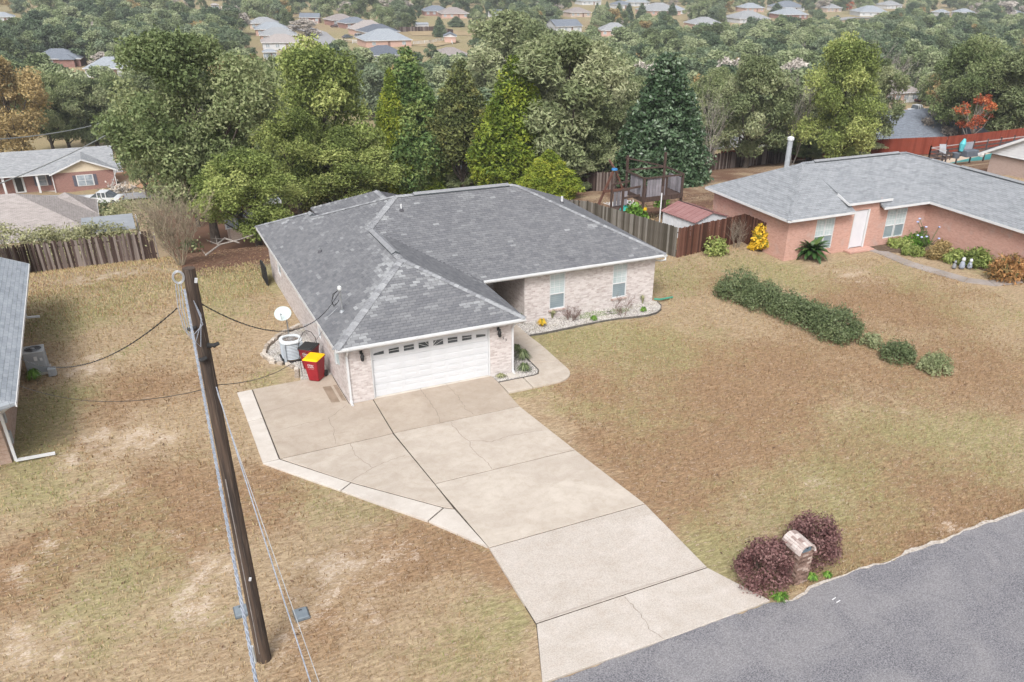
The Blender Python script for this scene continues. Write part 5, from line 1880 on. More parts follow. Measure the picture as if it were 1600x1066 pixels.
# ------------------------------------------------------------------ wheeled bins
def bin_(x, y, rot, lidmat, label, bodymat, logo=True):
    tt = thing('wheeled_bin', label, 'wheeled bin', (0, 0, 0), 'wheeled bins by the garage')
    mb = MB()
    lo = [(-.22, -.25), (.22, -.25), (.24, .27), (-.24, .27)]
    hi = [(-.29, -.38), (.29, -.38), (.3, .36), (-.3, .36)]
    def rnd(p, k=.05):
        o = []
        n = len(p)
        for i in range(n):
            a, b_, c_ = Vector(p[i - 1]), Vector(p[i]), Vector(p[(i + 1) % n])
            o += [tuple(b_ + (a - b_).normalized() * k), tuple(b_ + ((a - b_).normalized() + (c_ - b_).normalized()) * k * .3), tuple(b_ + (c_ - b_).normalized() * k)]
        return o
    mb.prism(rnd(lo), .03, .9, top=rnd(hi))
    # front recessed ribs
    mb.box(-.15, -.315, .5, .15, -.3, .53)
    body = mb.build('bin_body', bodymat, tt)
    mb = MB(); mb.prism(rnd([(-.31, -.4), (.31, -.4), (.32, .38), (-.32, .38)]), .9, .965)
    mb.build('rim', bodymat, tt)
    mb = MB(); mb.prism(rnd([(-.325, -.42), (.325, -.42), (.33, .36), (-.33, .36)]), .967, .99, top=rnd([(-.31, -.4), (.31, -.4), (.32, .35), (-.32, .35)]))
    mb.prism(rnd([(-.27, -.34), (.27, -.34), (.27, .3), (-.27, .3)], .04), .99, 1.01, top=rnd([(-.25, -.31), (.25, -.31), (.25, .27), (-.25, .27)], .04))
    mb.build('lid', lidmat, tt)
    mb = MB(); mb.tube([(-.25, .42, .93), (.25, .42, .93)], .018, 8)
    mb.beam((-.25, .34, .93), (-.25, .44, .93), .03, .04); mb.beam((.25, .34, .93), (.25, .44, .93), .03, .04)
    mb.build('handle', bodymat, tt)
    for s in (-1, 1):
        mb = MB(); mb.tube([(s * .24, .33, .14), (s * .3, .33, .14)], .135, 18)
        w_ = mb.build('wheel', BLACK, tt)
        mb = MB(); mb.tube([(s * .3, .33, .14), (s * .31, .33, .14)], .05, 10)
        mb.build('hub', DARKMETAL, w_)
    if logo:
        LW = simple('printed_white', (0.75, 0.72, 0.72, 1), None, 3, .6)
        sl = math.atan2(.13, .87)
        Mx = Matrix.Translation((0, -.345, .72)) @ Matrix.Rotation(math.radians(90) + sl * -1 * -1, 4, 'X')
        Mx = Matrix.Translation((0, -.362, .72)) @ Matrix.Rotation(math.radians(90) + sl, 4, 'X')
        txt('Gley', 'printed_name', tt, .14, LW, Mx, .002)
        Mx = Matrix.Translation((0, -.352, .64)) @ Matrix.Rotation(math.radians(90) + sl, 4, 'X')
        txt('WASTE', 'printed_word', tt, .08, LW, Mx, .002)
        Mx = Matrix.Translation((0, -.345, .59)) @ Matrix.Rotation(math.radians(90) + sl, 4, 'X')
        txt('________', 'printed_rule', tt, .055, LW, Mx, .002)
    tt.location = (x, y, 0.05)
    tt.rotation_euler = (0, 0, rot)
    return tt


REDP = simple('red_bin_plastic', (0.3, 0.018, 0.026, 1), (0.23, 0.015, 0.022, 1), 2, .42)
bin_(-.66, 2.62, math.radians(-38), simple('yellow_lid', (0.85, 0.48, 0.0, 1), (0.8, 0.44, 0.0, 1), 6, .45), 'dark red wheeled bin with bright yellow lid, standing on the driveway corner', REDP)
bin_(-.62, 3.75, math.radians(-38), BLACK, 'dark red wheeled bin with black lid, behind the yellow-lidded one', simple('darker_red_plastic', (0.2, 0.02, 0.028, 1), (0.15, 0.016, 0.022, 1), 2, .5))
sh = thing('garden_hook', 'thin dark double garden hook stuck in the bed beside the red bins', 'garden hook', (-1.12, 3.15, 0))
mb = MB(); mb.tube([(-1.12, 3.15, -.1), (-1.12, 3.15, 1.35), (-1.05, 3.18, 1.6), (-.85, 3.26, 1.85), (-.7, 3.33, 1.88)], .012, 6)
mb.tube([(-.7, 3.33, 1.88), (-.5, 3.42, 1.75), (-.35, 3.5, 1.45), (-.32, 3.5, 1.15)], .012, 6)
mb.build('hook_rod', DARKMETAL, sh)
mb = MB(); mb.tube([(-.7, 3.33, 1.88), (-.72, 3.4, 2.1), (-.2, 2.6, 2.5), (.05, 2.35, 2.75), (.4, 2.2, 3.1)], .01, 5)
tag(mb.build('grey_line', GREYMETAL), 'thin grey line running from the garden hook up over the eave', 'wire')
# little plants, hose, edging weeds in the beds
def tuft(x, y, r, h, mat, label, cat='plant', n=60, blade=.02, name='grass_clump', group=None, z=0.03, arch=.6):
    Q, V = [], []
    for k in range(n):
        a = R_.uniform(0, 6.2832); l = r * R_.uniform(.6, 1.1); hh_ = h * R_.uniform(.7, 1.1)
        dx_, dy_ = math.cos(a), math.sin(a)
        sx, sy = -dy_ * blade, dx_ * blade
        p0 = (x + dx_ * .02, y + dy_ * .02, z); p1 = (x + dx_ * l * .45, y + dy_ * l * .45, z + hh_); p2 = (x + dx_ * l, y + dy_ * l, z + hh_ * (1 - arch))
        Q.append([(p0[0] - sx, p0[1] - sy, p0[2]), (p0[0] + sx, p0[1] + sy, p0[2]), (p1[0] + sx, p1[1] + sy, p1[2]), (p1[0] - sx, p1[1] - sy, p1[2])])
        Q.append([(p1[0] - sx, p1[1] - sy, p1[2]), (p1[0] + sx, p1[1] + sy, p1[2]), (p2[0] + sx * .2, p2[1] + sy * .2, p2[2]), (p2[0] - sx * .2, p2[1] - sy * .2, p2[2])])
        v = R_.random(); V += [v, v]
    o = mk(name, quads(name, np.array(Q) - np.array([x, y, z]), V, mat), None, (x, y, z))
    return tag(o, label, cat, group)


tuft((7.735, 0.937)[0], (7.735, 0.937)[1], .42, .42, LM['shrub'], 'larger arching green clump in the small gravel bed by the walkway', n=110)
tuft((7.316, -0.107)[0], (7.316, -0.107)[1], .36, .32, LM['shrub'], 'smaller green clump nearest the driveway in the small gravel bed', n=90)
tuft((7.859, 1.812)[0], (7.859, 1.812)[1], .3, .3, LM['shrub'], 'dark green clump at the back of the small gravel bed against the wall', n=70)
tuft((6.225, -0.212)[0], (6.225, -0.212)[1], .25, .12, LM['olive'], 'flat olive weed beside the square paver at the garage corner', n=50)
mb = MB(); mb.bbox(6.5, -.5, .02, 6.95, -.1, .07, .01)
tag(mb.build('paver', CONCRETE), 'square pale splash block under the right garage downspout', 'splash block')


def bush(x, y, z, rx, ry, h, mat, label, name='bush', n=18, dens=520, size=.07, cat='bush', group=None, lr=.3, asp=1.8, dome=True, out=.5, droop=0, vj=.5, vr=(.25, .75), seed=None, low=.0):
    """rounded shrub: stems inside, leaf cloud over lobes"""
    r = random.Random(seed if seed is not None else int(x * 71 + y * 13))
    L = []
    for k in range(n):
        a = r.uniform(0, 6.2832); t = r.random()
        el = math.asin(min(1, t * .98))
        q = math.cos(el)
        cx_ = (rx - lr * .8) * q * math.cos(a); cy_ = (ry - lr * .8) * q * math.sin(a); cz_ = max(lr * .7 + low, (h - lr * .85) * math.sin(el))
        L.append((cx_, cy_, cz_, lr * r.uniform(.75, 1.15), r.uniform(*vr)))
    # fill
    L.append((0, 0, h * .42, min(rx, ry) * .78, vr[0]))
    Q, V = leafcloud(L, dens, size, asp, .8, out, lowcut=-.5, droop=droop, vj=vj)
    Q[:, :, 2] = np.maximum(Q[:, :, 2], .0)
    tt = thing(name, label, cat, (x, y, z), group)
    mk('foliage', quads('foliage', Q, V, mat), tt)
    mb = MB()
    for k in range(7):
        a = r.uniform(0, 6.28)
        mb.tube([(0.03 * math.cos(a), .03 * math.sin(a), -.1), (rx * .3 * math.cos(a), ry * .3 * math.sin(a), h * .4), (rx * .6 * math.cos(a), ry * .6 * math.sin(a), h * .75)], [.022, .016, .006], 5)
    me = mb.mesh('stems', BARK, uv=False)
    mk('stems', me, tt)
    return tt


# clipped mounds in the middle of the lawn
GH = 'clipped green bushes in a row across the lawn'
hb = [(1190, 478, .97, .96, 1.45, 'first and farthest mound of the long hedge row on the lawn'),
      (1215, 500, .97, .9, 1.35, 'second mound of the long hedge row on the lawn'),
      (1242, 508, .9, .9, 1.3, 'third mound of the long hedge row on the lawn'),
      (1262, 520, .95, .9, 1.3, 'fourth mound of the long hedge row on the lawn'),
      (1306, 530, 1.28, 1.2, 1.42, 'nearest and broadest mound of the long hedge row on the lawn')]
for k, (cx_, cy_, rx, ry, h, lab) in enumerate([(20.95, 3.4, 1.2, 1.2, 1.42, hb[0][5]), (21.35, 1.75, 1.12, 1.1, 1.28, hb[1][5]), (21.65, .3, 1.08, 1.05, 1.2, hb[2][5]), (21.95, -1.05, 1.0, .98, 1.15, hb[3][5]), (22.2, -2.5, 1.25, 1.2, 1.32, hb[4][5])]):
    bush(cx_, cy_, 0, rx, ry, h, LM['shrub'], lab, n=46, dens=1500, size=.052, group=GH, lr=.36, vj=.6, vr=(.4, .85), out=.45, asp=1.8, name='hedge_mound', cat='bush')
x, y = (22.858, -4.263)
bush(x, y + .25, 0, .55, .55, .62, LM['feather'], 'small thin grey-green bush right after the hedge row', n=40, dens=1500, size=.045, group=GH, lr=.16, vj=.35, name='lawn_bush')
x, y = (22.85, -6.098)
bush(x, y + .5, 0, .88, .82, .85, LM['shrub'], 'round green bush standing alone, second last of the row', n=60, dens=1500, size=.048, group=GH, lr=.22, vj=.35, name='lawn_bush')
x, y = (23.47, -7.616)
bush(x, y + .45, 0, .78, .74, .8, LM['feather'], 'greyish round bush, last and nearest the right edge of the row', n=60, dens=1500, size=.048, group=GH, lr=.2, vj=.35, name='lawn_bush')

# ------------------------------------------------------------------ brick mailbox between purple bushes
mx, my = 8.78, -15.35
mbx = thing('brick_mailbox', 'brick mailbox pillar with rounded brick top between two purple bushes at the roadside', 'mailbox', (mx, my, 0))
MORT = simple('mortar', (0.12, 0.1, 0.09, 1), (0.18, 0.15, 0.13, 1), 12, .95)
MBR = attr_mix('mailbox_brick', [(0, (0.12, 0.075, 0.06, 1)), (.5, (0.3, 0.2, 0.165, 1)), (1, (0.48, 0.38, 0.33, 1))], .85, .35, 14, .15, .4, obj=.2)
hw, hd = .24, .35
mb = MB(); mb.box(mx - hw + .015, my - hd + .015, -.1, mx + hw - .015, my + hd - .015, 1.02)
mb.box(mx - hw + .015, my - hd + .12, 1.02, mx + hw - .015, my + hd - .015, 1.2)
mb.build('mortar_core', MORT, mbx)
bh, bw = .066, .2
nrow = 15
for r in range(nrow):
    z0 = r * .0745
    if z0 > 1.06: break
    for side in range(4):
        if side in (1, ): continue      # the back is against the bushes, still built below
        L_ = hw * 2 if side in (0, 1) else hd * 2
        off = (r % 2) * .1
        a = -L_ / 2
        segs = []
        cur = a - off
        while cur < L_ / 2 - .02:
            s0, s1 = max(cur, a), min(cur + bw, L_ / 2)
            if s1 - s0 > .03: segs.append((s0 + .004, s1 - .004))
            cur += bw + .01
        for s0, s1 in segs:
            mb = MB()
            pr = R_.uniform(-.003, .004)
            if side == 0: q = (mx + s0, my - hd - pr, mx + s1, my - hd + .03)
            elif side == 2: q = (mx - hw - pr, my + s0, mx - hw + .03, my + s1)
            else: q = (mx + hw - .03, my + s0, mx + hw + pr, my + s1)
            mb.box(q[0], q[1], z0 + .004, q[2], q[3], z0 + bh, 0, R_.random())
            mb.build('brick', MBR, mbx)
mb = MB(); mb.box(mx - hw, my + hd - .02, 0, mx + hw, my + hd, 1.1)
mb.build('back_brickwork', BRICKP, mbx)
# barrel vault of bricks laid on edge
cz, rad = 1.08, .3
VB = attr_mix('vault_brick', [(0, (0.28, 0.2, 0.18, 1)), (.4, (0.5, 0.42, 0.39, 1)), (1, (0.66, 0.59, 0.56, 1))], .85, .25, 12, .15, .4)
mb = MB()
prof = [(mx + (rad - .02) * math.cos(a), cz + (rad - .02) * math.sin(a)) for a in [math.pi * k / 14 for k in range(15)]]
vs = [(p, my - hd + .06, z) for p, z in prof] + [(p, my + hd + .02, z) for p, z in prof]
n = len(prof)
mb.add(vs, [(i, n + i, n + i + 1, i + 1) for i in range(n - 1)] + [tuple(range(n, 2 * n))])
mb.build('vault_core', MORT, mbx)
nseg = 13
for k in range(nseg):
    a0 = math.pi * k / nseg + .012; a1 = math.pi * (k + 1) / nseg - .012
    for row in range(4):
        y0 = my - hd - .03 + row * .19 + .004; y1 = y0 + .182
        mb = MB()
        r0_, r1_ = rad - .05, rad + R_.uniform(0, .006)
        vs = []
        for yy in (y0, y1):
            for (a, r) in ((a0, r0_), (a1, r0_), (a1, r1_), (a0, r1_)):
                vs.append((mx + r * math.cos(a), yy, cz + r * math.sin(a)))
        mb.add(vs, [(0, 1, 2, 3), (7, 6, 5, 4), (3, 2, 6, 7), (0, 4, 5, 1), (1, 5, 6, 2), (0, 3, 7, 4)], 0, R_.random())
        mb.build('brick', VB, mbx)
mb = MB()
pf = [(mx - .15, 1.04), (mx + .15, 1.04), (mx + .15, 1.18)] + [(mx + .15 * math.cos(a), 1.18 + .13 * math.sin(a)) for a in [math.pi * k / 8 for k in range(1, 8)]] + [(mx - .15, 1.18)]
n = len(pf)
vs = [(p, my - hd + .02, z) for p, z in pf] + [(p, my - hd + .3, z) for p, z in pf]
mb.add(vs, [tuple(range(n))] + [(i, n + i, n + (i + 1) % n, (i + 1) % n) for i in range(n)])
mb.build('mailbox_door', simple('blue_grey_metal', (0.14, 0.19, 0.24, 1), (0.2, 0.26, 0.3, 1), 8, .35, metal=.5), mbx)
mb = MB(); mb.box(mx - .02, my - hd - .005, 1.24, mx + .02, my - hd + .02, 1.27)
mb.build('door_latch', BLACK, mbx)
bush(7.88, -15.1, 0, .9, .8, 1.45, LM['purple'], 'round purple-leaved bush left of the brick mailbox', n=70, dens=2000, size=.042, lr=.24, vj=.7, group='purple bushes beside the mailbox', name='purple_bush', seed=3)
bush(9.85, -14.8, 0, .92, .85, 1.52, LM['purple'], 'round purple-leaved bush right of the brick mailbox', n=70, dens=2000, size=.042, lr=.24, vj=.7, group='purple bushes beside the mailbox', name='purple_bush', seed=4)
for k, (q, s_, lb) in enumerate((((7.805, -15.936), .3, 'bright green weeds under the left purple bush'), ((9.193, -15.684), .2, 'bright green weeds at the foot of the brick mailbox'), ((9.655, -15.806), .16, 'small green weeds under the right purple bush'))):
    tuft(q[0], q[1], s_, .14, LM['bright'], lb, n=90, blade=.02, name='weeds')

# ------------------------------------------------------------------ plants in the long front bed
tuft(*(10.064, 3.874), .28, .35, LM['yellow'], 'yellow-green tuft at the left end of the long front bed', n=110, arch=.4)
tuft(*(12.627, 3.516), .2, .22, LM['bright'], 'small bright green tuft in the middle of the long front bed', n=80)
tuft(*(15.39, 3.545), .2, .22, LM['bright'], 'small bright green tuft near the right end of the long front bed', n=80)
tuft(*(9.296, 4.708), .26, .4, LM['shrub'], 'dark green plant at the porch corner behind the garage eave', n=90)
tuft(*(10.949, 4.586), .22, .4, LM['olive'], 'pale straw-like stems under the left front window', n=40, arch=.1)
tuft(*(15.941, 4.502), .2, .4, LM['olive'], 'straw-yellow stems by the wall near the right end of the long bed', n=30, arch=.1)
o = blob('moss_patch', *(13.068, 4.193), 1.0, .35, .034, simple('low_green_cover', (0.11, 0.16, 0.06, 1), (0.18, 0.22, 0.1, 1), 9, .9, .5), seed=4)
tag(o, 'flat patch of low green cover in the middle of the long front bed', 'ground cover')
o = blob('moss_patch', *(14.276, 4.116), .8, .3, .034, MATS['low_green_cover'], seed=7)
tag(o, 'flat green patch right of centre in the long front bed', 'ground cover')


def stems(x, y, z, h, r, mat, label, n=9, seed=1, cat='shrub', name='bare_shrub', sub=4, r0=.016, leafm=None, group=None, tip=.004):
    me = branch_mesh('branches', h, r, 0, r0, mat, seed, n, sub=sub, tip=tip)
    tt = thing(name, label, cat, (x, y, z), group)
    mk('branches', me, tt)
    if leafm:
        L = [(R_.uniform(-r, r) * .7, R_.uniform(-r, r) * .7, h * R_.uniform(.3, .9), r * .3, R_.random()) for _ in range(16)]
        Q, V = leafcloud(L, 90 / max(.1, r * r), .05 + .02 * r, 1.8)
        mk('foliage', quads('foliage', Q, V, leafm), tt)
    return tt


TW = simple('reddish_twigs', (0.13, 0.075, 0.065, 1), (0.2, 0.13, 0.11, 1), 9, .9)
TWG = simple('grey_twigs', (0.3, 0.26, 0.21, 1), (0.2, 0.165, 0.13, 1), 9, .9)
stems(*(11.719, 4.08), 0.03, .75, .7, TW, 'low spreading leafless maroon shrub right of the left front window', n=9, seed=2)
stems(*(14.187, 3.532), 0.03, 1.1, .6, TW, 'taller leafless twiggy shrub under the right front window', n=5, seed=5)
stems(*(11.83, 5.173), 0.03, .6, .4, TW, 'small twiggy shrub just under the left front window', n=4, seed=6)
# green downspout extension at the right corner
gx, gy_ = 16.75, 4.35
mb = MB(); mb.tube([(16.62, 4.5, .16), (16.95, 4.45, .1), (17.75, 4.55, .07)], .05, 10)
tag(mb.build('drain_extension', simple('green_drain_plastic', (0.05, 0.22, 0.15, 1), (0.07, 0.27, 0.19, 1), 4, .5)), 'green plastic drain pipe lying on grass at the right house corner', 'drain pipe')

# black panel leaning at the back of the west wall
mb = MB(); mb.box(-.5, 14.3, 0, -.42, 15.6, .95)
for k in range(9): mb.box(-.53, 14.35 + k * .14, .05, -.5, 14.4 + k * .14, .98)
tag(mb.build('dark_screen', BLACK), 'dark slatted screen standing at the far left corner of the house', 'screen')

# fallen branches under the oaks
for k, (L_, lb) in enumerate((([(-2.739, 20.118), (-1.786, 21.43), (-0.827, 21.54), (0.158, 21.909)], 'long pale fallen branch lying on the red litter under the huge oak'), ([(-1.902, 21.857), (-1.387, 22.546), (-0.801, 21.022)], 'shorter fallen branch beside the long one under the huge oak'))):
    mb = MB(); mb.tube([(a, b_, .12 + .1 * i) for i, (a, b_) in enumerate(L_)], [.05, .045, .035, .02][:len(L_)], 6)
    for i in range(len(L_) - 1):
        a = Vector((*L_[i], .15)); e = a + Vector((R_.uniform(-1, 1), R_.uniform(-.6, .6), .3))
        mb.tube([a, e], [.02, .006], 4)
    tag(mb.build('fallen_branch', PALEBARK), lb, 'branch', 'fallen branches under the oaks')

# ================================================================== FENCES
GREYW = attr_mix('grey_fence_board', [(0, (0.085, 0.075, 0.06, 1)), (.5, (0.15, 0.135, 0.115, 1)), (1, (0.25, 0.235, 0.21, 1))], .95, .4, 3.0, .1, .3, obj=.5, stretch=(6, 6, .7))
BROWNW = attr_mix('brown_fence_board', [(0, (0.07, 0.035, 0.026, 1)), (.5, (0.13, 0.06, 0.043, 1)), (1, (0.2, 0.1, 0.075, 1))], .95, .4, 3.0, .1, .3, obj=.5, stretch=(6, 6, .7))
DARKW = attr_mix('dark_fence_board', [(0, (0.05, 0.033, 0.028, 1)), (.5, (0.1, 0.07, 0.062, 1)), (1, (0.26, 0.22, 0.2, 1))], .95, .4, 3.0, .1, .3, obj=.7, stretch=(6, 6, .7))
RUSTW = attr_mix('rust_red_fence_board', [(0, (0.19, 0.04, 0.024, 1)), (1, (0.26, 0.062, 0.038, 1))], .8, .15, 1.0, .2, 0, obj=.2)
PICK = {}


def fence(pts, label, mats, h=1.75, w=.14, name='wooden_fence', lean=.005, gap=.003, individual=True, side=1, group=None, flat=None, hj=.03):
    """boards one by one along a line; pts = ground points (x, y)"""
    p0 = Vector((*pts[0], 0))
    z0 = tz(*pts[0])
    root = thing(name, label, 'fence', (pts[0][0], pts[0][1], z0), group)
    allb = MB()
    cnt = 0
    rails = MB()
    posts = []
    for si, (a, b_) in enumerate(zip(pts, pts[1:])):
        a, b_ = Vector(a), Vector(b_)
        d = (b_ - a); L = d.length; d.normalize()
        n = int(L / w)
        nrm = Vector((-d.y, d.x)) * side
        mat = mats[min(si, len(mats) - 1)]
        key = (mat.name, w, h)
        if individual and key not in PICK:
            ms = []
            for q in range(4):
                mb = MB(); hh_ = h * (1 + R_.uniform(-hj, hj))
                mb.add([(-w / 2 + gap, -.009, 0), (w / 2 - gap, -.009, 0), (w / 2 - gap, .009, 0), (-w / 2 + gap, .009, 0),
                        (-w / 2 + gap, -.009, hh_ - .03), (w / 2 - gap, -.009, hh_ - .03), (w / 2 - gap, .009, hh_ - .03), (-w / 2 + gap, .009, hh_ - .03),
                        (-w / 2 + gap + .03, -.009, hh_), (w / 2 - gap - .03, -.009, hh_), (w / 2 - gap - .03, .009, hh_), (-w / 2 + gap + .03, .009, hh_)],
                       [(0, 1, 5, 4), (1, 2, 6, 5), (2, 3, 7, 6), (3, 0, 4, 7), (4, 5, 9, 8), (5, 6, 10, 9), (6, 7, 11, 10), (7, 4, 8, 11), (8, 9, 10, 11)], 0, q / 3)
                ms.append(mb.mesh('board', mat))
            PICK[key] = ms
        for i in range(n):
            p = a + d * ((i + .5) * w)
            z = tz(p.x, p.y) - .03
            if individual and cnt < 300:
                o = bpy.data.objects.new('board', R_.choice(PICK[key]))
                link(o); o.parent = root
                o.location = (p.x - p0.x, p.y - p0.y, z - z0)
                o.rotation_euler = (R_.uniform(-lean, lean), R_.uniform(-lean, lean), math.atan2(d.y, d.x))
            else:
                hh_ = h * (1 + R_.uniform(-hj, hj))
                e, f_ = d * (w / 2 - gap), nrm * .009
                cs = [p - e - f_, p + e - f_, p + e + f_, p - e + f_]
                allb.add([(c_.x, c_.y, z) for c_ in cs] + [(c_.x, c_.y, z + hh_) for c_ in cs], [(0, 1, 5, 4), (1, 2, 6, 5), (2, 3, 7, 6), (3, 0, 4, 7), (4, 5, 6, 7)], 0, R_.random())
            cnt += 1
        k = max(1, round(L / 2.4))
        for i in range(k + 1):
            if i == 0 and si > 0: continue
            p = a + d * (L * i / k) + nrm * .06
            z = tz(p.x, p.y)
            mb = MB(); mb.box(p.x - .045, p.y - .045, z - .2, p.x + .045, p.y + .045, z + h * .97, 0, R_.random())
            mb.build('fence_post', mat, root)
        for i in range(k):
            for zz in (.35, h - .35):
                p = a + d * (L * i / k + .02) + nrm * .03; q = a + d * (L * (i + 1) / k - .02) + nrm * .03
                mb = MB(); mb.beam((p.x, p.y, tz(p.x, p.y) + zz), (q.x, q.y, tz(q.x, q.y) + zz), .035, .08)
                mb.build('rail', mat, root)
    if allb.f: tag(allb.build('boards', mats[-1], root), kind='stuff')
    return root


fence([(18.5, 22.5), (19.3, 17.6), (21.63, 9.98)], 'weathered grey-green board fence running back from the corner beside the house', [GREYW], side=1)
fence([(21.66, 9.94), (27.0, 10.9)], 'short red-brown board fence between the corner post and the salmon brick house', [BROWNW], side=1)
fence([(27.0, 10.9), (26.9, 9.0)], 'dark open gate panel hinged at the salmon brick house corner', [BROWNW], name='fence_gate')
fence([(34.229, 50.599), (37.142, 43.504), (58.063, 58.164), (73.694, 60.283)], 'dark old board fence behind the playset and the salmon brick house', [DARKW], h=2.0, w=.2, hj=.04)
fence([(-14.137, 25.034), (-11.711, 29.427), (-4.939, 28.789)], 'dark uneven board fence at the far end of the left yard', [DARKW], h=1.75, side=1, hj=.06, lean=.03)
fence([(63.036, 60.914), (81.012, 61.234), (87.169, 47.109), (105.776, 49.871)], 'smooth rust-red board fence behind the pool', [RUSTW], h=2.1, w=.3, individual=False, hj=0)

# ================================================================== SHARED HOUSE BUILDER
def roofmat(name, a, b_, streak=None, tab=(.9, .3)):
    m, t, b = nt(name)
    b.inputs['Roughness'].default_value = .9
    b.inputs['Specular IOR Level'].default_value = .15
    tc = t.nodes.new('ShaderNodeTexCoord')
    br = t.nodes.new('ShaderNodeTexBrick')
    br.inputs['Scale'].default_value = 1.0
    br.inputs['Mortar Size'].default_value = .008
    br.inputs['Brick Width'].default_value = .31
    br.inputs['Row Height'].default_value = .15
    br.inputs['Color1'].default_value = (*a, 1); br.inputs['Color2'].default_value = (*b_, 1)
    br.inputs['Mortar'].default_value = (*[v * .55 for v in a], 1)
    t.links.new(tc.outputs['UV'], br.inputs['Vector'])
    f = noise_(t, 1.1, 6, coord='UV', stretch=(1, 3, 1), rough=.7)
    col = mixc(t, ramp(t, f, .38, .66), br.outputs['Color'], (*(streak or [v * 1.35 for v in b_]), 1))
    col = mixc(t, .5, br.outputs['Color'], col)
    t.links.new(col, b.inputs['Base Color'])
    inv = math_(t, 'SUBTRACT', 1.0, br.outputs['Fac'])
    bump(t, b, inv, .5, .01)
    MATS[name] = m
    return m


RGREEN = roofmat('grey_green_shingles', (0.18, 0.193, 0.21), (0.245, 0.258, 0.275))
RGREY = roofmat('grey_shingles', (0.2, 0.21, 0.225), (0.28, 0.29, 0.305), (0.42, 0.43, 0.44))
RBEIGE = roofmat('beige_shingles', (0.26, 0.235, 0.225), (0.33, 0.3, 0.29))
RBROWN = roofmat('brown_grey_shingles', (0.21, 0.185, 0.18), (0.28, 0.25, 0.24))
RBLUE = roofmat('blue_grey_shingles', (0.12, 0.14, 0.17), (0.18, 0.2, 0.235))
RDARK = roofmat('dark_slate_shingles', (0.085, 0.1, 0.125), (0.12, 0.135, 0.165))
RPALE = roofmat('pale_grey_shingles', (0.22, 0.245, 0.275), (0.29, 0.315, 0.345))
BSAL = brickmat('salmon_brick', (0.5, 0.29, 0.235, 1), (0.4, 0.22, 0.18, 1), (0.54, 0.35, 0.29, 1), (0.46, 0.33, 0.29, 1), blot=.6, blotc=(0.42, 0.33, 0.3, 1), bscale=1.2)
BRED = brickmat('red_brown_brick', (0.27, 0.145, 0.125, 1), (0.22, 0.115, 0.1, 1), (0.32, 0.2, 0.175, 1), (0.27, 0.19, 0.17, 1))
BTAN = brickmat('tan_brick', (0.5, 0.4, 0.33, 1), (0.4, 0.3, 0.25, 1), (0.55, 0.46, 0.4, 1), (0.45, 0.38, 0.33, 1))
BPINK = brickmat('pink_tan_brick', (0.5, 0.32, 0.26, 1), (0.42, 0.26, 0.21, 1), (0.56, 0.4, 0.34, 1), (0.45, 0.34, 0.3, 1))
SIDING = simple('white_siding', (0.56, 0.57, 0.59, 1), (0.5, 0.51, 0.53, 1), 2, .6)
CREAM = simple('cream_board', (0.6, 0.52, 0.4, 1), (0.55, 0.47, 0.36, 1), 2, .7)


def roofpart(name, polys, mat, parent, th=.12):
    """roof slopes with real thickness, one slope per object"""
    for poly in polys:
        pts = [Vector(p) for p in poly]
        nrm = (pts[1] - pts[0]).cross(pts[2] - pts[0])
        if nrm.z < 0: pts = pts[::-1]
        k = len(pts)
        low = [p - Vector((0, 0, th)) for p in pts]
        mb = MB()
        mb.add(pts + low, [tuple(range(k)), tuple(reversed(range(k, 2 * k)))] + [(i, k + i, k + (i + 1) % k, (i + 1) % k) for i in range(k)])
        mb.build(name, mat, parent)


def fascia(parent, L, h=.13, mat=WHITE):
    for a, b_ in L:
        a, b_ = Vector(a), Vector(b_)
        d = (b_ - a).normalized(); out = Vector((d.y, -d.x, 0)).normalized()
        mb = MB(); mb.beam(a + out * .012 - Vector((0, 0, h / 2 + .01)), b_ + out * .012 - Vector((0, 0, h / 2 + .01)), .04, h)
        mb.build('fascia_board', mat, parent)


# ------------------------------------------------------------------ salmon brick house on the right
ph = thing('brick_house', 'low salmon brick house with grey-green roof and white recessed door, at the right', 'house', (27, 7, 0))
e, s_ = 2.5, .5
x0, y0, y1, xv = 26.55, 6.6, 14.6, 37.4
xe = 43.8
A0 = (x0, y0, e); L0 = (x0, y1, e)
hm = (y1 - y0) / 2
Pm = (x0 + hm, y0 + hm, e + s_ * hm); Sm = (xe - hm - .9, y0 + hm, e + s_ * hm)
wv = 3.2
V0 = (xv, y0, e); Wt = (xv + wv, y0 + wv, e + s_ * wv); Ws = (xv + wv, -12, e + s_ * wv); Vs = (xv, -12, e)
E0 = (xv + 2 * wv, -12, e); E1 = (xv + 2 * wv, y1, e)
px0, px1 = 31.45, 33.6
rise = .55
front = [A0, (px0, y0, e), (px0, y0 + 1.9, e + s_ * 1.9), (px1 + .1, y0 + 1.9, e + s_ * 1.9), (px1 + .1, y0, e), V0, Wt, Sm, Pm]
roofpart('front_roof_slope', [[A0, (px0, y0, e), (px0, y0 + hm, e + s_ * hm), Pm], [(px0, y0 + 1.3, e + s_ * 1.3), (px1 + .1, y0 + 1.3, e + s_ * 1.3), (px1 + .1, y0 + hm, e + s_ * hm), (px0, y0 + hm, e + s_ * hm)], [(px1 + .1, y0, e), V0, Wt, Sm, (px1 + .1, y0 + hm, e + s_ * hm)]], RGREEN, ph)
roofpart('porch_roof', [[(px0 - .35, y0 + .25, e + .42), (px1 + .05, y0 + .25, e + .42), (px1 + .9, y0 + 2.3, e + s_ * 2.3 + .02), (px0 - .5, y0 + 2.6, e + s_ * 2.6 + .02), (px0 - .35, y0 + 1.3, e + .78)]], RGREEN, ph, .08)
roofpart('west_roof_slope', [[L0, A0, Pm]], RGREEN, ph)
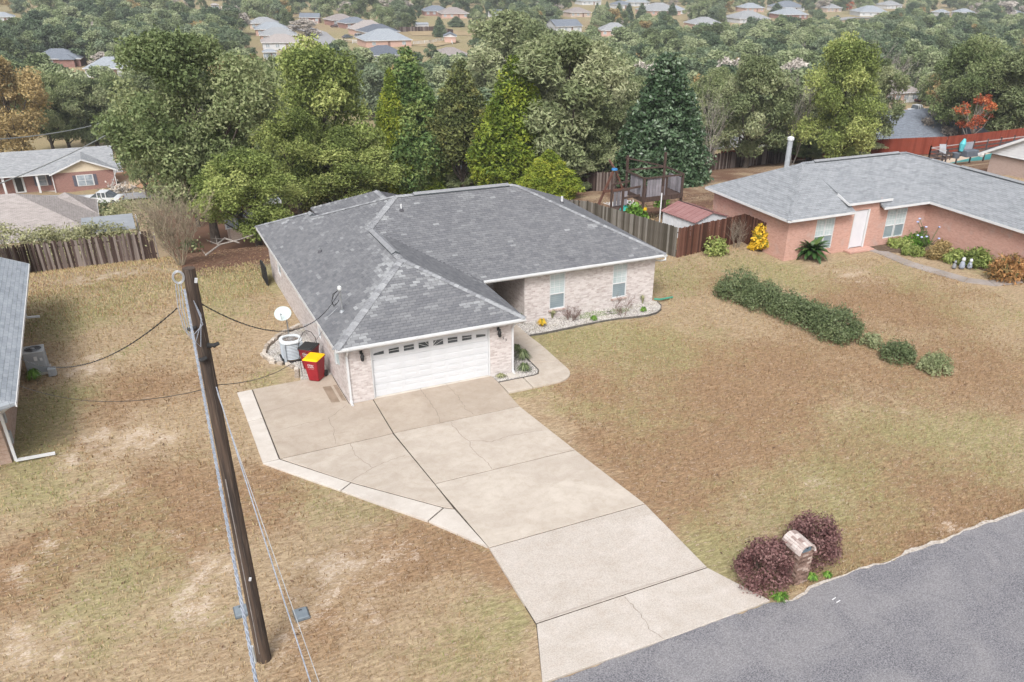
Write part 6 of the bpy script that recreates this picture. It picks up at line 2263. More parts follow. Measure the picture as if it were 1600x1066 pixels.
roofpart('rear_roof_slope', [[L0, Pm, Sm, Wt, (xv + 2 * wv, y1, e)]], RGREEN, ph)
roofpart('wing_west_roof_slope', [[V0, Vs, Ws, Wt]], RGREEN, ph)
roofpart('wing_east_roof_slope', [[Ws, E0, E1, Wt]], RGREEN, ph)
fascia(ph, [(L0, A0), (A0, (px0, y0, e)), ((px1 + .1, y0, e), V0), (V0, Vs), ((px0 - .35, y0 + .25, e + .42), (px1 + .9, y0 + .25, e + .42)), ((px0 - .35, y0 + 1.3, e + .78), (px0 - .35, y0 + .25, e + .42))])
ridge_vent(Vector(Pm) + Vector((.8, 0, 0)), Vector(Sm) - Vector((.6, 0, 0)), ph, .16)
ridge_vent((xv + wv, 7.5, e + s_ * wv), (xv + wv, 1.5, e + s_ * wv), ph, .16)
for a, b_ in ((A0, Pm), (Pm, Sm), (Wt, Ws), (Sm, Wt)): caps(a, b_, ph, mat=RGREEN, w=.15, step=.25)
wy = 7.05
wz = e - .13
mb = MB(); wall_with_hole(mb, 'x', wy, .2, 27.0, 37.8, -.2, wz, [(29.05, 30.45, .35, 2.15), (31.85, 33.05, .1, 2.37), (34.55, 36.2, .4, 2.15)])
mb.box(31.5, wy + .003, 2.37, 33.85, wy + .19, 2.95)
mb.build('front_wall', BSAL, ph)
mb = MB(); mb.box(27.0, 7.253, -.4, 27.2, 14.2, wz); mb.build('west_wall', BSAL, ph)
mb = MB(); mb.box(37.8, -11.5, -.2, 38.0, 7.253, wz); mb.build('wing_west_wall', BSAL, ph)
mb = MB(); mb.box(27.2, 14.0, -.6, 43, 14.2, wz); mb.build('rear_wall', BSAL, ph)
win(ph, 29.05, 29.74, wy, .35, 2.15, cols=3); win(ph, 29.76, 30.45, wy, .35, 2.15, cols=3)
win(ph, 34.55, 35.36, wy, .4, 2.15, cols=3); win(ph, 35.39, 36.2, wy, .4, 2.15, cols=3)
mb = MB(); mb.box(31.9, wy + .06, .12, 32.93, wy + .12, 2.34)
dr = mb.build('front_door', simple('pale_lilac_door', (0.6, 0.6, 0.63, 1), (0.56, 0.56, 0.6, 1), 2, .5), ph)
mb = MB(); mb.box(32.95, wy - .03, .1, 33.05, wy + .12, 2.37); mb.build('door_jamb', WHITE, ph)
mb = MB(); mb.box(31.86, wy - .03, .1, 31.9, wy + .12, 2.37); mb.build('door_jamb', WHITE, ph)
mb = MB(); mb.box(31.5, wy - .6, 0, 33.4, wy + .05, .1); mb.build('door_step', BSAL, ph)
mb = MB(); mb.box(26.93, 12.6, .3, 26.995, 13.3, .62)
for k in range(5): mb.box(26.9, 12.63 + k * .14, .33, 26.93, 12.7 + k * .14, .59)
mb.build('crawl_vent', WHITE, ph)
chx, chy, chz = (32.525, 14.206, 3.6)
mb = MB(); mb.lathe([(.17, chz - .6), (.17, chz + 1.4)], (chx, chy, 0), 14)
ch = mb.build('chimney_flue', GREYMETAL, ph)
mb = MB(); mb.lathe([(.17, chz + 1.38), (.22, chz + 1.4), (.22, chz + 1.55), (.1, chz + 1.62), (0, chz + 1.63)], (chx, chy, 0), 14)
mb.build('chimney_cap', simple('pale_cap', (0.6, 0.62, 0.62, 1)), ch)

# its curved front path
wk = thing('neighbour_path', None, None); tag(wk, kind='structure')
PP = [(33.181, 7.483), (33.582, 5.993), (33.463, 3.784), (33.885, 2.069), (34.288, 0.433), (35.194, -0.498), (37.51, -0.71), (40.755, -0.71)]
GC = concrete('old_grey_concrete', (0.33, 0.3, 0.285, 1), (0.26, 0.235, 0.22, 1), (0.28, 0.22, 0.16, 1))
for i, (a, b_) in enumerate(zip(PP, PP[1:])):
    a, b_ = Vector(a), Vector(b_)
    def nn(j):
        p = Vector(PP[max(0, j - 1)]); q = Vector(PP[min(len(PP) - 1, j + 1)])
        d = (q - p).normalized(); return Vector((-d.y, d.x))
    n0, n1_ = nn(i), nn(i + 1)
    w_ = .42
    d = (b_ - a).normalized() * .012
    slab(wk, [tuple(a + d - n0 * w_), tuple(b_ - d - n1_ * w_), tuple(b_ - d + n1_ * w_), tuple(a + d + n0 * w_)], GC, z=.03, v=R_.uniform(.5, 1))

# sago palm
sx, sy = (28.757, 6.733)
sg = thing('sago_palm', 'dark green sago palm with a rosette of stiff fronds at the salmon house corner', 'palm', (sx, sy, 0))
mb = MB(); mb.lathe([(.16, -.05), (.2, .1), (.17, .35), (.05, .42)], (sx, sy, 0), 10); mb.build('trunk', BARK, sg)
mb = MB(); mb.lathe([(.0, .52), (.12, .5), (.2, .43), (.1, .38)], (sx, sy, 0), 10); mb.build('crown_heart', simple('rusty_heart', (0.4, 0.2, 0.1, 1), None, 8), sg)
SG = attr_mix('sago_frond', [(0, (0.012, 0.04, 0.012, 1)), (.6, (0.03, 0.085, 0.02, 1)), (1, (0.09, 0.16, 0.04, 1))], .35, .2, 3, .6)
for k in range(54):
    a = k * 2.39996; el = 1.25 - 1.15 * (k / 54)
    Lf = 1.15 * R_.uniform(.85, 1.05)
    mb = MB()
    P = []
    for i in range(8):
        q = i / 7
        ang = el - q * (.75 + .3 * (k / 54))
        if i == 0: P.append(Vector((sx, sy, .45)))
        else: P.append(P[-1] + Vector((math.cos(a) * math.cos(ang), math.sin(a) * math.cos(ang), math.sin(ang))) * (Lf / 7))
    side = Vector((-math.sin(a), math.cos(a), 0))
    v = max(0, min(1, .35 + .5 * math.sin(el) + R_.uniform(-.2, .2)))
    for i in range(7):
        for h_ in (0.0, .25, .5, .75):
            c_ = P[i].lerp(P[i + 1], h_); dd = (P[i + 1] - P[i]).normalized()
            wl = .16 * math.sin(math.pi * min(1, (i + h_ + .8) / 8)) + .02
            for sg_ in (-1, 1):
                tip = c_ + side * sg_ * wl * 1.15 + dd * wl * .5 + Vector((0, 0, wl * .25))
                mb.add([c_, c_ + dd * (Lf / 7 * .4), tip], [(0, 1, 2)], 0, v)
    mb.build('frond', SG, sg)

bush(*(27.122, 9.195), 0, .8, .7, 1.6, LM['yellow'], 'bright yellow-leaved croton-like bush at the left corner of the salmon house', n=60, dens=900, size=.11, lr=.26, name='yellow_bush', vj=.9, vr=(.3, .7))
bush(*(24.048, 9.699), 0, .85, .75, 1.0, LM['ygreen'], 'yellow-green bush against the red-brown fence', n=22, dens=420, size=.1, lr=.3, name='green_bush')
stems(*(25.989, 10.19), 0, 1.7, .7, TWG, 'leafless pale shrub against the red-brown fence', n=8, seed=12)
stems(*(31.128, 7.798), 0, 1.6, .45, TWG, 'grey pruned crape myrtle in front of the left twin window', n=3, seed=14, r0=.04, sub=3, tip=.012)
stems(*(36.082, 7.953), 0, 1.6, .35, TWG, 'grey pruned crape myrtle in front of the right twin window', n=3, seed=15, r0=.04, sub=3, tip=.012)
bush(*(27.747, 8.546), 0, .3, .3, .8, LM['tan'], 'small half-bare tan shrub between the yellow bush and the sago palm', n=8, dens=400, size=.07, lr=.16, name='small_shrub')
# pot by the door
tx, ty = (32.791, 7.78)
mb = MB(); mb.lathe([(.0, 0), (.14, 0), (.2, .25), (.22, .28), (.2, .3), (.17, .3), (.15, .22), (0, .2)], (tx, ty, 0), 16)
tag(mb.build('plant_pot', simple('blue_grey_pot', (0.4, 0.46, 0.52, 1), (0.5, 0.55, 0.6, 1), 6, .4)), 'round blue-grey garden pot left of the white door', 'pot')
# planting bed in the angle of the salmon house
bedm = simple('dark_garden_soil', (0.07, 0.05, 0.035, 1), (0.14, 0.1, 0.07, 1), 6, .95, .6)
mb = MB(); mb.prism([(33.6, 7.0), (33.5, 6.2), (34.6, 5.4), (36.0, 3.6), (36.6, 1.6), (37.0, -1.5), (37.2, -5), (37.78, -5), (37.78, 7.0)], -.05, .035)
tag(mb.build('planting_bed', bedm), kind='structure')
gp = [((1385, 375), .55, .35, 'ygreen', 'low yellow-green ground plants just right of the white door'), ((1405, 385), .8, .35, 'ygreen', 'yellow-green ground plants in front of the right twin window'), ((1430, 378), .9, .45, 'bright', 'bright green leafy plants right of the small white box'), ((1450, 365), .85, .95, 'shrub', 'green leafy plants with blue flowers in the house angle'), ((1425, 395), .8, .35, 'ygreen', 'yellowish ground plants beside the curved path'), ((1478, 392), .75, .85, 'tan', 'clump of dead tan ferns in the middle of the bed'), ((1478, 408), .7, .4, 'tan', 'pale straw-coloured plants at the front of the bed'), ((1512, 400), .8, .75, 'ygreen', 'lime-green arching fern left of the rusty bush'), ((1535, 392), 1.0, 1.0, 'ygreen', 'yellow-green fern against the salmon brick wing'), ((1575, 400), 1.35, 1.25, 'rust', 'large rusty-brown and green drooping bush at the right edge')]
GPX = [(35.366, 7.404), (35.428, 6.419), (36.663, 6.317), (38.332, 6.745), (34.917, 4.921), (36.6, 4.3), (35.7, 4.0), (36.2, 2.9), (36.9, 2.1), (36.7, -.3)]
for k, ((q, r, h, mt, lab), (x, y)) in enumerate(zip(gp, GPX)):
    bush(x, y, 0, r, r * .8, h, LM[mt], lab, n=26, dens=520, size=.08, lr=.24 if r < 1 else .36, asp=3.2, out=.2, droop=.6, name='bed_plant', seed=60 + k)
FLB = simple('pale_blue_petals', (0.3, 0.36, 0.62, 1), (0.5, 0.55, 0.75, 1), 9, .7)
k = 0
for q in ((36.385, 6.2, 1.649), (36.285, 6.2, 1.465), (37.805, 5.8, 1.092), (36.748, 5.9, 1.183), (35.597, 5.4, 0.947), (36.271, 5.3, 0.818), (36.997, 5, 0.702), (35.722, 5.2, 0.873)):
    if k == 0: fl = thing('flowering_plant', 'tall green plant with pale blue flower heads in the salmon house angle', 'plant', (q[0], q[1], 0))
    mb = MB(); mb.lathe([(0, .06), (.07, .04), (.08, 0), (.03, -.04), (0, -.05)], q, 7)
    mb.build('flower_head', FLB, fl); k += 1
    mb = MB(); mb.tube([(36.9 + (q[0] - 36.9) * .2, 5.6 + (q[1] - 5.6) * .2, .1), (q[0] * .7 + 36.9 * .3, q[1] * .7 + 5.6 * .3, q[2] * .75), q], [.03, .02, .012], 5)
    mb.build('stalk', LM['shrub'], fl)
mb = MB()
mb.tube([(38.292, 7.73, 0.3), (37.073, 6.787, 1.3)], .02, 5)
mb.tube([(38.616, 6.436, 0.3), (38.162, 6.062, 0.9)], .015, 5)
mb.build('stalk', LM['shrub'], fl)
# garden ornaments
def ornament(q, s, col, label, kind):
    x, y = q
    tt = thing('garden_ornament', label, 'ornament', (x, y, 0))
    m1 = simple('ornament_' + kind, col, None, 6, .6)
    if kind == 'cat' or kind == 'figure':
        mb = MB(); mb.lathe([(0, 0), (.12 * s, 0), (.14 * s, .1 * s), (.1 * s, .26 * s), (.06 * s, .34 * s), (0, .35 * s)], (x, y, .03), 12); mb.build('ornament_body', m1, tt, smooth=True)
        mb = MB(); mb.lathe([(0, .32 * s), (.07 * s, .35 * s), (.09 * s, .42 * s), (.06 * s, .5 * s), (0, .52 * s)], (x - .01, y - .02, .03), 12); mb.build('ornament_head', m1 if kind == 'cat' else simple('ornament_pale', (0.55, 0.57, 0.6, 1)), tt, smooth=True)
        mb = MB()
        for a in (-1, 1): mb.add([(x + a * .06 * s, y, .5 * s), (x + a * .02 * s, y, .52 * s), (x + a * .05 * s, y, .58 * s), (x + a * .04 * s, y + .03, .5 * s)], [(0, 1, 2), (1, 3, 2), (3, 0, 2)])
        mb.build('ears', m1, tt)
    return tt


ornament((35.194, 2.102), .9, (0.22, 0.23, 0.25, 1), 'small dark grey garden figure, left of three beside the path', 'cat')
ornament((35.612, 1.926), 1.25, (0.3, 0.33, 0.4, 1), 'largest pale blue-grey garden figure, middle of three beside the path', 'figure')
ornament((36.03, 1.75), 1.1, (0.5, 0.53, 0.56, 1), 'white and black garden figure, right of three beside the path', 'figure')
ornament((36.965, 7.59), 1.2, (0.5, 0.55, 0.58, 1), 'pale blue-grey garden figure under the right twin window', 'figure')
x, y = (37.284, 7.317)
bh_ = thing('birdhouse', 'small white house-shaped garden box lying among the green plants', 'garden box', (x, y, 0))
mb = MB(); mb.box(x - .17, y - .14, .05, x + .17, y + .14, .28); mb.build('box_wall', SIDING, bh_)
mb = MB(); mb.add([(x - .2, y - .17, .28), (x + .2, y - .17, .28), (x + .2, y + .17, .28), (x - .2, y + .17, .28), (x - .2, y, .42), (x + .2, y, .42)], [(0, 1, 5, 4), (2, 3, 4, 5), (1, 2, 5), (3, 0, 4)]); mb.build('box_roof', RPALE, bh_)

# ------------------------------------------------------------------ shed behind the fence
sx0, sy0 = 23.55, 12.3
shd = thing('garden_shed', 'small white metal shed with faded red low gable roof behind the fence corner', 'shed', (24.8, 13.6, 0))
c0 = Vector((25.0, 13.3)); ang = math.radians(8)
def SR(a, b_, z):
    return (c0.x + a * math.cos(ang) - b_ * math.sin(ang), c0.y + a * math.sin(ang) + b_ * math.cos(ang), z)
mb = MB()
w2, l2, wh, rh = 1.3, 1.45, 1.35, 1.75
vs = [SR(-w2, -l2, -.1), SR(w2, -l2, -.1), SR(w2, l2, -.1), SR(-w2, l2, -.1), SR(-w2, -l2, wh), SR(w2, -l2, wh), SR(w2, l2, wh), SR(-w2, l2, wh), SR(0, -l2, rh - .02), SR(0, l2, rh - .02)]
mb.add(vs, [(0, 1, 5, 8, 4), (1, 2, 6, 5), (2, 3, 7, 9, 6), (3, 0, 4, 7)])
mb.build('shed_wall', attr_mix('ribbed_white_metal', [(0, (0.55, 0.57, 0.6, 1)), (1, (0.62, 0.64, 0.68, 1))], .5, .12, 2, .4, .0), shd)
RR = simple('faded_red_metal', (0.23, 0.115, 0.11, 1), (0.27, 0.15, 0.145, 1), 2.2, .7)
for sg_ in (-1, 1):
    mb = MB(); o_ = .12
    mb.add([SR(0, -l2 - o_, rh), SR(sg_ * (w2 + o_), -l2 - o_, wh - .03), SR(sg_ * (w2 + o_), l2 + o_, wh - .03), SR(0, l2 + o_, rh), SR(0, -l2 - o_, rh - .04), SR(sg_ * (w2 + o_), -l2 - o_, wh - .07), SR(sg_ * (w2 + o_), l2 + o_, wh - .07), SR(0, l2 + o_, rh - .04)], [(0, 1, 2, 3) if sg_ > 0 else (3, 2, 1, 0), (0, 4, 5, 1), (1, 5, 6, 2), (2, 6, 7, 3)])
    for k in range(8):
        y_ = -l2 + k * .4
        mb.beam(SR(0, y_, rh + .012), SR(sg_ * (w2 + o_), y_, wh - .018), .02, .02)
    mb.build('roof_panel', RR, shd)
mb = MB(); mb.beam(SR(0, -l2 - .12, rh + .015), SR(0, l2 + .12, rh + .015), .06, .02); mb.build('ridge_strip', DARKMETAL, shd)
mb = MB()
for k in range(12):
    mb.beam(SR(-w2 - .008, -l2 + .12 + k * .24, 0), SR(-w2 - .008, -l2 + .12 + k * .24, wh), .03, .015, up=(1, 0, 0))
for k in range(10):
    mb.beam(SR(-w2 + .14 + k * .26, -l2 - .008, 0), SR(-w2 + .14 + k * .26, -l2 - .008, wh), .03, .015, up=(0, 1, 0))
tag(mb.build('wall_ribs', WHITE, shd), kind='stuff')
x, y = 24.0, 15.6
mb = MB(); mb.tube([(x, y, tz(x, y)), (x, y, 2.1)], .045, 8)
tag(mb.build('white_post', WHITE), 'plain white post standing behind the red-roofed shed', 'post')

# ------------------------------------------------------------------ playset
def Zt(x, y): return tz(x, y)
PW = simple('old_playset_timber', (0.045, 0.028, 0.024, 1), (0.09, 0.06, 0.05, 1), 4, .9, .3, stretch=(4, 4, .6))
PG = attr_mix('grey_slat', [(0, (0.16, 0.15, 0.165, 1)), (1, (0.32, 0.3, 0.33, 1))], .9, .3, 3)
pxs, pys = (24.913, 17.944)
pl = thing('playset', 'old dark wooden playset tower with grey slat walls behind the board fence', 'playset', (pxs, pys, tz(pxs, pys)))
bz = tz(pxs, pys)
cx_, cy_ = pxs, pys
W_, D2 = 1.45, 1.1
for a, b_, top in ((-W_, -D2, 3.0), (W_, -D2, 2.9), (W_, D2, 3.9), (-W_, D2, 3.9), (0.2, -D2, 3.0)):
    mb = MB(); mb.beam((cx_ + a, cy_ + b_, bz - 1.2), (cx_ + a, cy_ + b_, bz + top), .13, .13); mb.build('tower_post', PW, pl)
mb = MB(); mb.box(cx_ - W_ - .1, cy_ - D2 - .05, bz + 1.55, cx_ + W_ + .1, cy_ + D2 + .05, bz + 1.68); mb.build('platform', PW, pl)
for a, b_, c_, d in ((-W_, -D2 - .08, W_, -D2 - .08), (-W_, D2 + .08, W_, D2 + .08), (-W_ - .08, -D2, -W_ - .08, D2), (W_ + .08, -D2, W_ + .08, D2)):
    for zz, hh_ in ((1.6, .3), (2.95, .1)):
        mb = MB(); mb.beam((cx_ + a, cy_ + b_, bz + zz), (cx_ + c_, cy_ + d, bz + zz), .06, hh_); mb.build('beam', PW, pl)
for k in range(7):
    if k in (5,): continue
    x = cx_ - W_ + .2 + k * .22
    mb = MB(); mb.box(x, cy_ - D2 - .03, bz + 1.72, x + .19, cy_ - D2, bz + 2.9, 0, R_.random()); mb.build('slat', PG, pl)
for k in range(5):
    y = cy_ - D2 + .2 + k * .3
    mb = MB(); mb.box(cx_ - W_ - .03, y, bz + 1.72, cx_ - W_, y + .25, bz + 2.9, 0, R_.random()); mb.build('slat', PG, pl)
    mb = MB(); mb.box(cx_ + W_, y, bz + 1.72, cx_ + W_ + .03, y + .25, bz + 2.7, 0, R_.random()); mb.build('slat', PG, pl)
mb = MB(); mb.beam((cx_ - W_ - .1, cy_ + D2 + .1, bz + 3.75), (cx_ + W_ + .3, cy_ + D2 + .1, bz + 2.9), .08, .08); mb.build('beam', PW, pl)
# lower side deck on the left
lx = cx_ - W_ - 1.3
for b_ in (-.7, .7):
    mb = MB(); mb.beam((lx, cy_ + b_, bz - 1), (lx, cy_ + b_, bz + 2.3), .12, .12); mb.build('side_post', PW, pl)
for zz in (.75, 1.7, 2.25):
    for b_ in (-.7, .7):
        mb = MB(); mb.beam((lx, cy_ + b_, bz + zz), (cx_ - W_, cy_ + b_, bz + zz + .1), .06, .12); mb.build('beam', PW, pl)
mb = MB(); mb.box(lx, cy_ - .7, bz + .7, cx_ - W_ - .1, cy_ + .7, bz + .78); mb.build('side_deck', PW, pl)
for k in range(4):
    mb = MB(); mb.box(lx + .12 + k * .27, cy_ + .62, bz + .85, lx + .34 + k * .27, cy_ + .65, bz + 1.75, 0, R_.random()); mb.build('slat', PG, pl)
mb = MB(); mb.lathe([(0, .25), (.3, .2), (.42, 0), (.3, -.02)], (lx + .6, cy_ - .2, bz + .8), 14)
tag(mb.build('turquoise_toy', simple('turquoise_plastic', (0.03, 0.42, 0.38, 1), None, 3, .4)), 'turquoise plastic play tub on the low playset deck', 'toy')
mb = MB(); mb.lathe([(0, .18), (.1, .15), (.12, 0), (.06, -.02)], (cx_ - W_ + .1, cy_ - D2 - .15, bz + .95), 10)
tag(mb.build('yellow_toy', simple('yellow_plastic', (0.6, 0.36, 0.02, 1), None, 3, .4)), 'small yellow toy hanging under the playset tower', 'toy')
# A-frame swing
ax, ay = (25.842, 24.646)
az = tz(ax, ay)
sw = thing('swing_frame', 'brown wooden A-frame swing stand left of the playset tower', 'swing set', (ax, ay, az))
SW = simple('red_brown_timber', (0.13, 0.06, 0.042, 1), (0.09, 0.045, 0.035, 1), 4, .85, stretch=(4, 4, .6))
for s2 in (0,):
    for sg_ in (-1, 1):
        mb = MB(); mb.beam((ax + sg_ * 1.55, ay, az - .3), (ax + sg_ * .12, ay, az + 2.7), .14, .14); mb.build('leg', SW, sw)
    mb = MB(); mb.beam((ax - .95, ay - .08, az + 1.35), (ax + .95, ay - .08, az + 1.35), .06, .2); mb.build('crossbar', SW, sw)
mb = MB(); mb.beam((ax, ay - .2, az + 2.75), (ax + 1.4, ay + 3.2, az + 2.7), .13, .13); mb.build('top_beam', SW, sw)
mb = MB(); mb.lathe([(0, .14), (.2, .1), (.24, 0), (.0, -.02)], (ax, ay, az + 2.8), 10)
mb.build('blue_cap', simple('blue_plastic', (0.02, 0.16, 0.4, 1), None, 3, .4), sw)
mb = MB()
lx0, ly0 = (24.73, 22.037)
for k in range(9):
    mb.beam((lx0 - .9 + k * .24, ly0 - .5, tz(lx0, ly0) + .5), (lx0 - .4 + k * .24, ly0 + .5, tz(lx0, ly0) + .62), .05, .02)
    mb.beam((lx0 - .4 + k * .24, ly0 - .5, tz(lx0, ly0) + .52), (lx0 - .9 + k * .24, ly0 + .5, tz(lx0, ly0) + .64), .05, .02)
tag(mb.build('lattice_panel', WHITE), 'white diagonal lattice panel lying under the A-frame swing', 'lattice')
bush(*(23.107, 17.271), tz(*(23.107, 17.271)), .9, .8, 1.4, LM['bright'], 'bright green leafy bush under the playset tower', n=22, dens=330, size=.14, lr=.35, name='leafy_bush')
bush((28.808, 22.55)[0], (28.808, 22.55)[1], (28.808, 22.55, -0.951)[2], .7, .6, 1.2, LM['bright'], 'bright green bush right of the playset legs', n=16, dens=330, size=.13, lr=.32, name='leafy_bush')
bush(25.9, 15.4, 0, .55, .6, 1.2, LM['shrub'], 'dark green shrub at the rear corner of the salmon house', n=16, dens=400, size=.1, lr=.28, name='corner_shrub')

# ------------------------------------------------------------------ pool yard far right
pz = lambda x, y: tz(x, y)
plx, ply = (62.351, 23.458)
q = [(72.722, 34.336), (89.066, 37.734), (65.127, 18.122), (56.041, 15.995)]
pool = thing('swimming_pool', 'teal-covered swimming pool with tan rim beyond the salmon brick house', 'pool', (plx, ply, tz(plx, ply)))
PZ = min(tz(*a) for a in q) + .25
cen_ = Vector((sum(a[0] for a in q) / 4, sum(a[1] for a in q) / 4))
outer = [tuple(cen_ + (Vector(a) - cen_) * 1.16) for a in q]
mb = MB(); mb.prism(outer if Vector(outer[1]).x > Vector(outer[0]).x else outer[::-1], PZ - 2, PZ + .5)
mb.build('pool_rim', simple('tan_pool_deck', (0.52, 0.42, 0.33, 1), (0.44, 0.35, 0.27, 1), 4), pool)
mb = MB(); mb.prism(q, PZ + .45, PZ + .53)
mb.build('pool_cover', simple('teal_cover', (0.03, 0.2, 0.2, 1), (0.05, 0.25, 0.24, 1), 1.5, .5), pool)


def on(x_, y_, base=None):
    return (x_, y_, PZ + .5)


rf = thing('rail_fence', 'dark horizontal rail fence round the pool with a pale top rail', 'fence', on(*(66.711, 32.173)))
RA = (66.405, 31.861, -2.6); RB = (81.678, 32.663, -2.6); RC = (66.874, 30.193, -2.6)
DK = simple('dark_timber', (0.06, 0.045, 0.045, 1), (0.1, 0.08, 0.08, 1), 3)
for (a, b_, n) in ((RA, RB, 7), (RA, RC, 1)):
    a, b_ = Vector(a), Vector(b_)
    for k in range(4):
        mb = MB(); mb.beam(a + Vector((0, 0, .15 + k * .38)), b_ + Vector((0, 0, .15 + k * .38)), .05, .15 if k < 3 else .08)
        mb.build('rail', DK if k < 3 else simple('pale_rail', (0.4, 0.37, 0.37, 1)), rf)
    for k in range(n + 1):
        p = a.lerp(b_, k / n)
        mb = MB(); mb.beam(p - Vector((0, 0, 1)), p + Vector((0, 0, 1.5)), .12, .12); mb.build('fence_post', DK, rf)


def chair(p, rot, label):
    tt = thing('deck_chair', label, 'chair', (0, 0, 0))
    G = simple('chair_grey', (0.3, 0.32, 0.35, 1), (0.38, 0.4, 0.43, 1), 3)
    for k in range(5):
        mb = MB(); mb.beam((-.25 + k * .125, .3, .35), (-.25 + k * .125, .62, 1.15), .1, .025); mb.build('back_slat', G, tt)
    mb = MB(); mb.add([(-.32, -.35, .42), (.32, -.35, .42), (.3, .35, .3), (-.3, .35, .3), (-.32, -.35, .38), (.32, -.35, .38), (.3, .35, .26), (-.3, .35, .26)], [(0, 1, 2, 3), (0, 4, 5, 1), (1, 5, 6, 2), (3, 7, 4, 0)]); mb.build('seat', G, tt)
    for a in (-.38, .38):
        mb = MB(); mb.beam((a, -.4, .6), (a, .45, .6), .12, .03); mb.build('armrest', DK, tt)
        mb = MB(); mb.beam((a, -.35, 0), (a, -.35, .6), .06, .06); mb.build('leg', DK, tt)
        mb = MB(); mb.beam((a, .4, 0), (a, .4, .6), .06, .06); mb.build('leg', DK, tt)
    tt.location = p; tt.rotation_euler = (0, 0, rot); tt.scale = (1.15, 1.15, 1.15)
    return tt


chair((67.829, 31.268, -2.4), math.radians(-20), 'grey slatted deck chair at the left end of the pool')
mb = MB(); p = (69.528, 31.248, -2.4); mb.lathe([(0, 0), (.32, 0), (.4, .45), (.42, .5), (.36, .5), (.3, .45), (0, .44)], p, 14)
tag(mb.build('round_tub', simple('tub_grey', (0.12, 0.14, 0.17, 1), None, 3, .5)), 'dark grey round tub beside the pool between chair and storage box', 'tub')
p = Vector((71.639, 31.399, -2.4))
sb = thing('storage_box', 'dark grey storage bench with open lid beside the pool', 'storage box', p)
mb = MB(); mb.bbox(p.x - .85, p.y - .4, p.z, p.x + .85, p.y + .35, p.z + .6, .03); mb.build('box_body', simple('box_grey', (0.12, 0.14, 0.17, 1), None, 3, .5), sb)
mb = MB(); mb.box(p.x - .7, p.y + .38, p.z + .6, p.x + .7, p.y + .45, p.z + 1.3); mb.build('open_lid', simple('lid_pale', (0.3, 0.32, 0.37, 1), None, 3, .5), sb)
p = Vector((70.64, 31.721, -2.2))
mb = MB(); mb.tube([p + Vector((0, 0, .3)), p + Vector((.05, 0, 1.0)), p + Vector((.2, 0, 1.5))], [.2, .3, .12], 10)
tag(mb.build('paddle_board', simple('turquoise_foam', (0.1, 0.45, 0.5, 1), None, 3, .5)), 'upright turquoise and white float between tub and storage box', 'pool float')
p = (72.615, 30.722, -2.4)
mb = MB(); mb.lathe([(0, 0), (.2, 0), (.25, .25), (.1, .4), (0, .42)], p, 12)
tag(mb.build('white_ball', simple('white_plastic', (0.6, 0.6, 0.58, 1), None, 3, .5)), 'small white round object at the poolside right of the storage box', 'pool toy')

# white gabled house behind the salmon one
wg = thing('gabled_house', 'taupe brick house end with big white gable at the right edge', 'house', (54.774, 12.679, 0))
gA = Vector((58.162, 19.363, 1.4)); 
g0 = gA.copy()
dirx = Vector((.15, -.99, 0))
gB = g0 + dirx * 11
apex = (g0 + gB) / 2 + Vector((0, 0, 2.9))
back = Vector((.99, .15, 0)) * 12
zb0 = -1.5
mb = MB()
mb.add([Vector((g0.x, g0.y, zb0)) + dirx * .5, Vector((gB.x, gB.y, zb0)) - dirx * .5, gB - dirx * .5 - Vector((0, 0, .1)), g0 + dirx * .5 - Vector((0, 0, .1)),
        Vector((g0.x, g0.y, zb0)) + dirx * .5 + back, g0 + dirx * .5 + back - Vector((0, 0, .1)), Vector((gB.x, gB.y, zb0)) - dirx * .5 + back, gB - dirx * .5 + back - Vector((0, 0, .1))],
       [(0, 1, 2, 3), (4, 0, 3, 5), (1, 6, 7, 2), (6, 4, 5, 7)])
mb.build('brick_wall', brickmat('taupe_brick', (0.34, 0.26, 0.23, 1), (0.3, 0.225, 0.2, 1), (0.38, 0.3, 0.27, 1), (0.34, 0.28, 0.25, 1)), wg)
fwd = Vector((-.99, -.15, 0)) * .25
nb = 14
for k in range(nb):                                   # siding boards of the gable, each its own strip
    t0, t1 = k / nb, (k + 1) / nb
    za, zb_ = 2.9 * t0, 2.9 * t1 - .012
    a0, a1 = g0.lerp(apex, t0), g0.lerp(apex, t1)
    b0, b1 = gB.lerp(apex, t0), gB.lerp(apex, t1)
    mb = MB(); o1 = fwd + Vector((-.99, -.15, 0)) * .03
    mb.add([a0 + o1, b0 + o1, b1 + fwd, a1 + fwd, a0 + fwd, b0 + fwd], [(0, 1, 2, 3), (4, 5, 1, 0)])
    mb.build('siding_board', SIDING, wg)
ov = fwd * 2.2
for sg_, e0 in ((1, g0), (-1, gB)):
    mb = MB()
    ed = e0 + (e0 - apex).normalized() * .35
    up_ = Vector((0, 0, .12))
    mb.add([ed + ov, apex + ov, apex + back, ed + back, ed + ov + up_, apex + ov + up_, apex + back + up_, ed + back + up_], [(0, 1, 2, 3), (4, 7, 6, 5), (0, 4, 5, 1), (3, 2, 6, 7), (0, 3, 7, 4)])
    mb.build('roof_slope', RDARK, wg)
    mb = MB(); mb.beam(ed + ov * 1.05 - Vector((0, 0, .06)), apex + ov * 1.05 - Vector((0, 0, .06)), .05, .2); mb.build('barge_board', WHITE, wg)

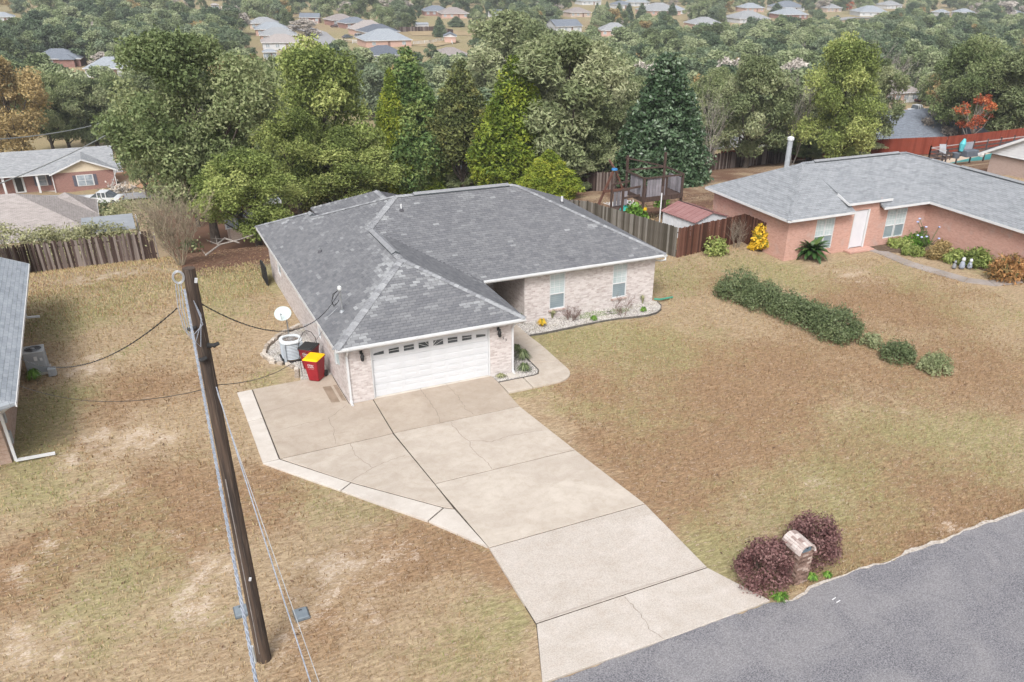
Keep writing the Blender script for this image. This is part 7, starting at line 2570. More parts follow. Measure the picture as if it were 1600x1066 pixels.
# ------------------------------------------------------------------ left neighbour house (only its east side shows)
lh = thing('brick_house', 'brown brick neighbour house with grey roof, cut off by the left edge of the picture', 'house', (-11.4, 5, 0))
ex, lx_ = -10.55, -11.3
e = 2.5
yN_, yS_ = 14.3, -2.5
roofpart('east_roof_slope', [[(ex, -.2, e), (ex, yN_, e), (ex - 5.2, yN_ - 0.2, e + 2.3), (ex - 5.2, -.2, e + 2.3)]], RPALE, lh)
roofpart('front_roof_slope', [[(ex, -.2, e), (ex - 5.2, -.2, e + 2.3), (ex - 9, -4, e)]], RPALE, lh)
fascia(lh, [((ex, -.25, e), (ex, yN_, e)), ((ex - 5.2, yN_, e + 2.3), (ex, yN_, e))][:1])
fascia(lh, [((ex, yN_, e), (ex - 5.2, yN_ - .2, e + 2.3))])
mb = MB(); mb.box(lx_ - .2, .6, -.1, lx_, yN_ - .6, e - .14); mb.build('east_wall', BRN := brickmat('brown_tan_brick', (0.42, 0.3, 0.24, 1), (0.3, 0.2, 0.16, 1), (0.5, 0.4, 0.34, 1), (0.42, 0.34, 0.29, 1)), lh)
mb = MB(); mb.box(-20, .6, -.1, lx_ - .203, .8, e - .14); mb.build('front_wall', BRN, lh)
mb = MB(); mb.box(-20, yN_ - .8, -.1, lx_ - .203, yN_ - .6, e - .14); mb.build('rear_wall', BRN, lh)
mb = MB(); mb.box(lx_, .3, e - .17, ex + .02, yN_, e - .14); mb.box(-20, -.2, e - .17, lx_, .58, e - .14); mb.build('soffit', WHITE, lh)
mb = MB()
for a, b_ in (((-10.7, .1, e - .2), (-11.15, .45, e - .6)), ((-11.15, .45, e - .6), (-11.15, .45, .12)), ((-11.17, .45, .12), (-10.0, .5, .08))):
    mb.beam(a, b_, .09, .08)
mb.build('downspout', WHITE, lh)
mb = MB()
for a, b_ in (((-10.7, yN_ - .3, e - .2), (-11.2, yN_ - .5, e - .6)), ((-11.2, yN_ - .5, e - .6), (-11.2, yN_ - .5, .2)), ((-11.2, yN_ - .5, .2), (-10.7, yN_ - .3, .1))):
    mb.beam(a, b_, .09, .08)
mb.build('downspout', WHITE, lh)
mb = MB(); mb.bbox(lx_ + .003, 1.15, 1.2, lx_ + .14, 1.4, 1.95, .01); mb.build('electric_meter', GREYMETAL, lh)
mb = MB(); mb.bbox(lx_ + .003, .95, .5, lx_ + .16, 1.2, .9, .01); mb.build('phone_box', GREYMETAL, lh)
mb = MB(); mb.tube([(lx_ + .04, 9.6, 1.9), (lx_ + .06, 9.5, 1.2), (lx_ + .07, 9.35, .5), (lx_ + .08, 9.3, .15)], .025, 6)
for k in range(5): mb.tube([(lx_ + .06, 9.6, 1.9 - k * .02), (lx_ + .09, 9.9 - k * .05, 1.5), (lx_ + .1, 9.8, .9), (lx_ + .06, 9.5 + k * .03, .85), (lx_ + .06, 9.45, 1.5)], .018, 5)
tag(mb.build('garden_hose', BLACK), 'black garden hose hanging on the brown brick wall', 'hose')
mb = MB(); mb.tube([(lx_ + .02, 5.55, 1.95), (lx_ + .05, 5.5, 1.4), (lx_ + .1, 5.6, 1.2), (lx_ + .12, 5.9, .8)], .03, 6); mb.build('conduit', GREYMETAL, lh)
for k in range(2):
    mb = MB(); mb.tube([(ex - .9 + .25 * math.cos(a_ / 12 * 5.2), 4.6 + k * .15 + .28 * math.sin(a_ / 12 * 5.2), e + .48 + .1 * math.cos(a_ / 12 * 5.2) * -1) for a_ in range(13)], .015, 5)
    mb.build('roof_cable_loop', BLACK, lh)


def ac_square(x, y, s, label):
    tt = thing('air_conditioner', label, 'air conditioner', (x, y, 0))
    mb = MB(); mb.box(x - s - .05, y - s - .05, 0, x + s + .05, y + s + .05, .08); mb.build('base_pad', CONCRETE, tt)
    G = simple('ac_grey', (0.36, 0.38, 0.4, 1), (0.31, 0.33, 0.35, 1), 3, .5)
    mb = MB(); mb.bbox(x - s, y - s, .08, x + s, y + s, .95, .03); mb.build('cabinet', G, tt)
    for k in range(20):
        zz = .16 + k * .036
        for side in range(4):
            mb = MB()
            if side == 0: mb.box(x - s + .06, y - s - .008, zz, x + s - .06, y - s + .004, zz + .02)
            elif side == 1: mb.box(x + s - .004, y - s + .06, zz, x + s + .008, y + s - .06, zz + .02)
            else: continue
            mb.build('louver', G, tt)
    mb = MB(); mb.bbox(x - s - .01, y - s - .01, .95, x + s + .01, y + s + .01, .99, .01); mb.build('top_cover', simple('ac_top2', (0.45, 0.47, 0.48, 1)), tt)
    mb = MB(); mb.lathe([(0, .99), (.3, .992), (.3, 1.0), (.0, 1.001)], (x, y, 0), 24); mb.build('fan_opening', BLACK, tt)
    mb = MB()
    for r_ in (.08, .14, .2, .26, .31):
        mb.tube([(x + r_ * math.cos(a_ / 20 * 6.2832), y + r_ * math.sin(a_ / 20 * 6.2832), 1.012) for a_ in range(21)], .005, 4, cap=False)
    mb.lathe([(0, 1.03), (.07, 1.025), (.07, 1.0)], (x, y, 0), 12)
    mb.build('fan_guard', STEEL, tt)
    mb = MB(); mb.box(x - .02, y - s - .016, .62, x + .1, y - s - .009, .8); mb.box(x + .18, y - s - .016, .6, x + .27, y - s - .009, .72); mb.build('sticker', WHITE, tt)


ac_square(-10.62, 7.9, .37, 'grey square air conditioner with round top fan beside the brown brick wall')
mb = MB(); mb.bbox(-10.28, 7.2, .0, -9.98, 7.5, .3, .02); tag(mb.build('condenser_box', GREYMETAL), 'small grey box on the ground beside the square air conditioner', 'utility box')
tuft(-10.75, 7.1, .35, .4, LM['bright'], 'bright green weeds below the square air conditioner', n=120, blade=.02, name='weeds')

# ------------------------------------------------------------------ bare crape myrtle by the left fence and shrubs behind it
cxm, cym, czm = (-4.002, 21.91, -0.842)
stems(cxm, cym, czm, 4.6, 2.3, simple('tan_stems', (0.33, 0.28, 0.2, 1), (0.24, 0.2, 0.15, 1), 9, .9), 'big leafless many-stemmed crape myrtle at the end of the left fence', n=11, seed=21, r0=.035, sub=5, tip=.009, leafm=LM['olive'], name='crape_myrtle')
OV = 'olive shrubs behind the left fence'
for k, (q, r, h, lab) in enumerate((((-13.836, 37.288, -4.458), 3.0, 3.0, 'olive shrub behind the left fence, at the picture edge'), ((-11.689, 36.797, -4.359), 2.6, 2.6, 'olive shrub behind the left fence, before the beige roof'), ((-10.052, 38.204, -4.641), 2.4, 2.4, 'bright-tipped olive shrub at the middle of the left fence'), ((-8.13, 39.025, -4.805), 2.4, 2.4, 'olive shrub behind the right part of the left fence'), ((-5.937, 48.571, -6.714), 2.8, 3.4, 'tall pale olive shrub behind the fence beside the leafless myrtle'))):
    bush(*q, r, r * .7, h, LM['bright'] if k == 99 else LM['olive'], lab, n=60, dens=260, size=.08, lr=.5, group=OV, name='olive_shrub', seed=80 + k, asp=2.4)
bush(*(-2.641, 33.673, -3.735), .9, .7, .9, LM['shrub'], 'low dark green shrub between the myrtle and the oak trunks', n=14, dens=260, size=.1, lr=.3, name='low_shrub')

# ------------------------------------------------------------------ fallen leaves
rs_ = np.random.RandomState(8)
Q, V = [], []
for (x0_, x1_, y0_, y1_, n_) in ((-3.5, 16, 16.8, 30, 9000), (22.5, 42, 17, 40, 9000), (22, 27, 11.5, 18, 1200), (-12, 34, -15, 15, 900)):
    for k in range(n_):
        x, y = rs_.uniform(x0_, x1_), rs_.uniform(y0_, y1_)
        if n_ == 900 and (-4 < x < 17 and y > -16 and (y > -1.7 or x < 7)): continue
        z = tz(x, y) + rs_.uniform(.01, .05)
        s = rs_.uniform(.03, .08); a = rs_.uniform(0, 6.28)
        dx_, dy_ = s * math.cos(a), s * math.sin(a)
        tl = rs_.uniform(-.03, .03, 2)
        Q.append([(x - dx_, y - dy_, z + tl[0]), (x + dy_ * .5, y - dx_ * .5, z), (x + dx_, y + dy_, z + tl[1]), (x - dy_ * .5, y + dx_ * .5, z + .01)])
        V.append(rs_.rand())
tag(mk('fallen_leaves', quads('fallen_leaves', np.array(Q), V, attr_mix('fallen_leaf', [(0, (0.08, 0.045, 0.032, 1)), (.5, (0.17, 0.1, 0.065, 1)), (.93, (0.28, 0.18, 0.12, 1)), (1, (0.5, 0.34, 0.14, 1))], .9))), 'fallen red-brown leaves under the trees and by the back fence', 'leaf litter', kind='stuff')

# ================================================================== HOUSES BEYOND THE FENCES
CLEARINGS = []


def hip_house(spec, label, roof, wall, depth=.75, rot=None, gable=False, h=2.6, s=.45, windows=4, garage=False, name='house', group=None, cross=False, trim=True):
    """hipped house of width w whose front faces the camera side; spec = (x, y, z, w)"""
    x, y, z, w = spec
    d = w * depth
    if 'glimpsed' not in label and 'seen through' not in label: CLEARINGS.append((x, y + d / 2, w * .5))
    rot = math.radians(rot if rot is not None else 0)
    root = thing(name, label, 'house', (x, y, z), group)
    root.rotation_euler = (0, 0, rot)
    o = Vector((x, y, z))
    def P(a, b_, c_): return Vector((x + a, y + b_, z + c_))
    hw, ov = w / 2, .5
    # walls (four, butted)
    for nm, q in (('front_wall', (-hw + ov, ov, hw - ov, ov + .2)), ('rear_wall', (-hw + ov, d - ov - .2, hw - ov, d - ov)), ('side_wall', (-hw + ov, ov + .203, -hw + ov + .2, d - ov - .203)), ('side_wall', (hw - ov - .2, ov + .203, hw - ov, d - ov - .203))):
        mb = MB(); mb.box(x + q[0], y + q[1], z - 1.5, x + q[2], y + q[3], z + h - .1)
        mb.build(nm, wall, root)
    hd = d / 2
    rz_ = h + s * min(hd, hw)
    if gable:
        A1, A2 = P(-hw + .1, hd, rz_), P(hw - .1, hd, rz_)
        sl = [[P(-hw + .1, 0, h), P(hw - .1, 0, h), A2, A1], [P(hw - .1, d, h), P(-hw + .1, d, h), A1, A2]]
        for a in (-1, 1):
            mb = MB(); xx_ = a * (hw - ov)
            mb.add([P(xx_, ov, h - .1), P(xx_, d - ov, h - .1), P(xx_, hd, rz_ - .2), P(xx_ - a * .1, ov, h - .1), P(xx_ - a * .1, d - ov, h - .1), P(xx_ - a * .1, hd, rz_ - .2)], [(0, 1, 2), (5, 4, 3), (0, 3, 4, 1), (1, 4, 5, 2), (2, 5, 3, 0)])
            mb.build('gable_wall', SIDING, root)
    else:
        m_ = min(hd, hw)
        A1, A2 = P(-hw + m_, hd, rz_), P(hw - m_, hd, rz_)
        sl = [[P(-hw, 0, h), P(hw, 0, h), A2, A1], [P(hw, d, h), P(-hw, d, h), A1, A2], [P(-hw, d, h), P(-hw, 0, h), A1], [P(hw, 0, h), P(hw, d, h), A2]]
        if (A2 - A1).length < .05: sl[0] = sl[0][:3]; sl[1] = sl[1][:3]
    roofpart('roof_slope', sl, roof, root, .15)
    if trim:
        for a, b_ in ((P(-hw, -.02, h - .08), P(hw, -.02, h - .08)), (P(-hw - .02, d, h - .08), P(-hw - .02, 0, h - .08)), (P(hw + .02, 0, h - .08), P(hw + .02, d, h - .08))):
            mb = MB(); mb.beam(a, b_, .05, .2); mb.build('fascia_board', WHITE, root)
    # front projection with its own hip
    if cross:
        cx0, cx1 = hw * .15, hw * .8
        m_ = (cx1 - cx0) / 2
        top = P(cx0 + m_, -1.6 + m_ * .9, h + s * m_)
        roofpart('front_wing_roof', [[P(cx0, -2, h), P(cx1, -2, h), top], [P(cx1, -2, h), P(cx1, 1, h), P(cx0 + m_, m_ + .2, h + s * m_), top], [P(cx0, 1, h), P(cx0, -2, h), top, P(cx0 + m_, m_ + .2, h + s * m_)]], roof, root, .12)
        mb = MB(); mb.box(x + cx0 + .4, y - 1.6, z - 1.5, x + cx1 - .4, y + ov - .003, z + h - .1); mb.build('front_wing_wall', wall, root)
    # openings: window frames with panes, set proud of the wall
    n = windows
    for k in range(n):
        a = -hw + ov + (w - 2 * ov) * (k + .5) / n
        if cross and hw * .1 < a < hw * .85: continue
        y0 = y + ov
        if k == n // 2 and not garage:
            mb = MB(); mb.box(x + a - .5, y0 - .05, z - .0, x + a + .5, y0 - .003, z + 2.1); mb.build('front_door', simple('far_door', (0.2, 0.12, 0.1, 1), None, 3), root)
            continue
        mb = MB(); mb.box(x + a - .75, y0 - .05, z + .75, x + a + .75, y0 - .003, z + 2.1)
        f_ = mb.build('window', WHITE, root)
        for s3 in (-1, 1):
            mb = MB(); mb.box(x + a + s3 * .35 - .28, y0 - .07, z + .85, x + a + s3 * .35 + .28, y0 - .051, z + 2.0); mb.build('pane', GLASS_FAR, f_)
    if garage:
        yy = (y - 1.6) if cross else (y + ov)
        ga = hw * .47 if cross else hw * .55
        mb = MB(); mb.box(x + ga - 2.2, yy - .06, z - .1, x + ga + 2.2, yy - .003, z + 2.15); mb.build('garage_door', WHITE, root)
    for a in (-hw + ov, hw - ov):
        pass
    return root


# upper left
hip_house((-16.437, 300.946, -23.019, 14.561), 'far house with blue-grey roof at upper left, in front of pale leafless trees', RBLUE, BRED, rot=-10, cross=True)
hip_house((-2.58, 268.023, -22.36, 13.848), 'far house with pale grey roof at upper left, below the wide dark tree', RPALE, SIDING, rot=-14, s=.5)
hip_house((-40.23, 486.683, -24.506, 10.909), 'far pale-roofed building at the top left edge', RPALE, SIDING, rot=0)
hip_house((65.422, 565.002, -24.796, 4.563), 'tiny tan house among woods near the top left', RBEIGE, BTAN, rot=0)
# row beside the street, top centre
hip_house((60.863, 341.053, -23.821, 15.439), 'far beige-roofed pale house at the near end of the row left of the street', RBEIGE, SIDING, rot=-8, windows=4)
hip_house((65.444, 371.409, -24.079, 15.547), 'second house from the near end of the row left of the street, grey roof', RGREY, BPINK, rot=-8)
hip_house((67.999, 399.263, -24.182, 15.388), 'third house of the row left of the street, grey roof', RPALE, BPINK, rot=-8)
hip_house((70.043, 431.034, -24.3, 13.984), 'farthest house of the row left of the street, grey roof', RGREY, BTAN, rot=-8, cross=True)
hip_house((49.629, 304.32, -23.086, 4.931), 'pale low roof edge below the beige-roofed house', RPALE, SIDING, rot=-8)
hip_house((98.159, 462.927, -24.418, 10.591), 'far blue-roofed brick gable house at the end of the street', RBLUE, BRED, rot=-20, gable=True)
hip_house((112.151, 444.838, -24.351, 14.286), 'far brick house with brown-grey roof, first in the row right of the street', RBROWN, BRED, rot=12, cross=True)
hip_house((113.952, 426.044, -24.282, 13.831), 'far house with blue-grey roof, second in the row right of the street', RBLUE, BRED, rot=12)
hip_house((111.27, 389.984, -24.148, 15.802), 'far house with beige hip roof, third in the row right of the street', RBEIGE, BPINK, rot=10, s=.6)
hip_house((112.106, 377.694, -24.103, 16.574), 'far house with charcoal roof between the beige and the pale grey roofs', RDARK, BTAN, rot=8)
hip_house((103.29, 339.988, -23.8, 19.85), 'far pink-brick house with pale grey hip roof above the dark hip roof', RPALE, BPINK, rot=0, s=.5, cross=False, windows=3)
hip_house((84.964, 281.768, -22.635, 14.18), 'far house with dark slate hip roof and bright sunroom windows behind the cypresses', RDARK, SIDING, rot=0, s=.5, windows=6)
hip_house((107.487, 276.632, -22.533, 11.718), 'far house with brown-grey roof and a row of white windows', RBROWN, SIDING, rot=0, windows=6)
hip_house((137.955, 354.579, -24.017, 7.844), 'far white-gabled house with blue roof right of the white rail fence', RBLUE, BPINK, rot=70, gable=True)
hip_house((180.638, 498.808, -24.551, 15.818), 'far grey-blue hip-roofed brick house near the top centre', RBLUE, BRED, rot=-8, cross=True)
hip_house((184.39, 479.098, -24.478, 16.851), 'far brown-grey roofed house beside the grey-blue one at top centre', RBROWN, BPINK, rot=-8)
hip_house((211.29, 479.723, -24.48, 8.995), 'far blue-roofed house at the top with a white gable end', RBLUE, SIDING, rot=10, gable=True)
hip_house((211.268, 389.024, -24.145, 16.11), 'far slate-roofed house with small orange-red tree before it', RBLUE, SIDING, rot=5, gable=True)
hip_house((264.441, 476.675, -24.469, 14.783), 'far brown-grey hip roof left of the row of clipped conifers', RBROWN, BTAN, rot=0)
hip_house((329.53, 582.082, -24.86, 16.911), 'far pale roof at the top edge above the clipped conifers', RPALE, SIDING, rot=0)
hip_house((222.87, 362.763, -24.047, 14.903), 'far pink brick house with grey roof below the row of clipped conifers', RGREY, BPINK, rot=-20, s=.55)
hip_house((332.841, 541.481, -24.709, 13.416), 'far blue-grey roof behind the clipped conifers', RBLUE, SIDING, rot=0)
hip_house((362.033, 565.148, -24.797, 15.971), 'far pale turquoise-grey roof at the top edge right of the conifers', RPALE, SIDING, rot=8)
hip_house((329.447, 482.983, -24.493, 24.737), 'far long grey hip-roofed house right of the clipped conifers', RGREY, BPINK, rot=0)
hip_house((295.388, 387.217, -24.138, 18.018), 'far grey-roofed brick house with bright front beside the round palm-like tree', RGREY, BPINK, rot=-6, cross=True)
hip_house((348.583, 415.363, -24.242, 22.731), 'far white-walled house with grey roof in the upper right row', RGREY, SIDING, rot=0, cross=True, garage=True)
hip_house((415.284, 500.55, -24.558, 17.037), 'far pink-brick house with pale roof behind the white-walled one', RPALE, BPINK, rot=0)
hip_house((451.204, 502.384, -24.564, 23.011), 'far blue-roofed house at the top right behind the long brick one', RBLUE, SIDING, rot=0)
hip_house((400.59, 440.667, -24.336, 20.46), 'far long brick house with pale grey roof and porch at upper right', RPALE, BRED, rot=-3, windows=5)
hip_house((480.652, 492.404, -24.527, 14.826), 'far grey hip-roofed house behind a leafless tree at upper right', RGREY, BTAN, rot=0)
hip_house((478.038, 450.662, -24.373, 21.916), 'far pale roofs in the trees right of the far dark car', RPALE, SIDING, rot=-18)
hip_house((564.496, 516.403, -24.616, 17.084), 'far grey roof touching the top edge right of centre', RGREY, SIDING, rot=0)
hip_house((536.291, 442.189, -24.341, 10.823), 'far pale grey roof between trees near the top right', RPALE, SIDING, rot=0)
hip_house((555.537, 439.39, -24.331, 13.654), 'far pale roof beside the hazy grey tree near the top right', RPALE, SIDING, rot=-15)
hip_house((589.841, 422.562, -24.269, 11.849), 'far blue-grey roof at the top right corner', RBLUE, BRED, rot=0)
hip_house((345.246, 491.911, -24.526, 12.667), 'far pale blue-grey roof above the bushy trees right of centre', RPALE, SIDING, rot=0)
# middle distance right
hip_house((175.563, 135.758, -18.247, 11.722), 'brown hip-roofed house with garage behind the silvery leafless tree', RBROWN, BPINK, rot=-4, s=.55, garage=True, h=2.6)
hip_house((100.5, 60, -10.6, 25), 'house with big plain blue-grey roof behind the rust-red fence', RBLUE, BRED, s=.5, depth=.5)
hip_house((133.633, 75.094, -11.588, 10.134), 'pale grey low roof seen through the trees at the right', RPALE, SIDING, rot=0, s=.3)
hip_house((77.701, 122.688, -17.373, 8.78), 'house with pinkish roof seen through the big soft tree', RBEIGE, BPINK, rot=-10, s=.5)
hip_house((128.611, 160.013, -19.286, 13.045), 'pale brown roof seen through the trees right of the magnolia', RBEIGE, SIDING, rot=0, s=.4)
hip_house((89.002, 72.449, -11.134, 10.72), 'pale roof seen through the trunks behind the salmon house', RPALE, SIDING, rot=0, s=.4)
hip_house((86.821, 91.648, -14.425, 9.821), 'pale grey roof seen through the leafless tree', RPALE, SIDING, rot=0, s=.4)
# behind the cypresses and oaks
hip_house((28.32, 62.858, -9.49, 10.952), 'pale-roofed house glimpsed between the cypress trunks', RPALE, SIDING, rot=4, s=.4)
hip_house((18.418, 76.672, -11.858, 11.046), 'pale-roofed house glimpsed between the yellow-green trees', RPALE, SIDING, rot=-4, s=.4)
hip_house((2.215, 37.563, -4.513, 4.38), 'light house wall glimpsed between the oak trunks', RPALE, BTAN, rot=0, s=.4)

# brick gable house at left -------------------------------------------------
x, y, z = (-15.541, 107.728, -16.091)
gh = thing('brick_house', 'red-brown brick ranch house with porch columns and cream gable at the left', 'house', (x, y, z))
SC = 1.0
wl, wr = x - 12.0, x + 9.3
zt = 2.6
fy = y - 1.2                       # front of the gabled wing
mb = MB(); mb.box(wl, y + .6, z - .5, x + 1.3, y + .8, z + zt); mb.build('porch_wall', BRED, gh)
mb = MB(); mb.box(x + 1.5, fy, z - .6, wr - .5, fy + .2, z + zt); mb.build('front_wall', BRED, gh)
mb = MB(); mb.box(wr - .7, fy + .203, z - 1, wr - .5, y + 9, z + zt); mb.build('side_wall', BRED, gh)
mb = MB(); mb.box(x + 1.3, fy + .203, z - .5, x + 1.5, y + .8, z + zt); mb.build('wing_side_wall', BRED, gh)
gc = (x + 1.2 + wr) / 2
gz = z + zt + 1.75
mb = MB(); mb.add([(x + 1.5, fy - .01, z + zt + .005), (wr - .5, fy - .01, z + zt + .005), (gc, fy - .01, gz - .1), (x + 1.5, fy + .1, z + zt + .005), (wr - .5, fy + .1, z + zt + .005), (gc, fy + .1, gz - .1)], [(0, 1, 2), (0, 3, 4, 1), (1, 4, 5, 2), (2, 5, 3, 0)]); mb.build('gable_board', CREAM, gh)
ry, rzz = y + 4.6, z + zt + 2.1
roofpart('front_roof_slope', [[(wl, y - .9, z + zt), (x + 1.1, y - .9, z + zt), (wr, y - .9, z + zt), (wr, ry, rzz), (wl, ry, rzz)]], RGREY, gh)
roofpart('rear_roof_slope', [[(wl, y + 9.5, z + zt), (wr, y + 9.5, z + zt), (wr, ry, rzz), (wl, ry, rzz)]], RGREY, gh)
roofpart('gable_roof_slope', [[(x + 1.0, fy - .5, z + zt), (gc, fy - .5, gz), (gc, y + 3.4, gz), (x + 1.0, y - .6, z + zt)], [(wr + .2, fy - .5, z + zt), (gc, fy - .5, gz), (gc, y + 3.4, gz), (wr + .2, y - .6, z + zt)]], RGREY, gh)
mb = MB(); mb.beam((x + 1.0, fy - .53, z + zt - .1), (gc, fy - .53, gz - .1), .05, .18); mb.build('barge_board', WHITE, gh)
mb = MB(); mb.beam((wr + .2, fy - .53, z + zt - .1), (gc, fy - .53, gz - .1), .05, .18); mb.build('barge_board', WHITE, gh)
fascia(gh, [((wl, y - .92, z + zt), (x + 1.1, y - .92, z + zt)), ((wr + .03, fy, z + zt), (wr + .03, y + 9, z + zt))])
for a in (x - 4.6, x - 1.0 - .6 + 1.0):
    mb = MB(); mb.bbox(a - .14, y - .75, z, a + .14, y - .47, z + zt - .1, .01); mb.build('porch_column', WHITE, gh)
for a in (x + 1.25, wr - .4):
    mb = MB(); mb.beam((a, fy - .1, z - .2), (a, fy - .1, z + zt - .1), .1, .1); mb.build('downspout', WHITE, gh)
mb = MB(); mb.box(x - 3.6, y + .5, z + .05, x - 2.3, y + .597, z + 2.2); dd_ = mb.build('front_door', WHITE, gh)
mb = MB(); mb.box(x - 3.35, y + .47, z + .2, x - 2.55, y + .498, z + 2.05); mb.build('door_panel', DARKMETAL, dd_)
SHUT = simple('grey_shutter', (0.1, 0.1, 0.13, 1), None, 3)
for (a, w_, z0_, z1_, yy, sh_) in ((x - .3 + .2, .95, .8, 2.2, y + .6, 1), (x - 7.6, 1.1, .8, 2.0, y + .6, 1), ((x + 1.5 + wr - .5) / 2, 1.9, .75, 2.1, fy, 1)):
    mb = MB(); mb.box(a - w_ / 2 - .1, yy - .06, z + z0_ - .08, a + w_ / 2 + .1, yy - .003, z + z1_ + .08); f_ = mb.build('window', WHITE, gh)
    n_ = 2 if w_ > 1.5 else 1
    for k in range(n_):
        for (p, q) in ((z0_, (z0_ + z1_) / 2 - .03), ((z0_ + z1_) / 2 + .03, z1_)):
            wa = a - w_ / 2 + k * w_ / n_ + .04
            mb = MB(); mb.box(wa, yy - .08, z + p, wa + w_ / n_ - .08, yy - .061, z + q); mb.build('pane', GLASS_FAR, f_)
    for sg_ in (-1, 1):
        mb = MB(); c_ = a + sg_ * (w_ / 2 + .33); mb.box(c_ - .2, yy - .05, z + z0_ - .05, c_ + .2, yy - .003, z + z1_ + .05); mb.build('shutter', SHUT, gh)
mb = MB(); mb.box(wl, y - 1.0, z - .4, x + 1.1, y + .59, z - .02); mb.build('porch_slab', CONCRETE, gh)
# beige roofed house in front of it
bx_, by_, bz_ = -20, 62, -10.6
bg_ = thing('beige_roofed_house', 'house with large beige-grey hipped roof just beyond the left fence', 'house', (bx_, by_, bz_))
bz_ = -10.6
e_ = -8.0
x1_, y0_ = -8.6, 55.6
x0_, y1_ = x1_ - 26, y0_ + 12.6
hd_ = 6.3
roofpart('roof_slope', [[(x0_, y0_, e_), (x1_, y0_, e_), (x1_ - hd_, y0_ + hd_, e_ + .42 * hd_), (x0_ + hd_, y0_ + hd_, e_ + .42 * hd_)], [(x1_, y0_, e_), (x1_, y1_, e_), (x1_ - hd_, y0_ + hd_, e_ + .42 * hd_)], [(x1_, y1_, e_), (x0_, y1_, e_), (x0_ + hd_, y0_ + hd_, e_ + .42 * hd_), (x1_ - hd_, y0_ + hd_, e_ + .42 * hd_)]], RBEIGE, bg_)
# small raised rear hip
roofpart('wing_roof_slope', [[(-13.6, 62.5, e_ + .6), (-8.7, 62.5, e_ + .05), (-11.1, 65.2, e_ + 1.6)], [(-8.7, 62.5, e_ + .05), (-8.7, 67.9, e_ + .02), (-11.1, 65.2, e_ + 1.6)], [(-13.6, 67.9, e_ + .05), (-13.6, 62.5, e_ + .6), (-11.1, 65.2, e_ + 1.6)]], RBEIGE, bg_)
mb = MB(); mb.box(x0_ + .5, y0_ + .5, bz_ - 2, x1_ - .5, y0_ + .7, e_ - .1); mb.build('front_wall', BTAN, bg_)
mb = MB(); mb.box(x1_ - .7, y0_ + .703, bz_ - 2, x1_ - .5, y1_ - .5, e_ - .1); mb.build('side_wall', BTAN, bg_)
fascia(bg_, [((x0_, y0_, e_), (x1_, y0_, e_)), ((x1_, y0_, e_), (x1_, y1_, e_))])
# its flat grey patio roof
q = [(-8.737, 53.295), (-6.049, 51.794), (-5.797, 47.768), (-8.856, 49.025)]
px_, py_, pz_ = (-7.411, 39.554, -4.911)
mb = MB(); mb.box(px_ - 1.9, py_ - .5, pz_ + 1.6, px_ + 1.6, py_ + 3.5, pz_ + 1.7)
pr_ = thing('patio_cover', 'flat grey metal patio roof beside the beige-roofed house', 'patio roof', (px_, py_, pz_))
mb.build('cover_panel', simple('metal_patio_grey', (0.25, 0.27, 0.3, 1), (0.3, 0.32, 0.35, 1), 2, .5), pr_)
for a in (-1.8, 1.8):
    for b_ in (-1.4, 3.4):
        mb = MB(); mb.beam((px_ + a, py_ + b_, pz_ - .5), (px_ + a, py_ + b_, pz_ + 1.6), .1, .1); mb.build('post', WHITE, pr_)

# ------------------------------------------------------------------ streets beyond, draped on the slope
SG = simple('pale_street', (0.3, 0.3, 0.31, 1), (0.25, 0.25, 0.26, 1), 1.0, .9)
def drape(name, pts, w, mat, dz=.35, kind='structure', step=3):
    mb = MB()
    P = []
    for a, b_ in zip(pts, pts[1:]):
        a, b_ = Vector(a), Vector(b_)
        n = max(1, int((b_ - a).length / step))
        P += [a.lerp(b_, i / n) for i in range(n)]
    P.append(Vector(pts[-1]))
    E = []
    for i, p in enumerate(P):
        d = (P[min(i + 1, len(P) - 1)] - P[max(0, i - 1)]).normalized(); nrm = Vector((-d.y, d.x)) * w / 2
        E.append(((p + nrm), (p - nrm)))
    for (l0, r0_), (l1, r1_) in zip(E, E[1:]):
        zz = lambda v: tz(v.x, v.y) + dz
        mb.face([(r0_.x, r0_.y, zz(r0_)), (r1_.x, r1_.y, zz(r1_)), (l1.x, l1.y, zz(l1)), (l0.x, l0.y, zz(l0))])
    o = mb.build(name, mat)
    tag(o, kind=kind)
    return o


drape('back_street', [(-25.059, 103.814), (-9.458, 95.402), (-3.419, 94.657), (5.013, 91.602), (17.656, 96.359), (31.315, 97.926)], 7, SG)
drape('far_street', [(76.187, 300.453), (82.805, 356.806), (89.071, 407.288), (87.589, 434.652), (79.88, 458.268)], 9, SG)
drape('side_street', [(85.127, 377.932), (98.262, 369.317), (117.951, 359.222)], 6, simple('pale_verge', (0.42, 0.36, 0.26, 1), (0.36, 0.3, 0.2, 1), .5), dz=.3)
drape('upper_street', [(374.398, 397.333), (450.484, 443.605), (475.954, 428.881)], 7, SG)
TANG = simple('dry_tan_grass', (0.36, 0.27, 0.165, 1), (0.26, 0.2, 0.11, 1), .2, .95)
OLG = simple('dull_green_grass', (0.17, 0.17, 0.08, 1), (0.11, 0.12, 0.055, 1), .1, .95)
for nm, L_, w_ in (('far_lawn', [(99.707, 374.647), (130.119, 344.575)], 26), ('far_lawn', [(130.802, 398.66), (166.989, 391.179)], 26), ('far_lawn', [(315.499, 408.002), (467.246, 409.504)], 22), ('far_lawn', [(163.56, 126.383), (176.935, 124.902)], 12), ('far_lawn', [(-21.901, 306.623), (4.945, 286.247)], 22)):
    drape(nm, L_, w_, TANG, dz=.2, step=8)
drape('dirt_lot', [(-7.595, 113.948), (7.271, 119.049)], 24, simple('orange_dirt', (0.4, 0.22, 0.12, 1), (0.33, 0.2, 0.12, 1), .3, .95), dz=.2)
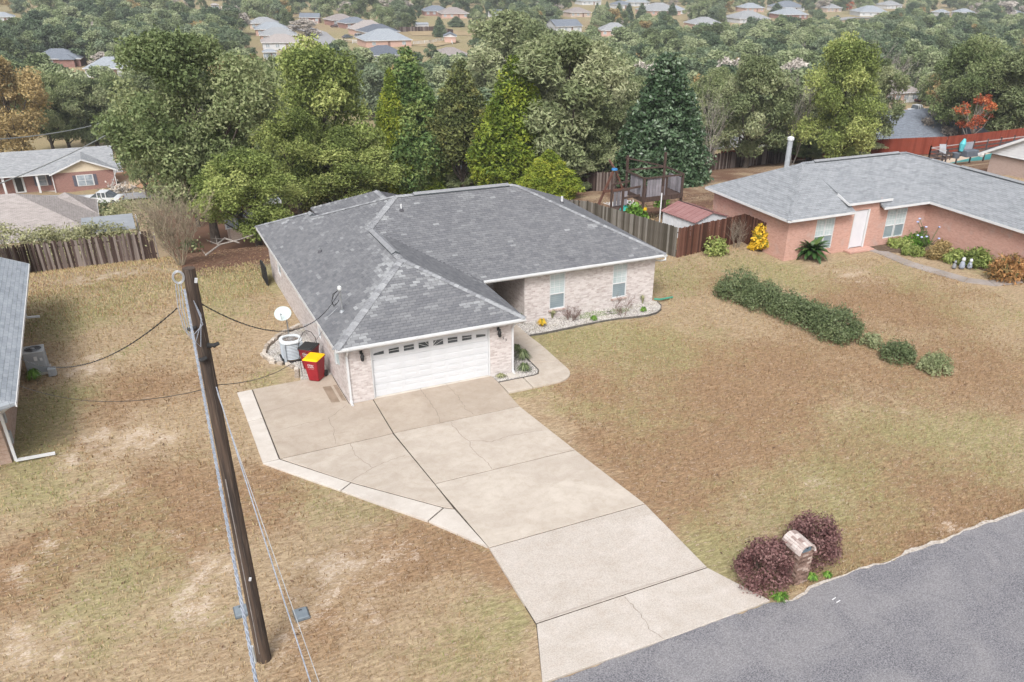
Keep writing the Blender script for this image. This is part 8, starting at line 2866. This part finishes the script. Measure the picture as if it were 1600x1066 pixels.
drape('dirt_track', [(-6.639, 102.286), (-3.811, 111.6), (3.272, 116.991)], 3, simple('pale_track', (0.5, 0.38, 0.26, 1), (0.42, 0.3, 0.2, 1), .5, .95), dz=.3)
# orange safety net beyond the lot
mb = MB()
a, b_ = Vector((-1.619, 124.67, -17.543)), Vector((1.117, 122.94, -17.395))
n_ = 10
for k in range(7):
    mb.beam(a + Vector((0, 0, .2 + k * .35)), b_ + Vector((0, 0, .2 + k * .35)), .03, .28)
tag(mb.build('safety_net', simple('orange_net', (0.6, 0.2, 0.04, 1), (0.5, 0.17, 0.04, 1), 2)), 'orange safety netting beyond the dirt lot, behind the two far utility poles', 'safety net')


# ------------------------------------------------------------------ cars
def car(p, rot, label, paint, L=4.7, h=1.5, suv=False, truck=False):
    tt = thing('parked_car', label, 'car', (0, 0, 0))
    w = .9
    pm = simple('paint_' + paint[0], paint[1], None, 3, .25, spec=.6)
    hl = L / 2
    prof = [(-hl, .35), (-hl, .75), (-hl + .15, .85), (-hl + 1.1, .95), (hl - .5, .95), (hl - .05, .85), (hl, .6), (hl - .05, .35)]
    mb = MB(); n = len(prof)
    mb.add([(a, -w, z) for a, z in prof] + [(a, w, z) for a, z in prof], [tuple(range(n)), tuple(reversed(range(n, 2 * n)))] + [(i, n + i, n + (i + 1) % n, (i + 1) % n) for i in range(n)])
    mb.build('body', pm, tt)
    if truck: cab = [(-hl + 1.2, .95), (-hl + 1.9, h + .2), (-.1 + .9, h + .2), (1.1, .95)]
    elif suv: cab = [(-hl + 1.1, .95), (-hl + 1.8, h + .22), (hl - .5, h + .22), (hl - .15, .95)]
    else: cab = [(-hl + 1.2, .95), (-hl + 2.0, h), (hl - 1.5, h), (hl - .7, .95)]
    mb = MB()
    wi = w - .14
    mb.add([(cab[0][0], -w + .02, cab[0][1]), (cab[3][0], -w + .02, .95), (cab[2][0], -wi, cab[2][1]), (cab[1][0], -wi, cab[1][1]), (cab[0][0], w - .02, .95), (cab[3][0], w - .02, .95), (cab[2][0], wi, cab[2][1]), (cab[1][0], wi, cab[1][1])],
           [(0, 1, 2, 3), (5, 4, 7, 6), (0, 3, 7, 4), (1, 5, 6, 2), (3, 2, 6, 7)])
    c_ = mb.build('cabin_glass', GLASS_DARK, tt)
    mb = MB(); mb.box(cab[1][0] + .05, -wi + .02, cab[1][1] + .002, cab[2][0] - .05, wi - .02, cab[1][1] + .05)
    for a in (cab[1][0] + .1, (cab[1][0] + cab[2][0]) / 2, cab[2][0] - .1):
        mb.box(a - .05, -w + .0, .95, a + .05, -wi + .01, cab[1][1]); mb.box(a - .05, wi - .01, .95, a + .05, w, cab[1][1])
    mb.build('roof', pm, tt)
    for a in (-hl + .85, hl - .85):
        for s3 in (-1, 1):
            mb = MB(); mb.tube([(a, s3 * (w - .2), .34), (a, s3 * (w + .01), .34)], .34, 14); wh_ = mb.build('wheel', BLACK, tt)
            mb = MB(); mb.tube([(a, s3 * (w + .011), .34), (a, s3 * (w + .02), .34)], .2, 10); mb.build('rim', STEEL, wh_)
    for s3 in (-1, 1):
        mb = MB(); mb.box(-hl - .01, s3 * .65 - .18, .62, -hl + .03, s3 * .65 + .18, .78); mb.build('headlight', GLASS_BLIND, tt)
        mb = MB(); mb.box(hl - .1, s3 * .65 - .15, .65, hl - .0, s3 * .65 + .15, .82); mb.build('tail_light', simple('red_lens', (0.4, 0.02, 0.02, 1)), tt)
    tt.location = p; tt.rotation_euler = (0, 0, rot)
    return tt


car((162.409, 119.314, -17.084), math.radians(-168), 'white pickup parked on grass in front of the brown hip-roofed house', ('white', (0.6, 0.62, 0.64, 1)), 5.4, truck=True)
car((182.175, 135.621, -18.241), math.radians(-168), 'dark maroon car behind the white pickup', ('maroon', (0.06, 0.02, 0.025, 1)))
car((-8.562, 92.616, -14.591), math.radians(-20), 'white car parked on the street right of the beige roof', ('white', (0.6, 0.62, 0.64, 1)))
car((96.592, 381.134, -24.115), math.radians(-160), 'far dark blue-grey sedan in front of the charcoal-roofed house', ('slate', (0.08, 0.11, 0.14, 1)))
car((102.49, 382.782, -24.121), math.radians(-160), 'far silver SUV beside the dark sedan', ('silver', (0.4, 0.43, 0.46, 1)), suv=True)
car((79.543, 419.03, -24.256), math.radians(-40), 'far white car beside the grey roofs left of the street', ('white', (0.6, 0.62, 0.64, 1)))
car((104.53, 435.054, -24.315), math.radians(-20), 'far maroon car on the driveway of the brown-roofed brick house', ('maroon', (0.06, 0.02, 0.025, 1)))
car((435.353, 440.521, -24.335), math.radians(0), 'far dark pickup parked at upper right', ('slate', (0.08, 0.11, 0.14, 1)), truck=True)
# white far shed and rail fence
x, y, z = (143.619, 416.727, -24.247)
fs_ = thing('garden_shed', 'far small white shed above the dark board fence', 'shed', (x, y, z))
mb = MB(); mb.box(x - 3, y, z, x + 3, y + 3, z + 2.2); mb.build('shed_wall', SIDING, fs_)
mb = MB(); mb.add([(x - 3.2, y - .3, z + 2.2), (x + 3.2, y - .3, z + 2.2), (x + 3.2, y + 3.3, z + 2.2), (x - 3.2, y + 3.3, z + 2.2), (x - 3.2, y + 1.5, z + 3), (x + 3.2, y + 1.5, z + 3)], [(0, 1, 5, 4), (2, 3, 4, 5), (1, 2, 5), (3, 0, 4)]); mb.build('shed_roof', RPALE, fs_)


def rails(pts, label, mat, h=1.3, n=3, sp=3.0, t_=.14):
    root = thing('rail_fence', label, 'fence', (*pts[0], tz(*pts[0])))
    for a, b_ in zip(pts, pts[1:]):
        a, b_ = Vector((*a, tz(*a))), Vector((*b_, tz(*b_)))
        k = max(1, int((b_ - a).length / sp))
        for i in range(k + 1):
            p = a.lerp(b_, i / k); mb = MB(); mb.beam(p - Vector((0, 0, .5)), p + Vector((0, 0, h)), t_ * 1.3, t_ * 1.3); mb.build('fence_post', mat, root)
        for j in range(n):
            zz = h * (j + .7) / n
            mb = MB(); mb.beam(a + Vector((0, 0, zz)), b_ + Vector((0, 0, zz)), t_ * .5, t_); mb.build('rail', mat, root)


rails([(116.173, 348.601), (124.773, 352.153), (138.024, 366.015), (133.032, 346.971)], 'far white rail fence right of the pink-brick house', WHITE)
rails([(93.171, 359.592), (100.635, 357.835)], 'far low white fence left of the pink-brick house', WHITE)
fence([(128.361, 405.833), (146.052, 405.681), (148.828, 388.351)], 'far dark board fence below the white shed', [DARKW], h=2.2, w=.5, individual=False)

# far utility poles and lines at the left
for k, (q, lab) in enumerate((((-2.919, 107.184, -16.044), 'left one of two far wooden utility poles beyond the street'), ((-1.809, 99.333, -15.371), 'right one of two far wooden utility poles, partly behind the crown'))):
    x, y, z = q
    tt = thing('utility_pole', lab, 'utility pole', q, 'far utility poles')
    mb = MB(); mb.tube([(x, y, z - .5), (x - .3, y, z + 10.5)], [.2, .14], 10); mb.build('pole_shaft', simple('grey_pole', (0.2, 0.17, 0.14, 1), (0.13, 0.11, 0.09, 1), 3), tt)
    mb = MB(); mb.beam((x - 1.2, y, z + 9.7), (x + .8, y, z + 9.7), .1, .12); mb.build('crossarm', BARK, tt)
x, y, z = (-2.919, 107.184, -16.044)
tp = Vector((x, y, z + 9.7))
for k, (q, lab) in enumerate((((-15.551, 60, -0.307), 'upper overhead line crossing the dark trees at the left'), ((-10.844, 70, -2.787), 'lower overhead line crossing the dark trees at the left'))):
    e2 = Vector(q)
    mb = MB(); mb.tube(cable(tp - Vector((0, 0, .8 * k)), tp - Vector((0, 0, .8 * k)) + (e2 - tp) * (1.0 if k == 0 else 1.8), .6, 12), .05, 5)
    tag(mb.build('overhead_wire', simple('pale_wire', (0.35, 0.37, 0.37, 1))), lab, 'wire')
p2 = Vector((-7.868, 100.236, -15.449)); p1 = Vector((x - .2, y, z + 8.5))
mb = MB(); mb.tube([p1, p2], .05, 5)
tag(mb.build('guy_wire', MATS['pale_wire']), 'slanting pale guy wire from the far pole down to the dirt lot', 'wire')
# dark brush pile & small grey box on the lot
bush((-6.487, 99.395)[0], (-6.487, 99.395)[1], (-6.487, 99.395, -15.377)[2], 3.0, 1.8, 1.6, LM['grey'], 'grey-brown brush beside the gable house on the dirt lot', n=16, dens=60, size=.18, lr=.7, name='brush_pile')
x, y, z = (-6.491, 120.182, -17.158)
mb = MB(); mb.box(x - 1.1, y, z, x + 1.1, y + 1.4, z + 1.4); tag(mb.build('white_tank', simple('pale_box', (0.5, 0.53, 0.58, 1))), 'pale box-shaped container on the dirt lot', 'container')
bush((-8.757, 75.157)[0], (-8.757, 75.157)[1], (-8.757, 75.157, -11.598)[2], 1.8, 1.5, 2.0, LM['shrub'], 'round dark green shrub at the corner of the beige roof', n=20, dens=120, size=.16, lr=.55, name='round_shrub')

# ================================================================== WOODS BETWEEN AND BEYOND THE HOUSES
# clearings: each house keeps the open yard and street on its near side
for q in ((90.413, 382.504), (91.917, 413.222), (100.104, 380.355), (125.572, 351.965), (432.052, 435.747), (167.089, 123.795), (132.844, 404.924), (151.49, 368.96), (417.021, 408.191)):
    CLEARINGS.append((q[0], q[1], 5))
for q in ((-16.236, 140.365), (-12.874, 138.778), (-5.022, 113.686), (-19.594, 141.949), (116.375, 79.065), (4.554, 111.147), (-1.204, 104.882)):
    CLEARINGS.append((q[0], q[1], 9))
RW = random.Random(17)


def open_ground(x, y, r):
    for (hx, hy, hw_) in CLEARINGS:
        dx_, dy_ = CAMP.x - hx, CAMP.y - hy
        D = math.hypot(dx_, dy_)
        L = 10.5 * D / (CAMP.z - tz(hx, hy))          # yard depth that the house looks over
        ux, uy = dx_ / D, dy_ / D
        t_ = (x - hx) * ux + (y - hy) * uy
        s_ = abs(-(x - hx) * uy + (y - hy) * ux)
        if -hw_ * .8 < t_ < L and s_ < hw_ * 1.0 + r * .8: return True
    return False


def scatter(n, ya, yb, hmin, hmax):
    out, grid = [], {}
    tries = 0
    while len(out) < n and tries < n * 30:
        tries += 1
        y = RW.uniform(ya, yb)
        span = (y - CAMP.y)
        x = CAMP.x + span * RW.uniform(-.3, 1.75)
        h = RW.uniform(hmin, hmax); r = h * RW.uniform(.38, .55)
        g = (int(x / 5), int(y / 5))
        if any((x - a) ** 2 + (y - b_) ** 2 < 26 for i in (-1, 0, 1) for j in (-1, 0, 1) for (a, b_) in grid.get((g[0] + i, g[1] + j), [])): continue
        if open_ground(x, y, r): continue
        if x < 45 and y < 175: continue          # the belt and the open lots there are planted one by one
        grid.setdefault(g, []).append((x, y))
        out.append((x, y, tz(x, y), h, r))
    return sorted(out, key=lambda o: (o[0] - CAMP.x) ** 2 + (o[1] - CAMP.y) ** 2)


ALLW = scatter(2600, 100, 430, 8, 13)
FARX = scatter(1500, 430, 900, 9, 14)
KN = {'far': 'rounded mid-green tree in the woods between the houses', 'fardark': 'dark green tree in the woods between the houses', 'fartan': 'tan autumn tree in the woods between the houses', 'fargrey': 'pale leafless tree in the woods between the houses', 'farcone': 'cone-shaped conifer in the woods between the houses'}
for (x, y, z, h, r) in ALLW[:250]:
    q = RW.random()
    kd = 'far' if q < .55 else 'fardark' if q < .84 else 'fartan' if q < .92 else 'fargrey' if q < .97 else 'farcone'
    tree(kd, (x, y, z - .3, h, r), KN[kd], 'woodland_tree', 'tree', 'woodland trees: ' + KN[kd].split(' in the')[0])


def instanced(name, pts, protos, label):
    """one 'stuff' object: points that carry whole trees by geometry nodes"""
    me = bpy.data.meshes.new(name)
    me.from_pydata([(x, y, z - .5) for x, y, z, h, r in pts], [], [])
    a = me.attributes.new('tree_scale', 'FLOAT_VECTOR', 'POINT')
    a.data.foreach_set('vector', [v for x, y, z, h, r in pts for v in (r / 5, r / 5, h / 12)])
    o = mk(name, me)
    ng = bpy.data.node_groups.new(name, 'GeometryNodeTree')
    ng.interface.new_socket('Geometry', in_out='INPUT', socket_type='NodeSocketGeometry')
    ng.interface.new_socket('Geometry', in_out='OUTPUT', socket_type='NodeSocketGeometry')
    gi, go = ng.nodes.new('NodeGroupInput'), ng.nodes.new('NodeGroupOutput')
    jn = ng.nodes.new('GeometryNodeJoinGeometry')
    for k, pm in enumerate(protos):
        po = bpy.data.objects.new('tree_crown', pm)
        oi = ng.nodes.new('GeometryNodeObjectInfo')
        oi.inputs['Object'].default_value = po
        oi.inputs['As Instance'].default_value = True
        ng.links.new(oi.outputs['Geometry'], jn.inputs[0])
    ip = ng.nodes.new('GeometryNodeInstanceOnPoints')
    ip.inputs['Pick Instance'].default_value = True
    ri = ng.nodes.new('FunctionNodeRandomValue'); ri.data_type = 'INT'
    ri.inputs['Min'].default_value if False else None
    [s for s in ri.inputs if s.name == 'Min' and s.type == 'INT'][0].default_value = 0
    [s for s in ri.inputs if s.name == 'Max' and s.type == 'INT'][0].default_value = len(protos) - 1
    rr = ng.nodes.new('FunctionNodeRandomValue'); rr.data_type = 'FLOAT_VECTOR'
    [s for s in rr.inputs if s.name == 'Min' and s.type == 'VECTOR'][0].default_value = (0, 0, 0)
    [s for s in rr.inputs if s.name == 'Max' and s.type == 'VECTOR'][0].default_value = (0, 0, 6.28)
    na = ng.nodes.new('GeometryNodeInputNamedAttribute'); na.data_type = 'FLOAT_VECTOR'
    na.inputs['Name'].default_value = 'tree_scale'
    ng.links.new(gi.outputs[0], ip.inputs['Points'])
    ng.links.new(jn.outputs[0], ip.inputs['Instance'])
    ng.links.new([s for s in ri.outputs if s.type == 'INT'][0], ip.inputs['Instance Index'])
    ng.links.new([s for s in rr.outputs if s.type == 'VECTOR'][0], ip.inputs['Rotation'])
    ng.links.new(na.outputs[0], ip.inputs['Scale'])
    ng.links.new(ip.outputs[0], go.inputs[0])
    md = o.modifiers.new('woods', 'NODES'); md.node_group = ng
    return tag(o, label, 'woods', kind='stuff')


rest = ALLW[250:] + FARX
instanced('far_woods', [q for i, q in enumerate(rest) if i % 12], [KIND['far'][i][0] for i in range(3)] + [KIND['fardark'][0][0], KIND['fardark'][1][0]], 'mass of grey-green woods filling the top of the view')
instanced('far_bare_woods', [q for i, q in enumerate(rest) if i % 12 == 0], [KIND['fargrey'][0][0], KIND['fartan'][0][0]], 'pale leafless and tan trees scattered through the far woods')

# ------------------------------------------------------------------ the air itself
m, t, b = nt('hazy_air')
t.nodes.remove(b)
pv = t.nodes.new('ShaderNodeVolumePrincipled')
pv.inputs['Color'].default_value = (0.9, 0.94, 1.0, 1)
pv.inputs['Density'].default_value = 0.0003
pv.inputs['Anisotropy'].default_value = 0.2
t.links.new(pv.outputs[0], t.nodes['Material Output'].inputs['Volume'])
mb = MB()
mb.box(-2510, -210, -30, 3520, 3420, 50)
tag(mb.build('haze', m), kind='stuff')
